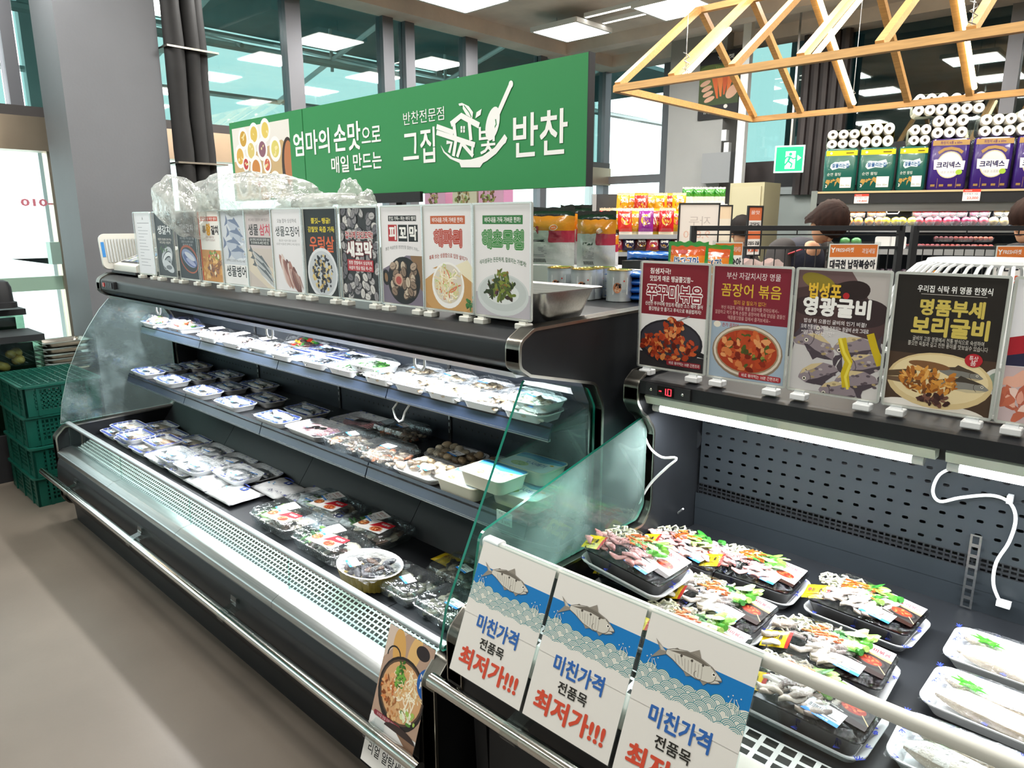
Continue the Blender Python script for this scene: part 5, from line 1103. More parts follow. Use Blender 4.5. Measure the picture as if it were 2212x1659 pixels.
sw2=('2e3338','4a5054','6a7074','1f2428')
putall('top',Z1,[(628,765),(700,778),(700,752),(765,768)],'white tray of dark grey snails','on the top shelf','snail trays on the top shelf',1.48,1.785,protos=[(T_(k_plate,s,sw2,.185,.128,.012,90,.008,'f',1),.185,.128) for s in (7,)])
putall('top',Z1,[(760,806)],'white tray of green seaweed','at the middle of the top shelf','seaweed trays on the top shelf',1.48,1.785,protos=[(T_(k_plate,s,('2f5a2c','4a7a3a','23461f','5f8f48'),.195,.13,.016,120,.006,'f',0,3.2),.195,.13) for s in (8,)],zt=.04)
putall('top',Z1,[(808,783)],'white tray of green seaweed stacked upon another','at the middle of the top shelf','seaweed trays on the top shelf',1.48,1.785,protos=[(T_(k_plate,9,('2f5a2c','4a7a3a','23461f','5f8f48'),.195,.13,.016,120,.006,'f',0,3.2),.195,.13)],zt=.06,lev=1)
wp=[(T_(k_plate,s,c,.172,.128,.014,40,.011,'f'),.172,.128) for s,c in ((14,wh),(15,('b9a88c','8d7c66','cfc0a4','a2917a')))]
putall('top',Z1,[(848,822),(906,840),(975,858),(1051,874),(1180,900)],'white tray of pale shellfish','along the front of the top shelf','shellfish trays on the top shelf',1.48,1.785,protos=wp)
putall('top',Z1,[(912,800),(972,817),(1048,835),(1112,850)],'white tray of brown shellfish','along the back of the top shelf','shellfish trays on the top shelf',1.48,1.785,protos=wp[::-1])
putall('top',Z1,[(1204,868)],'white tray of pale shellfish stacked topmost','by the end glass on the top shelf','shellfish trays on the top shelf',1.48,1.785,protos=wp,zt=.06,lev=1)
for s_ in ('deck','box','mid','top'): settle(s_)
# shelf ticket and yellow packs seen through the fogged glass
t=thing('shelf_ticket','small white shelf ticket priced 2,500 behind the fogged end glass','price ticket',onY(1089,1120,1.375))
a=Art(60,40,'dfe4e2',2); a.text('자숙',16,32,8,'444',w=16); a.text('굴무침(팩)',34,21,6,'555',w=34); a.text('2,500',36,9,10,'333',w=34); a.build('printed_face',t,'xz',.001,ox=30,oy=20); kid(MB().box(-.03,.03,.0005,.0015,-.02,.02).build('card',M['offwhite']),t)
for i,(u,v) in enumerate(((1118,1128),(1280,1100))):
    P=onZ(u,v,.50); t=thing('snack_pouch','yellow food pouch, %s one behind the fogged end glass'%('nearer','farther')[i],'food pack',(min(P.x,-1.32),min(max(P.y,1.3),1.5),DZ+.0005),.3*i)
    b=MB(); b.grid(10,6,lambda u,v:((u-.5)*.12,(v-.5)*.07,.012+.011*math.sin(PI*min(1,min(u,1-u)*4)/2)*math.sin(PI*min(1,min(v,1-v)*4)/2))); b.grid(10,6,lambda u,v:((u-.5)*.12,(v-.5)*.07,.012-.011*math.sin(PI*min(1,min(u,1-u)*4)/2)*math.sin(PI*min(1,min(v,1-v)*4)/2))); b.build('pouch',mat('yellow_pouch','d9b81c',.3),t,smooth=180,weld=True)
    a=Art(60,30,None,i); a.text('굴무침',30,16,12,'9a3a1a',w=36,bold=.03); o=a.build('print',t,'xy',.0014,eps=6e-6,ox=30,oy=15); o.location=(0,0,.0235)
# right deck: stew kits and eel trays
RZ=.600
ST_=[]
PK=[k_stew(1,True),k_stew(2,True)]; WK=[k_stew(3,False),k_stew(4,False)]
spec=[(0,(1400,1262),.035,'eel stew kit pinned under another, behind the left price card',0),
 (0,(1305,1205),.095,'eel stew kit tilted on top of another at the left of the deck',1),
 (1,(1440,1172),.05,'eel stew kit at the back left by the white cable',0),(0,(1632,1232),.05,'eel stew kit in the middle of the back row',0),
 (2,(1555,1305),.05,'octopus stew kit just behind the clear front rail, centre',0),(3,(1872,1308),.05,'octopus stew kit farthest right, by the empty black deck',0),
 (2,(1795,1410),.05,'octopus stew kit with the clearest yellow packet, between two others',0),(3,(1745,1525),.04,'octopus stew kit seen through the clear front beside the right card',0),
 (2,(1490,1375),.045,'octopus stew kit mostly hidden behind the middle price card',0)]
usd=set(); allk=PK+WK
for k,(u,v),zt,lb,lev in spec:
    P=onZ(u,v,RZ+zt); P.y=max(P.y,1.262+.095); P.x=max(P.x,-.955)
    z=RZ+.0005+(.074 if lev else 0); rx=.0
    gp='pink eel stew kits' if k<2 else 'octopus stew kits'; rot=(-.06,0)[0 if k%2 else 1]
    if k not in usd: usd.add(k); t=allk[k]; t.location=(P.x,P.y,z); t.rotation_euler=(0,-.0,rot); t['label']=lb; t['group']=gp
    else: t=dup(allk[k],(P.x,P.y,z),rot+.04,lb,gp)
    if lev: t.rotation_euler=(.03,.09,-.04); t.location.z+=.012
e0=None
for i,(x,y,lb) in enumerate(((-.105,1.83,'rear tray of white eel fillets with a green plastic leaf'),(-.10,1.615,'middle tray of white eel fillets with a green plastic leaf'),(-.105,1.405,'front tray of white eel fillets seen through the clear front'))):
    if e0 is None: e0=k_eel(1); e0.location=(x,y,RZ+.0005); e0['label']=lb; e0['group']='eel fillet trays'
    else: dup(e0,(x,y,RZ+.0005),(-.02,.03)[i-1],lb)
# ================================================================ things standing on the long case
t=thing('label_scale','white electronic label scale with a tilted keypad, at the left end of the long case','scale',(-4.10,1.545,1.3358),0); t.scale=(.92,.92,1)
b=MB(); b.prismx(fil([(-.17,.0,.01),(-.17,.045,.01),(.10,.135,.03),(.17,.135,.03),(.17,0,.01)]),-.18,.17); b.build('body',M['offwhite'],t,smooth=35)
b=MB(); b.box(-.19,.18,-.18,.18,-.0,.012); b.build('base',M['blackm'],t)
sl=math.atan2(.09,.27); a=Art(100,80,'3a3c40',1)
for i in range(8):
    for j in range(6): a.rect(6+i*7.6,6+j*8.4,12+i*7.6,12.6+j*8.4,a.r.choice(('c9ced2','aeb6bc','5a78a8','d8dcde','8fa86a')))
a.rect(70,6,96,56,'5f86a8'); a.rect(6,60,96,76,'7d8a86')
for i in range(3): a.text(('한우','1,800','저울')[i],22+i*28,68,8,'20302c',w=16)
o=a.build('keypad',t,'xy',.0028,eps=2e-5,ox=50,oy=40); o.location=(-.005,-.035,.0925); o.rotation_euler=(sl,0,0)
b=MB(); b.box(.1705,.173,-.05,.05,.03,.10); b.build('label_slot',M['blackm'],t)
b=MB(); b.M=Matrix.Translation((-.215,-.02,.11))@Matrix.Rotation(-.18,4,'Y'); b.loft([[(-.01+.02*k,p[0],p[1]) for p in rrect(.40,.19,.03,4)] for k in (0,1)]); b.build('side_tray',M['offwhite'],t,smooth=40)
b=MB(); b.M=Matrix.Translation((-.215,-.02,.11))@Matrix.Rotation(-.18,4,'Y')
for i in range(20): b.box(.010,.016,-.17+i*.0165,-.162+i*.0165,-.06,.065)
b.build('tray_rib',M['alu'],t); b=MB(); b.M=Matrix.Translation((-.215,-.02,.11))@Matrix.Rotation(-.18,4,'Y'); b.box(.0102,.012,-.195,-.178,-.03,.05); b.build('blue_sticker',mat('blue_sticker','2f86d0',.4),t)
# stainless pan
t=thing('steel_pan','deep stainless steel pan standing behind the rightmost poster of the long case','pan',(-1.452,1.562,1.3258))
n=5; rr=lambda a,c,z,q=.03:[(x,y,z) for x,y in rrect(a,c,q,n)]
b=MB(); b.loft([rr(.36,.19,0,.04),rr(.385,.212,.012,.05),rr(.42,.25,.088),rr(.46,.285,.09,.03),rr(.46,.285,.093,.03),rr(.415,.246,.089),rr(.38,.206,.014,.05)]); b.build('pan',M['steel'],t,smooth=35)
# crumpled plastic bags over the sign holders
M['bag']=glassmat('thin_plastic_bag','f3f5f3',.10,.12,haze=.55,hazecol='f2f4f0',bump=1.0,bscale=26,hscale=11,hlo=.35,hhi=.7)
def bag(name,label,c,r,seed,rot=0,par=None,mt='bag'):
    q=random.Random(seed); ph=[(Vector((q.uniform(-1,1),q.uniform(-1,1),q.uniform(-1,1)))*q.uniform(2,7),q.uniform(0,6)) for _ in range(14)]
    b=MB(); b.ell((0,0,0),(1,1,1),40,22); V=[]
    for p in b.v:
        v=Vector(p); k=1+sum(abs(math.sin(a.dot(v)+f))-.6 for a,f in ph)/14*.9; V.append((v.x*r[0]*k,v.y*r[1]*k,v.z*r[2]*k))
    b.v=V; o=b.build(name,M[mt],par,smooth=70,norm=False); o.location=c; o.rotation_euler=(0,rot,0)
    if label: tag(o,label,'plastic bag')
    return o
P=onY(535,430,1.47); bag('plastic_bag','large crumpled clear plastic bag lying over the tops of the poster holders',(P.x,1.50,P.z),(.47,.13,.10),3,.06)
P=onY(402,448,1.40); bag('plastic_bag','smaller clear plastic bag drooping in front of the leftmost posters',(P.x,1.375,P.z),(.22,.085,.115),8,.25)
P=onY(690,440,1.47); bag('plastic_bag','flat strip of crumpled clear plastic behind the middle poster tops',(P.x,1.47,P.z),(.3,.06,.035),12,.0)
P=onY(757,432,1.52); bag('tissue_wad','twisted white plastic wad rising behind the cockle poster',(P.x,1.52,P.z),(.05,.04,.07),5,.3)
P=onY(793,436,1.52); bag('tissue_wad','small white plastic wad right of the twisted one',(P.x,1.52,P.z),(.035,.03,.04),6,-.3)
# ================================================================ island counter behind the long case
CZ=1.30
ct=thing('island_counter','black island counter behind the long case, carrying cans and pouches','counter',(0,0,0))
kid(MB().box(-4.3,-1.16,1.96,2.85,CZ-.03,CZ).build('worktop',M['black']),ct); kid(MB().box(-4.28,-1.18,1.97,2.84,0,CZ-.03).build('body',M['blackm']),ct)
kid(MB().box(-2.6,-1.58,2.38,2.66,CZ,1.415).build('riser_box',mat('white_card','dcdcda',.6)),ct)
def can(): 
    t=thing('food_can','x','can'); b=MB(); pr=[(.044,.0),(.0495,.002)]+[(.0485 if i%2 else .0495,.01+i*.0085) for i in range(12)]+[(.0495,.116),(.050,.119),(.047,.118)]; b.lathe(pr,n=24); b.build('can_body',M['tin'],t,smooth=50)
    b=MB(); b.lathe([(.047,.1165),(.05,.118),(.05,.1215),(.047,.1225),(.0455,.119)],n=24); b.build('lid_rim',M['brass'],t,smooth=40)
    b=MB(); b.color('f0f2f2')
    a=Art(60,100,None,2); a.rect(0,18,60,84,'e9eef0'); a.ell(18,44,16,20,'d8906a'); a.pile(18,44,10,13,10,6,['e8b08a','c87450','f0c8a8']); a.text('족발',22,52,16,'1c1c20',w=22,bold=.06); a.ell(44,70,3,3,'c83a3a'); a.line([(36,30),(52,30)],1.5,'8a9ab0'); a.line([(36,36),(52,36)],1.5,'8a9ab0')
    me=a.build('can_label',t,'xz',.001,ox=30,oy=-10).data
    for v in me.vertices: ang=(v.co.x)/.0505; rr_=.0508-v.co.y*2; z=v.co.z; v.co=(rr_*math.sin(ang),-rr_*math.cos(ang),z)
    return t
M['tin']=mat('tin_can','cfd6da',.3,.5); M['brass']=mat('brass_rim','c9b46a',.25,1)
c0=None
cp=[((1208,650),'leftmost can in front, half behind the pan rim'),((1259,655),'front can with the clearest label, second from left'),((1302,650),'third can in front, left of the blue packs'),((1213,622),'rear left can beneath the orange pouches'),((1275,620),'rear middle can behind the front row'),((1337,612),'rear right can behind the blue packs')]
for i,((u,v),lb) in enumerate(cp):
    P=onZ(u,v-(8 if i<3 else 0),CZ); 
    if i>2: P=onZ(u,v+18,CZ)
    if i>2 and P.y>2.32: P.x*=2.32/P.y; P.y=2.32
    loc=(P.x,P.y,CZ+.0005)
    if c0 is None: c0=can(); c0.location=loc; c0.rotation_euler=(0,0,.6); c0['label']='white food can with gold rim, '+lb; c0['group']='food cans on the island'
    else: dup(c0,loc,(.6,.75,.3,.9,.5,.7)[i],'white food can with gold rim, '+lb)
def pouchf(w,h,t,seed,crimp):
    q=random.Random(seed); ph=[(q.uniform(10,40),q.uniform(10,40),q.uniform(0,6)) for _ in range(4)]
    def f(u,v,sg):
        k=math.sin(PI*min(1,max(0,min(u,1-u))*3.2)/2)*math.sin(PI*min(1,max(0,min(v-crimp*.4,1-crimp-v))*3.4)/2); wob=sum(math.sin(a*u+c*v+d) for a,c,d in ph)/4
        return ((u-.5)*w*(1-.03*k),sg*(t/2*k+.0006)+.006*wob*k,v*h+.004*wob*v)
    return f
M['foil']=vcmat('foil_pouch',.2,.6,bump=.4,bscale=25,coat=.4)
def pouch(label,loc,rz,w,h,t,colf,seed,group,name='snack_pouch',cat='pouch',art=None,rx=0,crimp=.1,nx=16,ny=20):
    """colf(u,v) gives the film colour of the front; the print follows the bulging film"""
    o=thing(name,label,cat,loc,rz,group,rx=rx); b=MB(); b.color('ffffff'); f=pouchf(w,h,t,seed,crimp); m=nx*ny
    b.grid(nx,ny,lambda u,v:f(u,v,-1)); b.grid(nx,ny,lambda u,v:f(u,v,1))
    for i in range(len(b.f)): j=i%m; b.c[i]=lin(colf((j%nx+.5)/nx,(j//nx+.5)/ny))
    b.build('pouch',M['foil'],o,smooth=180,weld=True)
    if art:
        q=art.build('printed_label',o,'xz',1,eps=1,m=M['gloss'])
        for v in q.data.vertices: l=-v.co.y; u_,v_=v.co.x/art.w,v.co.z/art.h; P=f(u_,v_,-1); v.co=(P[0],P[1]-.0012-l*4e-5,P[2])
    return o
def bandc(bands):
    def g(u,v):
        for lim,c in bands:
            if v<=lim: return c
    return g
for i,(u0,u1,v0,v1,Y,rx) in enumerate(((1140,1232,447,580,2.44,-.06),(1216,1270,442,580,2.52,-.04),(1252,1322,455,580,2.44,-.05),(1306,1332,495,575,2.54,-.03))):
    p0=onY(u0,v1,Y); p1=onY(u1,v1,Y); top=onY((u0+u1)/2,v0,Y).z; w=(p1-p0).length; h=top-1.418
    a=Art(100,150,None,i)
    def oc(u,v,i=i): return '17171a' if v>.84 else ('d8881c' if v>(.58 if u>.55 or v>.5 else 1) and not (u<.55 and v<.52) else ('b42a48' if u>.55 and v>.42 else 'cfd0d1'))
    if i<3:
        a.rect(22,60,48,67,'2e3a36')
        for k in range(9): a.line([(20,55-k*4.0),(48+a.r.uniform(-6,6),55-k*4.0)],1.3,'8a8e94')
        for k in range(9): a.rect(20+k*3,6,21.4+k*3,16,'3a3a3e')
        a.ell(66,98,8,7,'e8d0c0'); a.ell(66,98,6.4,5.4,'d8682c'); a.text('HACCP',66,98,3.5,W_,w=8)
        if i==0: a.rect(8,82,36,102,'a82a34'); a.text('장승',22,92,13,W_,w=20,bold=.03)
    pouch(('biggest orange pouch with a black top, leftmost of the row','orange pouch with a black top, second from left','orange pouch with a black top, third from left','small orange pouch end, rightmost of the row')[i]+' beyond the pan',(.5*(p0.x+p1.x),Y,1.4165),(.25,.45,.3,.5)[i],w,h,.07,oc,i+3,'orange pouches on the island',art=a)
# blue packs
M['bluep']=mat('blue_film_pack','1d6fd0',.16,0,.5,noise=.25,scale=9,bump=.5,bscale=22,coat=.5)
for i,(u,v,zz) in enumerate(((1348,652,0),(1345,640,.029),(1352,626,.058),(1342,610,.087))):
    P=onZ(u,652,CZ); t=thing('blue_pack','flat blue film pack, %s of the stack of four beside the cans'%('bottom','second from bottom','third from bottom','top')[i],'pack',(P.x+.01+.012*(i%2),P.y+.10,CZ+.0148+zz),.08*(i-1),'blue packs on the island')
    b=MB(); w,d=.25,.17
    def f(u_,v_,sg): e=min(u_,1-u_); k=min(1,min(u_,1-u_)*5)*min(1,min(v_,1-v_)*4); k=math.sin(k*PI/2); return ((u_-.5)*w,(v_-.5)*d,sg*.0135*k+.0015*math.sin(u_*21+i)*k)
    b.grid(14,10,lambda u_,v_:f(u_,v_,1)); b.grid(14,10,lambda u_,v_:f(u_,v_,-1)); b.build('pack',M['bluep'],t,smooth=180,weld=True)
    a=Art(1,1,None,i); a.rect(-.03,-.02,.03,.015,'e8eef4') if i==3 else a.ell(.05,.0,.02,.015,'8ac4f0'); q=a.build('print',t,'xy',1,eps=3e-5); q.location=(0,0,.0158)
P=onY(1402,590,2.53); a=Art(100,60,None,2); a.rect(30,12,48,20,'eef2f6'); [a.rect(31+k*1.7,13,31.9+k*1.7,19,'222') for k in range(9)]; a.ell(58,8,6,5,'dceaf6')
pouch('crumpled bright blue pouch standing above the stacked blue packs',(P.x,2.53,CZ+.148),.15,.2,onY(1402,542,2.53).z-CZ-.148,.06,bandc([(1,'1f78dc')]),21,'blue packs on the island','blue_pack','pack',a)
kid(MB().box(P.x-.1,P.x+.12,2.48,2.6,CZ,CZ+.146).build('riser_box',M['blackm']),ct)
# green framed orange pouches
for i,(u0,u1,v0,Y,rz) in enumerate(((1447,1524,522,2.28,.25),(1484,1580,528,2.36,.1))):
    p0=onY(u0,580,Y); p1=onY(u1,580,Y); w=(p1-p0).length; h=onY(u0,v0,Y).z-CZ; a=Art(100,140,None,i)
    def gc(u,v): return '2f9a3a' if u<.065 or u>.935 or v>.945 or v<.05 else ('e8642a' if v>.80 else ('f08a26' if v>.70 else ('f2b52c' if v>.55 else 'e8a024')))
    a.text('밤고구마',50,98,20,'2a5a9a',w=62,bold=.05,ol=.06,olc=W_); a.rect(26,116,48,124,'c8342a'); a.poly([(46,78),(54,92),(60,80),(70,76),(58,72),(52,60),(48,72)],W_)
    pouch('orange pouch with bright green edging, %s behind the octopus posters'%('nearer one','farther one')[i],(.5*(p0.x+p1.x),Y,CZ+.001),rz,w,h,.05,gc,30+i,'green edged pouches',art=a,nx=30,ny=30)
# pink snack boxes below the sign, and a dark pouch lying above the posters
for i,(u0,u1) in enumerate(((918,962),(978,1030),(1034,1088))):
    p0=onY(u0,440,2.7); p1=onY(u1,440,2.7); a=Art(100,100,'d9a0c0' if i!=1 else 'cfc2b0',i); a.pile(40,64,30,20,30,8,['7a5a3a','b0906a','5a4a34','8a9a5a']); a.text('빼빼로즈킨',66,84,10,'7a3a5a',w=56); a.text('곡물과자',50,20,16,'8a2a5a',w=60)
    t=thing('cereal_box',('pink snack box just right of the sign post','tan snack box between the two pink ones','pink snack box under the sign, nearest its right end')[i],'box',(.5*(p0.x+p1.x),2.7,CZ)); w=(p1-p0).length
    kid(MB().box(-w/2,w/2,0,.07,.0005,.50).build('carton',mat('carton_%d'%i,('c98ab0','c9b8a0','c98ab0')[i],.5)),t); q=a.build('printed_face',t,'xz',w/100,eps=5e-5); q.location=(-w/2,-.0005,.50-w)
# ================================================================ pergola roof frame with lit tubes
M['wood']=mat('pine_wood','c2965e',.45,0,.35,noise=.16,scale=6,stretch=(1,12,12),bump=.04,bscale=40)
pg=thing('wooden_roof_frame','hanging pine gable frame with glowing light tubes above the produce area','hanging frame',(0,0,0))
PX0,PX1,PY0,PY1,PZ,PR=-3.08,1.2,4.34,6.46,2.5,3.2; PM=.5*(PY0+PY1); q_=.0225
def beam(p0,p1,w=.045,h=.045,name='beam',m=None):
    p0,p1=Vector(p0),Vector(p1); d=(p1-p0).normalized(); s=d.cross(Vector((0,0,1)))
    if s.length<.01: s=Vector((1,0,0))
    s.normalize(); u=s.cross(d); b=MB(); R=[[tuple(p+s*(w/2*a)+u*(h/2*c)) for a,c in ((-1,-1),(1,-1),(1,1),(-1,1))] for p in (p0,p1)]; b.loft(R); return kid(b.build(name,m or M['wood']),pg)
for y in (PY0,PY1): beam((PX0,y,PZ),(PX1,y,PZ),name='rail')
beam((PX0,PY0,PZ),(PX0,PY1,PZ),name='end_rail'); beam((PX0,PM,PR),(PX1,PM,PR),name='ridge')
xs=[PX0+.02+i*.42 for i in range(11)]
for i,x in enumerate(xs):
    beam((x,PY0,PZ+.02),(x,PM-.02,PR),name='rafter'); beam((x,PY1,PZ+.02),(x,PM+.02,PR),name='rafter')
def rodl(p0,p1):
    b=MB(); b.cyl(p0,p1,.017,n=10); o=kid(b.build('lit_tube',M['warm'],smooth=40),pg); return o
def on(t,side,x): y0=PY0 if side<0 else PY1; return (x,y0+(PM-y0)*t,PZ-.02+(PR-PZ)*t)
for i,(x,s,t0,t1) in enumerate(((xs[1]+.045,-1,.05,.62),(xs[2]+.045,1,.08,.95),(xs[3]+.045,-1,.05,.7),(xs[4]+.045,1,.1,.95),(xs[6]+.045,1,.1,.95),(xs[6]+.04,-1,.1,.6))): rodl(on(t0,s,x),on(t1,s,x))
for x,y in ((xs[1]+.1,PY0),(xs[2],PY1),(xs[5],PY0),(xs[6],PY1)):
    b=MB(); b.tube([(x,y,PZ),(x,y,CEIL)],.003,5); kid(b.build('wire',M['steel']),pg)
    b=MB(); b.tube([(x+.02*math.sin(k*1.9),y+.02*math.cos(k*1.9),PZ+.03+k*.014) for k in range(10)],.003,5); kid(b.build('wire_knot',M['steel']),pg)
area('tube_glow',(-1.6,5.4,2.75),2.4,1.2,12,(1,.85,.6),par=None)
# ================================================================ back of the shop
TH=-YAW
def at2(u,v,D): return onD(u,v,D)
def face(name,label,cat,u,v,D,group=None,dz=0): return thing(name,label,cat,onD(u,v,D),TH,group)
def pxm(px,D): return px/FPX*D
# white pole, exit sign, door, cabinet, carrot poster
P=onY(1606,250,7.9); b=MB(); b.box(P.x-.045,P.x+.045,7.86,7.94,1.2,CEIL); b.box(P.x-.06,P.x+.06,7.84,7.96,0,1.2); tag(b.build('white_post',M['white']),'white square post beside the grey column with the carrot poster','post')
P0=onY(1514,118,8.08); P1=onY(1592,252,8.08); w=P1.x-P0.x; h=P0.z-P1.z
a=Art(100,170,'1e1c1e',3); a.rect(0,36,100,140,'3a4a24'); a.ell(30,110,40,30,'5a6a30'); a.text('Y마켓',64,154,10,'d8d8d0',w=40,bold=.02)
for i in range(4): a.poly([(30+i*14,112),(46+i*14,110),(50+i*8,52+i*4),(46+i*8,52+i*4)],('d8642a','e07a34','c8541f','de6e2c')[i])
for i in range(9): a.line([(50+i*2,112),(40+i*5,136)],2.5,'7aa84a',True)
for i in range(4): a.ell(16+i*4,94-i*14,14,6,'d8a88c',rot=.4)
a.ell(84,66,20,12,'d8a88c',rot=.9); a.ell(70,30,5,5,'e8e0d8'); a.text('fresh',30,18,8,'b8b8b0',w=30)
t=thing('wall_poster','tall black poster of hands holding carrots, high on the grey column','poster',(P0.x,8.08,P1.z)); kid(MB().box(0,w,.002,.012,0,h).build('panel',M['blackm']),t); q=a.build('printed_face',t,'xz',w/100,eps=6e-5); q.scale=(1,1,h/(1.7*w))
for (u,v,s_,lb) in ((1568,290,.09,'small white sensor box on the grey column below the poster'),(1573,318,.1,'thin white switch plate under the sensor on the grey column')):
    P=onY(u,v,8.08); t=tag(MB().box(P.x-.03,P.x+.03,8.03,8.099,P.z-s_/2-.03,P.z+s_/2).build('wall_switch',M['white']),lb,'switch')
P=onY(1555,365,8.05); tag(MB().box(P.x-.2,P.x+.16,7.98,8.099,P.z-.16,P.z+.18).build('junction_box',mat('grey_box','8a8c8e',.5)),'grey junction box low on the grey column','box')
P0=onY(1578,396,7.4); P1=onY(1652,396,7.4)
t=thing('electrical_cabinet','tall beige steel cabinet beside the white post','cabinet',(P0.x,7.4,0)); kid(MB().box(0,P1.x-P0.x,0,.4,0,P0.z).build('body',mat('beige_steel','b9b08e',.5,.2)),t); kid(MB().box(.03,P1.x-P0.x-.03,-.012,-.001,.1,P0.z-.04).build('door',mat('beige_door','bdb494',.5,.2)),t)
d2=struct(bpy.data.objects.new('door_2',None)); COL.objects.link(d2)
P0=onY(1672,405,8.4); P1=onY(1800,405,8.4); zt=P0.z
struct(MB().box(P0.x,P1.x,8.38,YB-.06,zt-.08,zt+.0).build('header',M['steel'],d2)); struct(MB().box(P0.x+.05,P1.x,8.42,8.47,0,zt-.08).build('leaf',mat('grey_door','9fa8a6',.5),d2)); struct(MB().box(P0.x-.02,P0.x+.06,8.40,8.49,0,zt-.08).build('frame',mat('grey_door_frame','a9b0ae',.5),d2))
struct(MB().box(P0.x,P1.x+1,8.40,YB-.06,zt+.0,zt+.42).build('trim_4',M['blackm']))
P=onY(1705,344,7.9); t=thing('exit_sign','green lit exit sign with a running figure, hung above the grey door','exit sign',(P.x,7.9,P.z),TH*.5)
kid(MB().box(-.15,.15,-.02,.05,-.14,.14).build('housing',M['offwhite']),t); a=Art(60,56,'c9f4e4',1); a.rect(3,3,57,53,'18b074'); a.rect(22,8,42,44,'eafff6')
a.ell(32,38,3.4,3.4,'18b074'); a.line([(32,34),(28,24)],4.5,'18b074'); a.line([(28,24),(36,18),(34,10)],3.4,'18b074'); a.line([(28,24),(22,16),(15,16)],3.4,'18b074'); a.line([(31,33),(38,28),(43,30)],2.8,'18b074'); a.line([(31,33),(24,32),(20,26)],2.8,'18b074'); a.poly([(46,24),(54,30),(46,36)],'eafff6')
em=vcmat('exit_face',.4); nt=em.node_tree; at_=nt.nodes.new('ShaderNodeAttribute'); at_.attribute_name='Col'; nt.links.new(at_.outputs['Color'],nt.nodes['Principled BSDF'].inputs['Emission Color']); nt.nodes['Principled BSDF'].inputs['Emission Strength'].default_value=.9
q=a.build('lit_face',t,'xz',.005,eps=1e-4,m=em,ox=30,oy=28); q.location=(0,-.0205,0); kid(MB().box(-.01,.01,0,.02,.14,1.6).build('hanger',M['steel']),t)
t=thing('insulated_pipes','dark bundle of insulated pipes running up the far windows','pipes',onY(1778,200,8.36)); t.location.z=0
for i in range(5): b=MB(); b.tube([(-.2+i*.1,.0,1.9),(-.2+i*.1,.02,2.8),(-.2+i*.1,0,CEIL)],.055,8); kid(b.build('pipe',M['brown'],smooth=40),t)
P=onY(1690,220,8.3); 
# snack rack by the far window
D=5.2; rk=face('snack_rack','grey snack rack packed with red and yellow bags by the far window','rack',1385,507,D); zb=rk.location.z
wd_=pxm(190,D); kid(MB().box(-wd_/2,wd_/2,-.02,.4,-.03,0).build('shelf',M['grey']),rk); dz=onD(1385,507,D).z-onD(1385,545,D).z
kid(MB().box(-wd_/2,wd_/2,-.02,.4,-.03-dz,-dz).build('shelf',M['grey']),rk); kid(MB().box(-wd_/2,wd_/2,.4,.43,-zb,.3).build('back_board',M['darkgrey']),rk)
for x in (-wd_/2,wd_/2-.03): kid(MB().box(x,x+.03,.36,.4,-zb,.3).build('upright',M['grey']),rk)
kid(MB().box(-wd_/2,wd_/2,-.02,.4,-zb,-zb+.2).build('plinth',M['grey']),rk)
ax=Vector((math.cos(TH),math.sin(TH),0)); ay=Vector((-math.sin(TH),math.cos(TH),0)); O=Vector(rk.location)
def snack(i,x,y,z,w,h,cols,where,rx=0):
    a=Art(100,130,None,i); a.ell(50,70,34,26,cols[1]); a.pile(50,56,24,16,8,9,[cols[2],'e8b04a']); a.text('맛나칩',50,90,18,W_,w=56,bold=.05)
    return pouch(where,O+ax*x+ay*y+Vector((0,0,z+.001)),TH+R_.uniform(-.3,.3),w,h,.07,(lambda u,v:cols[0] if .1<v<.88 else cols[2]),i,'snack bags on the far rack','snack_bag','snack bag',a,rx=R_.uniform(-.16,.16))
RC=[('c8222a','e8c03a','f0e0c0'),('e8b41c','c8342a','f4e8c8'),('d8342a','f0d040','e8e0d0'),('e0a01a','d8442a','fff0c0'),('8a2a8a','e8c03a','f0e0e0'),('c03028','f0f0e8','e8c03a')]
for i in range(9): snack(100+i,-wd_/2+.06+i*.075,.05+.05*(i%2),0,.105,.19,RC[i%6],'snack bag on the far rack, %s in the upper row'%ORD[i])
for i in range(7): snack(120+i,-wd_/2+.20+i*.07,.16+.05*(i%2),.12,.10,.18,RC[(i*2+1)%6],'snack bag on the far rack, %s behind the upper row'%ORD[i])
for i in range(7): snack(140+i,-wd_/2+.06+i*.088,.03,-dz,.095,.115,[('4a2a2a','e8e8e0','6a8a3a'),('b83a4a','f0f0e8','e8c03a'),('2a2a4a','e8e0d0','8a6a3a')][i%3],'snack bag on the far rack, %s in the lower row'%ORD[i])
# green salad packs above the framed paper signs
D=5.5; sh_=face('salad_stand','small white stand carrying salad packs behind the paper signs','stand',1524,441,D); zz=sh_.location.z; ws=pxm(96,D); kid(MB().box(-ws/2,ws/2,0,.2,-.02,0).build('shelf',M['white']),sh_); kid(MB().box(-.03,.03,.08,.14,-zz,-.02).build('post',M['grey']),sh_); kid(MB().box(-.2,.2,0,.3,-zz,-zz+.03).build('foot',M['grey']),sh_)
for i in range(4):
    P=Vector(sh_.location)+ax*(-ws/2+.045+i*.083)+ay*.06+Vector((0,0,.001)); pouch('green and white salad pack, %s on the stand behind the paper signs'%ORD[i],P,TH,.085,pxm(36,D),.05,bandc([(.45,'e6e8de'),(.62,'4f9a34'),(.9,'2f8a2a'),(1,'f0f0ee')]),160+i,'salad packs','salad_pack','salad pack')
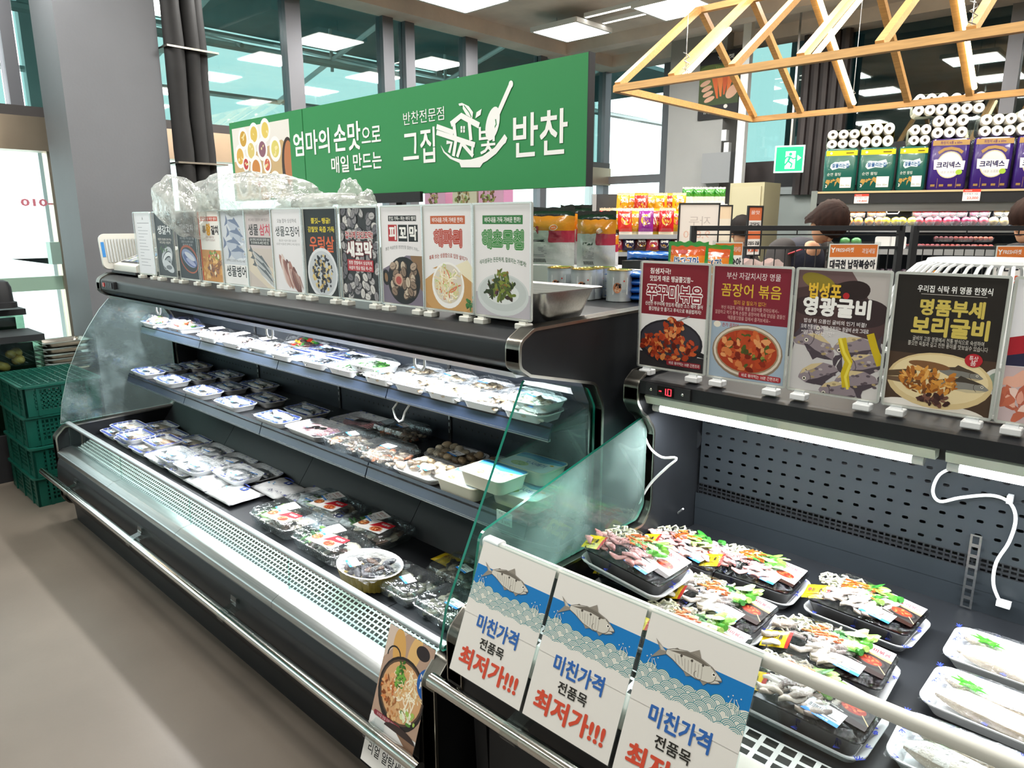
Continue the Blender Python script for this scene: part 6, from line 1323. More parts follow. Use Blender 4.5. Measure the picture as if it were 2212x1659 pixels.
# framed paper signs
def psign(label,u0,u1,v0,v1,D,a,dark=True,tilt=0,post=True,name='price_sign'):
    w=pxm(u1-u0,D); h=onD(u0,v0,D).z-onD(u0,v1,D).z; P=onD((u0+u1)/2,v1,D); t=thing(name,label,'sign',P,TH+tilt)
    kid(MB().box(-w/2,w/2,.0006,.004,0,h).build('sheet',M['offwhite']),t); q=a.build('printed_face',t,'xz',w/a.w,eps=8e-5); q.location=(-w/2,0,0); q.scale=(1,1,h/(a.h*w/a.w))
    b=MB(); e=.008
    for bx in ((-w/2-e,-w/2,0,h),(w/2,w/2+e,0,h),(-w/2-e,w/2+e,h,h+e),(-w/2-e,w/2+e,-e,0)): b.box(bx[0],bx[1],-.004,.01,bx[2],bx[3])
    kid(b.build('frame',M['blackm'] if dark else M['acryl']),t)
    if post: kid(MB().box(-.012,.012,.005,.02,-P.z,-e).build('post',M['blackm']),t); kid(MB().box(-.07,.07,-.06,.08,-P.z,-P.z+.012).build('foot',M['blackm']),t)
    return t
a=Art(100,125,'e6dcd2',1); a.text('자두',52,82,24,'c4b8b0',w=-56); a.text('9,800',46,48,24,'e0b8a4',w=-70); psign('black framed paper sign seen from behind, faint mirrored plum price',1465,1547,442,545,4.2,a)
a=Art(50,130,'e8dcc8',2); a.rect(0,96,50,130,'e8cfae'); psign('narrow framed paper sign just right of the mirrored one',1549,1574,446,548,4.5,a)
a=Art(50,180,'e8e4de',3); a.rect(0,130,50,180,'d8744a'); a.text('꿀맛',25,160,14,W_,w=34); a.rect(0,60,50,90,'d8744a'); a.text('고당도',25,116,14,'26262a',w=42,bold=.04); a.text('8,800',25,98,12,'d8643a',w=36,bold=.02); a.text('고당도 감귤',25,44,14,'26262a',w=44,bold=.04); a.text('9,800',25,18,16,'d8643a',w=40,bold=.04); psign('slim orange and white price sign on a black stand, tilted',1609,1642,448,550,4.0,a,tilt=.35)
# ---- produce case with tissue packs on top
D=6.0
def zP(v): return onD(1990,v,D).z
THP=math.radians(21); axp=Vector((math.cos(THP),math.sin(THP),0)); ayp=Vector((-math.sin(THP),math.cos(THP),0))
pc=face('produce_case','lit black produce case with steel canopy, facing the camera at the back right','produce case',1990,600,D); P=onD(1990,430,D); O2=Vector((P.x,P.y,0)); pc.location=O2; pc.rotation_euler=(0,0,THP)
def xP(u):
    d=ray(u,430); d=Vector((d.x,d.y,0)); t_=O2.dot(ayp)/d.dot(ayp); return (d*t_-O2).dot(axp)
def wP(a_,b_): return xP(b_)-xP(a_)
def K(o): return kid(o,pc)
PX=(xP(1765),xP(2330)); zT=zP(412); zF=zP(438); zS=zP(456)
K(MB().box(PX[0],PX[1],0,.85,zF,zT).build('canopy',M['blackm'])); K(MB().box(PX[0]+.05,PX[1],.03,.06,zS,zF).build('steel_strip',M['steel'])); K(MB().box(PX[0],PX[1],.72,.78,0,zF).build('back_wall',mat('blue_slate_back','4d5a6a',.5,noise=.1)))
K(MB().box(PX[0]-.05,PX[0],-.01,.85,.0,zT+.01).build('end_panel',mat('grey_end_panel','7d8684',.5))); b=MB(); b.box(PX[0],PX[1],-.006,.0,zT-.012,zT+.004); K(b.build('wood_edge',mat('pale_wood','c9b48a',.5)))
for v,d0 in ((491,.28),(541,.12),(600,-.1)): 
    s=K(MB().box(PX[0],PX[1],d0,.72,zP(v)-.03,zP(v)).build('shelf',M['slate'])); kid(MB().box(PX[0],PX[1],d0-.01,d0,zP(v)-.045,zP(v)+.005).build('price_strip',M['alu']),s)
K(MB().box(PX[0],PX[1],-.1,.72,0,zP(600)-.03).build('base',M['black']))
for x in (-.2,.9): b=MB(); b.tube([(x-.05,.02,zS),(x-.04,.02,zS-.02),(x+.04,.02,zS-.02),(x+.05,.02,zS)],.006,6); K(b.build('blind_handle',M['white']))
l=area('produce_light',(0,0,0),2.0,.06,16,(1,.98,.95)); l.parent=pc; l.location=(.2,.3,zS-.01)
def PW(x,y,z): return O2+axp*x+ayp*y+Vector((0,0,z))
for i,(u0,u1,v0,v1,tx) in enumerate(((1845,1876,418,438,'19,800'),(2078,2116,411,435,'23,000'))):
    w=wP(u0,u1); h=pxm(v1-v0,D); a=Art(100,70,'f0eeea',i); a.rect(0,52,100,70,'d8483a'); a.text('FRESH마켓',30,61,9,W_,w=40); a.text('천연펄프 3겹',46,42,11,'3a4a6a',w=76); a.text(tx,58,18,18,'d84a34',w=64,bold=.02)
    t=thing('fascia_price_tag',('small white price tag on the canopy above the orange punnets','white price tag on the canopy below the purple tissue packs')[i],'price tag',PW(xP(.5*(u0+u1)),-.008,zP(v1)),THP); kid(MB().box(-w/2,w/2,.0005,.002,0,h).build('card',M['offwhite']),t); q=a.build('printed_face',t,'xz',w/100,eps=8e-5); q.location=(-w/2,0,0); q.scale=(1,1,h/(.7*w))
def tissue(lb,u0,u1,v0,v1,kind,group):
    w=wP(u0,u1)*.97; h=(zP(v0)-zT); d=.24; t=thing('tissue_pack',lb,'tissue pack',PW(xP(.5*(u0+u1)),.03+d/2,zT+.0045),THP,group)
    b=MB(); n=5; rr=lambda a,c,z,q=.035:[(x,y,z) for x,y in rrect(a,c,q,n)]; b.loft([rr(w*.95,d*.95,0),rr(w,d,.015),rr(w,d,h*.96),rr(w*.94,d*.93,h)]); b.build('wrapped_pack',mat('wrap_'+kind,'1d5a50' if kind=='g' else '3a2270',.25,coat=.4),t,smooth=40)
    a=Art(100,130,None,3)
    if kind=='g':
        a.rect(0,112,100,128,'e8cf2c'); a.poly([(18,84),(30,92),(50,90),(74,96),(80,82),(66,70),(44,72),(24,66),(16,74)],'d8eef0'); a.text('잘풀리는집',49,80,13,'1f4f8a',w=54,bold=.04); a.text('순면 퀼팅',30,52,10,'d8e0d8',w=44)
        for k in range(9): a.poly([(6+k*7+a.r.uniform(-3,3),10+a.r.uniform(0,28)),(16+k*7,8+a.r.uniform(0,28)),(20+k*7,18+a.r.uniform(0,26)),(8+k*7,20+a.r.uniform(0,24))],'b08d4c')
        a.rect(52,8,88,42,'f0efe8'); a.text('30m',60,16,8,'4a4a46',w=14); a.text('30m',78,16,8,'4a4a46',w=14); a.text('3',8,14,12,W_,bold=.03); a.ell(16,120,4,4,'f4f0d0'); a.line([(64,120),(88,120)],3,'6a5a1a')
    else:
        a.rect(0,116,100,130,'b8935c'); a.text('화장지 6롤 x 60m',50,123,8,'5a2a6a',w=58,bold=.02); a.ell(52,64,36,36,'cfc4a4'); a.ell(52,64,33,33,'efece2'); a.poly([(10,52),(92,50),(94,74),(8,78)],'f6f4ee'); a.text('크리넥스',50,64,16,'2e2a5a',w=66,bold=.045); a.text('데코 소프트',50,44,7,'8a86a0',w=40); a.ell(80,44,9,7,'a8c84a'); a.line([(18,96),(34,106),(52,108),(72,104),(84,96)],8,'b8935c')
        a.line([(24,2),(24,28)],.8,'b8935c'); a.line([(76,2),(76,28)],.8,'b8935c')
        for k in range(4): a.rect(6+k*24,6,18+k*24,12,'9a7a4a')
    q=a.build('printed_front',t,'xz',w*.94/100,eps=8e-5,m=M['gloss']); q.location=(-w*.47,-d/2-.0008,.01); q.scale=(1,1,(h-.02)/(1.3*w*.94)); return t
G1,G2='green tissue packs on the produce case','purple tissue packs on the produce case'
for i,(u0,u1) in enumerate(((1773,1846),(1847,1928),(1931,1996))): tissue('green tissue pack with a yellow band, %s of three'%('left','middle','right')[i],u0,u1,318,412,'g',G1)
for i,(u0,u1) in enumerate(((1998,2084),(2090,2178),(2182,2270))): tissue('purple tissue pack with a round white badge, %s of three'%('left','middle','right')[i],u0,u1,305,412,'p',G2)
M['roll']=mat('white_tissue','f2efe6',.8,bump=.05,bscale=60); M['core']=mat('card_core','6a6258',.8); M['wrapy']=glassmat('tinted_wrap','dfe6c4',.06,.1,bump=.4,bscale=30)
def rolls(lb,u0,u1,v0,v1,nx,zb,tint):
    w=wP(u0,u1); h=zP(v0)-zP(v1); dx=w/nx; rz_=h/4*.97; rx_=dx/2*.97; d=.23; t=thing('toilet_roll_pack',lb,'toilet roll pack',PW(xP(.5*(u0+u1)),.05,zb+.001),THP,'toilet roll packs on the tissue packs')
    for i in range(nx):
        for j in range(2):
            c=(-w/2+dx*(i+.5),0,h*(.25+.5*j)); b=MB(); N=20; R=[]
            for y,k in ((.006,.93),(0,.9),(0,.32),(.02,.3)): R.append([(c[0]+rx_*k*math.cos(2*PI*q/N),y,c[2]+rz_*k*math.sin(2*PI*q/N)) for q in range(N)])
            R.insert(0,[(c[0]+rx_*math.cos(2*PI*q/N),d,c[2]+rz_*math.sin(2*PI*q/N)) for q in range(N)]); R.insert(1,[(c[0]+rx_*math.cos(2*PI*q/N),.014,c[2]+rz_*math.sin(2*PI*q/N)) for q in range(N)])
            b.loft(R); b.m=[0]*len(b.f); b.m[-1]=1; b.build('toilet_roll',[M['roll'],M['core']],t,smooth=40)
    b=MB(); b.loft([[(p[0]*1.0,y,p[1]+h/2) for p in rrect(w*1.01,h*1.01,.05,4)] for y in (.06,d)],c0=False); b.build('wrapper',mat('wrap_side_'+tint,tint,.25,coat=.3),t,smooth=40); return t
rolls('toilet roll pack on the left green pack, unwrapped ends facing',1775,1844,276,318,3,zP(318)+.005,'cfd6c0')
rolls('toilet roll pack on the middle green pack, yellow wrapper side showing',1845,1918,264,317,3,zP(318)+.005,'c9b838')
rolls('narrow toilet roll pack on the right green pack, two rolls wide',1950,1996,270,315,2,zP(317)+.005,'d8dccb')
rolls('toilet roll pack on the left purple pack, dark wrapper side',1997,2074,256,305,3,zP(304)+.005,'5a5a66')
rolls('toilet roll pack on the middle purple pack',2098,2176,258,305,3,zP(304)+.005,'d8dccb')
rolls('toilet roll pack on the right purple pack, cut by the frame',2178,2256,250,305,3,zP(304)+.005,'d8dccb')
rolls('uppermost left toilet roll pack, just under the wooden rail',1952,2024,224,270,3,zP(255)+.006,'d8dccb')
rolls('uppermost right toilet roll pack, beside the dark wrapper',2028,2104,218,262,3,zP(255)+.006,'4a4a58')
# fruit packs
def fruit(lb,u,v,zs,n,col,r,y=.33,rows=1,box=True,cat='fruit pack',name='fruit_pack'):
    t=thing(name,lb,cat,PW(xP(u),y,zs+.001),THP,'fruit packs in the produce case'); m=M.get('fr'+col) or M.setdefault('fr'+col,mat('fruit_'+col,col,.35,noise=.15,scale=15)); w=n*2.05*r
    for j in range(rows):
        for i in range(n):
            b=MB(); b.lathe([(r*.25,.0),(r*.7,r*.2),(r,r*.95),(r*.85,r*1.55),(r*.3,r*1.85),(r*.08,r*1.75)],(-w/2+r*1.03+i*2.05*r,j*2*r,.012),12); b.build('fruit',m,t,smooth=60)
    if box: b=MB(); q=rrect(w+.01,2*r*rows+.02,.02,3,0,(rows-1)*r); b.loft([[(x*.9,yy*.95,0) for x,yy in q],[(x,yy,.025+r*.5) for x,yy in q],[(x*1.03,yy*1.02,.028+r*.5) for x,yy in q]],c1=False); b.build('clear_punnet',M['filmbox'],t,smooth=40)
    return t
zs=zP(491)
FR=[(1853,0,2,'e0903a','orange pair in a clear punnet, lower left by the head of the staff member'),(1900,0,2,'dc9440','orange pair in a clear punnet, second in the lower row'),(1938,0,2,'e0c030','yellow citrus punnet, left of the two'),(1975,0,2,'e6c83a','yellow citrus punnet, right of the two'),(2014,0,2,'c0404a','pink apple punnet, leftmost in the row'),(2056,0,2,'b8344a','dark pink apple punnet beside the leftmost'),(2098,0,2,'8a2a48','purple plum punnet, left of the two'),(2138,0,2,'b04a5a','purple plum punnet, right of the two'),(2186,0,2,'d8b880','pale pear punnet at the frame edge')]
for u,k,n,c,lb in FR: fruit(lb,u,0,zs,n,c,.039)
for u,c,lb in ((1857,'e29a44','orange pair stacked on top, left'),(1904,'de8e34','orange pair stacked on top, right'),(2008,'b83040','red apple pair stacked on the pink apples, left'),(2048,'a82838','red apple pair stacked highest at the centre'),(2088,'9a2a3a','red apple pair stacked right of the highest'),(2140,'a03a5c','plum pair stacked over the plum punnets'),(2196,'d8c490','pear pair stacked at the frame edge')): fruit(lb,u,0,zs+.082,2,c,.037,y=.36)
zs2=zP(541)
for i,(u,c) in enumerate(((1990,'7a1c24'),(2030,'8a2028'),(2075,'a03028'),(2110,'8c3a34'),(2150,'b04a40'))):
    t=fruit('punnet of small dark red cherries, %s on the second shelf'%ORD[i],u,0,zs2,4,c,.018,y=.2,rows=2)
for i,(u,c) in enumerate(((2060,'6a1820'),(2105,'a0403a'),(2150,'c0604a'))): fruit('cherry punnet on the upper layer of the second shelf, %s'%ORD[i],u,0,zs2+.065,4,c,.018,y=.24,rows=2)
t=fruit('bag of green and white vegetables beside the staff member',1850,0,zs2,2,'4a8a4a',.045,y=.25)
for i,u in enumerate((1922,1955)):
    t=thing('white_tray','blank white price board, %s of the pair on the second shelf'%('left','right')[i],'board',PW(xP(u),.16,zs2+.001),THP); b=MB(); b.prismy(rrect(.13,.105,.015,3,0,.055),0,.006); b.build('board',M['white'],t)
zs3=zP(600)
for i,(u,c) in enumerate(((1888,'a03a4a'),(1925,'2e2630'),(1960,'3a2e38'),(2000,'e08a2a'),(2035,'d8902e'))): fruit('fruit punnet on the lowest visible shelf, %s'%ORD[i],u,0,zs3,3,c,.024,y=.05,rows=2)
# ---- black wire cage panels
for k,(u0,u1,lb) in enumerate(((1496,1942,'black wire cage panel, left of the pair before the produce case'),(1972,2420,'black wire cage panel, right of the pair, cut by the frame'))):
    D=3.5; t=face('wire_panel',lb,'wire panel',(u0+u1)/2,535,D); zc=t.location.z; w=pxm(u1-u0,D); z1=onD(u0,493,D).z-zc; z2=onD(u0,507,D).z-zc
    for x in (-w/2,w/2): kid(MB().box(x-.014,x+.014,-.014,.014,-zc,z1+.012).build('post',M['blackm']),t)
    kid(MB().box(-w/2,w/2,-.014,.014,z1-.012,z1+.012).build('top_bar',M['blackm']),t); kid(MB().box(-w/2,w/2,-.005,.005,z2-.003,z2+.003).build('thin_bar',M['blackm']),t); kid(MB().box(-w/2,w/2,-.008,.008,-.007,.007).build('mid_bar',M['blackm']),t); kid(MB().box(-w/2,w/2,-.012,.012,-zc+.1,-zc+.125).build('bottom_bar',M['blackm']),t)
    n=int(w/.05)
    for i in range(1,n): b=MB(); b.box(-w/2+i*w/n-.002,-w/2+i*w/n+.002,-.002,.002,-zc+.12,0); kid(b.build('wire',M['blackm']),t)
    for i in (1,2,3): kid(MB().box(-w/2+i*w/4-.002,-w/2+i*w/4+.002,-.002,.002,z2,z1).build('stub',M['blackm']),t)
def pcard(label,u0,u1,v0,v1,D,l1,l2):
    a=Art(100,72,'f2efea',2); a.rect(2,46,98,70,'d8783a'); a.text('Y',8,60,12,W_,bold=.05); a.text('FRESH마켓',32,60,9,W_,w=36,bold=.02); a.text('과일세일',80,58,10,W_,w=26); a.text(l1,50,32,17,'26262e',w=92,bold=.05); a.text(l2,52,8,18,'e0643a',w=64,bold=.04)
    return psign(label,u0,u1,v0,v1,D,a,dark=False,name='price_card')
pcard('orange headed price card reading 17,800 below the stooping staff member',1785,1890,526,606,3.4,'대극천 납작복숭아','17,800')
pcard('orange headed price card cut by the right edge of the picture',2142,2250,530,612,3.4,'델몬트바나나','3,980')
pcard('orange headed price card mostly hidden behind the green edged pouches',1540,1600,523,600,3.4,'백도복숭아','9,900')
# pale packaging behind the cage
P=onD(1600,562,3.78); t=thing('paper_sack','pale pink paper sacks slumped behind the black cage','sack',(P.x,P.y,1.18),TH)
for i in range(3): b=MB(); q=random.Random(i); b.grid(12,10,lambda u_,v_:((u_-.5)*.16+(i-1)*.15,-.06*math.sin(PI*u_)-.006*math.sin(u_*40+i),v_*.22+.012*math.sin(u_*9+i))); b.grid(12,10,lambda u_,v_:((u_-.5)*.16+(i-1)*.15,.06*math.sin(PI*u_),v_*.22+.012*math.sin(u_*9+i))); b.build('sack',mat('pink_paper_%d'%i,'d9c2bc',.7,bump=.1,bscale=20),t,smooth=180)
kid(MB().box(-.2,.2,-.07,.07,-1.18,-.001).build('stand',M['darkgrey']),t)
# white ribbed basket upturned on the right case
P=onY(2130,600,2.06); t=thing('plastic_basket','white ribbed plastic basket upturned behind the right posters','basket',(P.x+.05,2.06,1.172)); A2,B2,H2=.30,.2,.335
def dome(a_,k): c=math.cos(k); return (A2*(.55+.45*c)*math.cos(a_),B2*(.55+.45*c)*math.sin(a_),H2*math.sin(k))
for i in range(56):
    a_=2*PI*i/56; b=MB(); b.tube([dome(a_,k*PI/2/6) for k in range(7)],.0042,5); b.build('rib',M['white'],t,smooth=50)
for k in (0.0,.35,1.5): b=MB(); b.tube([dome(2*PI*i/48,k*PI/2/1.571) for i in range(49)],.008,6); b.build('hoop',M['white'],t,smooth=50)
b=MB(); b.lathe([(.02,H2-.002),(1,H2-.002),(1,H2+.006),(.02,H2+.006)],n=40,sx=A2*.56,sy=B2*.56); b.build('bottom_plate',M['white'],t)
# ================================================================ left corner: crates, tanks, tray stack
M['crate']=mat('green_crate','0c4f42',.4,0,.4,noise=.15,scale=12)
def crate():
    t=thing('plastic_crate','x','crate'); W2,D2,H=.275,.195,.176; n=5
    def wall(name,fx,L_,):
        b=MB(); nx=int(L_/.03)
        b.box(-L_/2,L_/2,0,.012,0,.03); b.box(-L_/2,L_/2,0,.012,H-.03,H-.006)
        for sx in (-1,1): b.box(sx*L_/2-(.05 if sx>0 else 0),sx*L_/2+(.05 if sx<0 else 0),0,.012,.03,H-.03)
        for i in range(nx+1): x=-L_/2+.05+i*(L_-.1)/nx; b.box(x-.004,x+.004,.001,.010,.03,H-.03)
        for j in range(1,5): z=.03+j*(H-.06)/5; b.box(-L_/2+.05,L_/2-.05,.001,.010,z-.004,z+.004)
        for x in (-.32*L_,0,.32*L_): b.box(x-.008,x+.008,-.006,0,.0,H-.01)
        o=b.build(name,M['crate'],t); return o
    for a_,dx,dy,L_ in ((0,0,-D2,2*W2),(PI,0,D2,2*W2),(PI/2,W2,0,2*D2),(-PI/2,-W2,0,2*D2)):
        o=wall('wall',0,L_); o.rotation_euler=(0,0,a_); o.location=(dx,dy,0)
    b=MB()
    for i in range(12): x=-W2+.02+i*(2*W2-.04)/11; b.box(x-.005,x+.005,-D2+.01,D2-.01,.003,.010)
    for i in range(9): y=-D2+.02+i*(2*D2-.04)/8; b.box(-W2+.01,W2-.01,y-.005,y+.005,.003,.010)
    b.build('floor_grid',M['crate'],t)
    b=MB(); ro=rrect(2*W2+.03,2*D2+.03,.035,4); ri=rrect(2*W2-.03,2*D2-.03,.03,4); N=len(ro); b.add([(x,y,z) for z in (H-.012,H) for x,y in ro]+[(x,y,z) for z in (H-.012,H) for x,y in ri],[(i,(i+1)%N,N+(i+1)%N,N+i) for i in range(N)]+[(2*N+i,2*N+(i+1)%N,3*N+(i+1)%N,3*N+i) for i in range(N)]+[(N+i,N+(i+1)%N,3*N+(i+1)%N,3*N+i) for i in range(N)]+[(i,(i+1)%N,2*N+(i+1)%N,2*N+i) for i in range(N)])
    b.build('rim',M['crate'],t,smooth=40)
    return t
cx_,cy_=-4.62-.275,.955+.195
cr=crate(); cr.location=(cx_,cy_,.001); cr['label']='green lattice plastic crate at the bottom of the stack'; cr['group']='green crates by the long case'
for i in (1,2,3):
    c=dup(cr,(cx_+(0,.012,-.01,.006)[i],cy_,.001+.178*i),(0,.01,-.012,.008)[i],'green lattice plastic crate, '+('','second from bottom of the stack','third from bottom of the stack','topmost of the stack with its grid lid')[i])
lid=MB(); z_=.178
for i in range(14): x=-.27+i*.54/13; lid.box(x-.003,x+.003,-.19,.19,.001,.005)
for i in range(10): y=-.19+i*.38/9; lid.box(-.275,.275,y-.003,y+.003,.001,.006)
o=lid.build('grid_lid',M['crate'],c); o.location=(0,0,.176)
# bag caught between the crates
# aquarium tanks at the far left
M['tankg']=glassmat('tank_glass','b9d2c4',.06); M['dkwater']=mat('dark_tank_back','1c231d',.3,noise=.3,scale=8); M['shell']=mat('tan_shell','c79a5c',.5,noise=.25,scale=30)
for i,(u0,u1,v0,v1,X,lb) in enumerate(((-60,90,722,805,-5.26,'large black-rimmed shellfish tank on the left, behind the crates'),(-60,50,668,726,-5.70,'smaller black-rimmed shellfish tank raised behind the large one'))):
    P0=onX(u1,v0,X); zt_=P0.z; zb_=.30 if i==0 else .62; y1=P0.y; y0=y1-.7; t=thing('shellfish_tank',lb,'tank',(X,y1,0))
    kid(MB().box(-.36,.02,y0-y1,0.01,zt_-.035,zt_+.005).build('rim',M['blackm']),t); kid(MB().box(-.33,0,y0-y1+.02,-.005,zb_,zt_-.035).build('glass',M['tankg']),t); kid(MB().box(-.34,-.2,y0-y1+.02,-.01,zb_+.0,zt_-.07).build('dark_back',M['dkwater']),t); kid(MB().box(-.36,.02,y0-y1,.01,0,zb_).build('stand',M['blackm']),t)
    q=random.Random(i)
    for k in range(7):
        vz=(zb_+.03+q.uniform(0,.10)) if i==1 else max(zb_+.03,zt_-.20+q.uniform(0,.1)); b=MB(); b.ell((-.10+q.uniform(-.02,.04),-.06-q.uniform(0,.5)*(.5 if i==0 else .35),vz),(.03,.045,.03),10,6,Euler((q.uniform(-.5,.5),0,q.uniform(0,3)))); kid(b.build('scallop',M['shell'],smooth=60),t)
P=onX(18,640,-5.55); t=thing('air_pump','black rounded pump housing on top of the smaller tank','pump',(-5.6,onX(30,640,-5.55).y-.06,onX(18,668,-5.55).z+.01))
b=MB(); b.loft([[(x,y,z) for x,y in rrect(.16*k,.12*k,.05*k,5)] for z,k in ((0,1.25),(.035,1.25),(.04,1),(.13,.95),(.165,.75),(.175,.4))]); kid(b.build('housing',M['blackm'],smooth=40),t); kid(MB().box(-.05,.05,-.09,-.06,-.0,.02).build('outlet',M['offwhite']),t)
# stack of grey baskets and trays by the pillar
P=onX(128,760,-5.35)
for i in range(6):
    t=thing('steel_tray','grey %s in the stack by the pillar, %s'%('slotted basket' if i>3 else 'flat tray',('lowest','second from below','third from below','fourth from below','fifth from below','topmost')[i]),'tray',(-5.42,P.y+.05,P.z-.13+i*.03+(.01*(i-3) if i>3 else 0)),.02*(i%3),'trays stacked by the pillar')
    b=MB(); b.loft([[(x,y,z) for x,y in rrect(a_,c_,.03,4)] for a_,c_,z in ((.2,.24,0),(.22,.27,.022),(.25,.30,.024),(.25,.30,.028),(.215,.265,.025),(.19,.23,.006))]); b.build('tray',M['steeld'],t,smooth=40)
t=thing('steel_table','grey steel stand under the stack of trays','stand',(-5.42,P.y+.05,0)); kid(MB().box(-.13,.13,-.14,.14,P.z-.16,P.z-.131).build('top',M['steeld']),t)
for x in (-.11,.11):
    for y in (-.12,.12): kid(MB().box(x-.012,x+.012,y-.012,y+.012,0,P.z-.16).build('leg',M['steeld']),t)
# phone number on the window
a=Art(100,40,None,1); a.text('010-',50,20,28,'d8808e',w=90,bold=.04); P=onX(80,437,XW+.008); q=a.build('window_lettering',None,'xz',.0022,eps=5e-5,ox=50,oy=20); q.location=(XW+.008,P.y,P.z); q.rotation_euler=(0,0,PI/2); tag(q,'pink phone number lettering 010 on the left window','lettering')
# ================================================================ people
M['skin']=mat('skin','d9a583',.5,sss=.08); M['hair']=mat('dark_brown_hair','2b1a14',.65,spec=.15,noise=.3,scale=40,stretch=(1,1,.2)); M['navy']=mat('navy_jacket','1e2233',.7,noise=.2,scale=20,bump=.08,bscale=40); M['dark']=mat('dark_trousers','202226',.8,noise=.15); M['sleeve']=mat('charcoal_sleeve','2e2a2a',.8)
def skin(name,V,E_,Rd,m,par,sub=2):
    me=bpy.data.meshes.new(name); me.from_pydata([Vector(v) for v in V],E_,[]); me.materials.append(m); o=bpy.data.objects.new(name,me); COL.objects.link(o); o.parent=par
    md=o.modifiers.new('Skin','SKIN'); md.use_smooth_shade=True
    for i,s in enumerate(me.skin_vertices[0].data): s.radius=(Rd[i],Rd[i]*1.0) if not isinstance(Rd[i],tuple) else Rd[i]; s.use_root=(i==0)
    sb=o.modifiers.new('Sub','SUBSURF'); sb.levels=sb.render_levels=sub; return o
def person(label,loc,rz,bend=.0,h=1.7,look=0.5,hair='2f201b',arms=True,stripe=False):
    k=h/1.7; t=thing('person',label,'person',loc,rz); B=bend
    pel=(0,.03+.10*B,.92*k); sp=(0,.03+.02*B,1.10*k); ch=(0,.02-.14*B,(1.30-.03*B)*k); nk=(0,0-.24*B,(1.46-.07*B)*k); hd0=Vector((0,-.02-.30*B,(1.53-.085*B)*k))
    V=[pel,sp,ch,nk]; E_=[(0,1),(1,2),(2,3)]; Rd=[(.10*k,.08*k),(.095*k,.075*k),(.10*k,.075*k),.05*k]
    sh={}
    for s in (-1,1):
        b0=len(V); shd=(s*.17*k,ch[1]+.01,ch[2]+.09*k); el=(s*.24*k,ch[1]-.06-.05*B,ch[2]-.20*k); wr=(s*.17*k,ch[1]-.28-.05*B,ch[2]-.27*k); hn=(s*.16*k,ch[1]-.36-.05*B,ch[2]-.28*k)
        V+=[shd,el,wr,hn]; E_+=[(2,b0),(b0,b0+1),(b0+1,b0+2),(b0+2,b0+3)]; Rd+=[.045*k,.038*k,.03*k,.03*k]; sh[s]=(shd,el,wr,hn)
    for s in (-1,1):
        b0=len(V); V+=[(s*.09*k,pel[1]+.0,.86*k),(s*.10*k,.0,.48*k),(s*.10*k,.03,.09*k),(s*.10*k,-.13,.035*k)]; E_+=[(0,b0),(b0,b0+1),(b0+1,b0+2),(b0+2,b0+3)]; Rd+=[.085*k,.058*k,.042*k,.036*k]
    skin('body',V,E_,Rd,M['skin'],t)
    # fingers
    for s in (-1,1):
        hn=Vector(sh[s][3])
        for f in range(4): b=MB(); a_=hn+Vector(((f-1.5)*.018,-.02,-.002)); b.tube([a_,a_+Vector((0,-.035,-.004)),a_+Vector((0,-.06-.006*(f in(1,2)),-.024))],[.009,.008,.0065],7); b.build('finger',M['skin'],t,smooth=60)
        b=MB(); a_=hn+Vector((-s*.028,.01,0)); b.tube([a_,a_+Vector((-s*.02,-.025,-.004)),a_+Vector((-s*.018,-.05,-.014))],[.010,.009,.007],7); b.build('thumb',M['skin'],t,smooth=60)
    skin('jacket',[pel,sp,ch,(nk[0],nk[1]+.0,nk[2]-.03*k),sh[-1][0],sh[1][0],(0,pel[1],pel[2]-.10*k)],[(0,1),(1,2),(2,3),(2,4),(2,5),(0,6)],[(.16*k,.125*k),(.155*k,.12*k),(.19*k,.135*k),.085*k,.095*k,.095*k,(.165*k,.13*k)],M['navy'],t)
    for s in (-1,1): skin('sleeve',[(s*.07*k,ch[1],ch[2]+.06*k),sh[s][0],sh[s][1],sh[s][2]],[(0,1),(1,2),(2,3)],[.10*k,.092*k,.066*k,.05*k],M['sleeve'],t)
    if stripe: b=MB(); b.tube([Vector((-.10*k,ch[1]-.12*k,ch[2]+.085*k)),Vector((-.20*k,ch[1]-.075*k,ch[2]+.045*k))],.005,5); b.build('red_piping',mat('red_piping','b8303a',.5),t)
    skin('trousers',[pel]+[p for s in (-1,1) for p in ((s*.09*k,pel[1],.86*k),(s*.10*k,.0,.48*k),(s*.10*k,.03,.04*k))],[(0,1),(1,2),(2,3),(0,4),(4,5),(5,6)],[(.14*k,.115*k),.098*k,.075*k,.06*k]+[.098*k,.075*k,.06*k],M['dark'],t)
    for s in (-1,1): b=MB(); b.loft([[(x+s*.10*k,y-.05,z) for x,y in rrect(.09*q_,.26*q_,.04,4)] for z,q_ in ((0,1),(.05,.95),(.085,.6))]); b.build('shoe',M['blackm'],t,smooth=50)
    # head with face, tilted forward
    H_=bpy.data.objects.new('head',None)
    Q=Matrix.Translation(hd0+Vector((0,0,.06*k)))@Matrix.Rotation(look,4,'X'); b=MB(); b.M=Q; R=[]; 
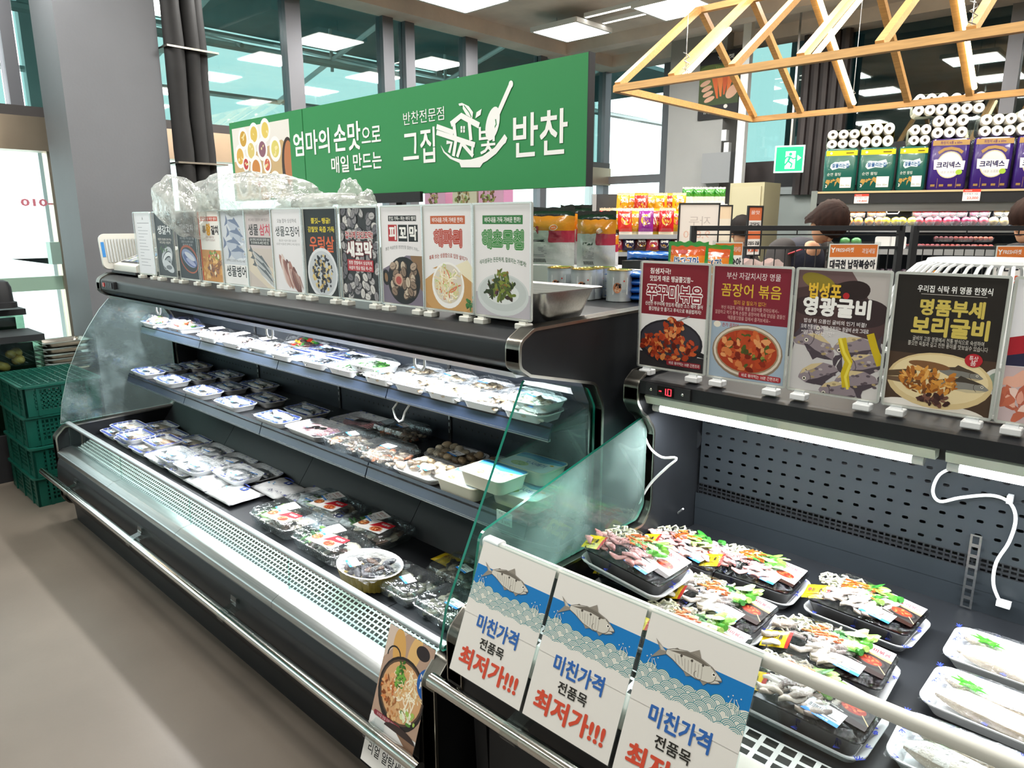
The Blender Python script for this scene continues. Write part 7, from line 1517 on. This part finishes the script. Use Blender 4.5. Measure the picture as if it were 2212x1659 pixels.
    for z,rx,ry,oy in ((-.115,.03,.035,-.035),(-.10,.045,.055,-.028),(-.06,.062,.078,-.015),(0,.074,.093,0),(.05,.077,.097,.005),(.09,.066,.082,.008),(.115,.04,.05,.01),(.122,.015,.02,.01)): R.append([(rx*math.cos(2*PI*i/20),oy+ry*math.sin(2*PI*i/20),z) for i in range(20)])
    b.loft(R); b.ell((0,-.098,-.025),(.013,.016,.022),8,6); b.ell((.076,.01,-.02),(.012,.022,.032),8,6); b.ell((-.076,.01,-.02),(.012,.022,.032),8,6); hd=b.build('head',M['skin'],t,smooth=60)
    b=MB(); b.M=Q; b.ell((0,-.088,-.062),(.024,.008,.006),8,4); b.build('mouth',mat('lips','a8605a',.5),hd,smooth=60)
    for s in (-1,1): b=MB(); b.M=Q; b.ell((s*.032,-.086,.005),(.012,.006,.006),8,4); b.build('eye',M['blackm'],hd,smooth=60)
    b=MB(); b.M=Q; N=44; R=[]; jag=[.5+.5*math.sin(i*2.9)*math.sin(i*1.3) for i in range(N)]
    for q,(z,rx,ry,oy) in enumerate(((-.085,.086,.07,.05),(-.05,.094,.09,.03),(0,.099,.116,.004),(.05,.100,.122,.0),(.095,.088,.106,.002),(.13,.062,.074,.006),(.15,.03,.036,.008),(.154,.008,.01,.008))):
        r_=[]
        for i in range(N):
            an=2*PI*i/N; fr=max(0,-math.sin(an)); zz=z+(.075*fr**.5*(1 if q<2 else 0))+(.02*jag[i] if q<2 else 0); r_.append(((rx+.004*math.sin(i*2.3+q))*math.cos(an),oy+(ry+.005*math.sin(i*1.9+q*2))*math.sin(an),zz))
        R.append(r_)
    b.loft(R); b.build('hair',M['hair'] if hair=='2f201b' else mat('hair_'+hair,hair,.7,spec=.15),t,smooth=50); return t
P=onD(1770,470,4.55); person('stooping staff member in a navy vest with red piping, head bowed',(P.x-.19,P.y+.02,0),TH+.35,1.0,1.80,.95,stripe=True)
P=onD(2262,440,4.3); person('person in a dark navy jacket at the right edge, seen partly',(P.x,P.y,0),TH-1.3,.3,1.74,.2)
P=onD(1586,486,6.4); person('short dark-haired person half hidden behind the cage and price sign',(P.x,P.y,0),TH+.3,.3,1.64,.3,hair='1a1513')
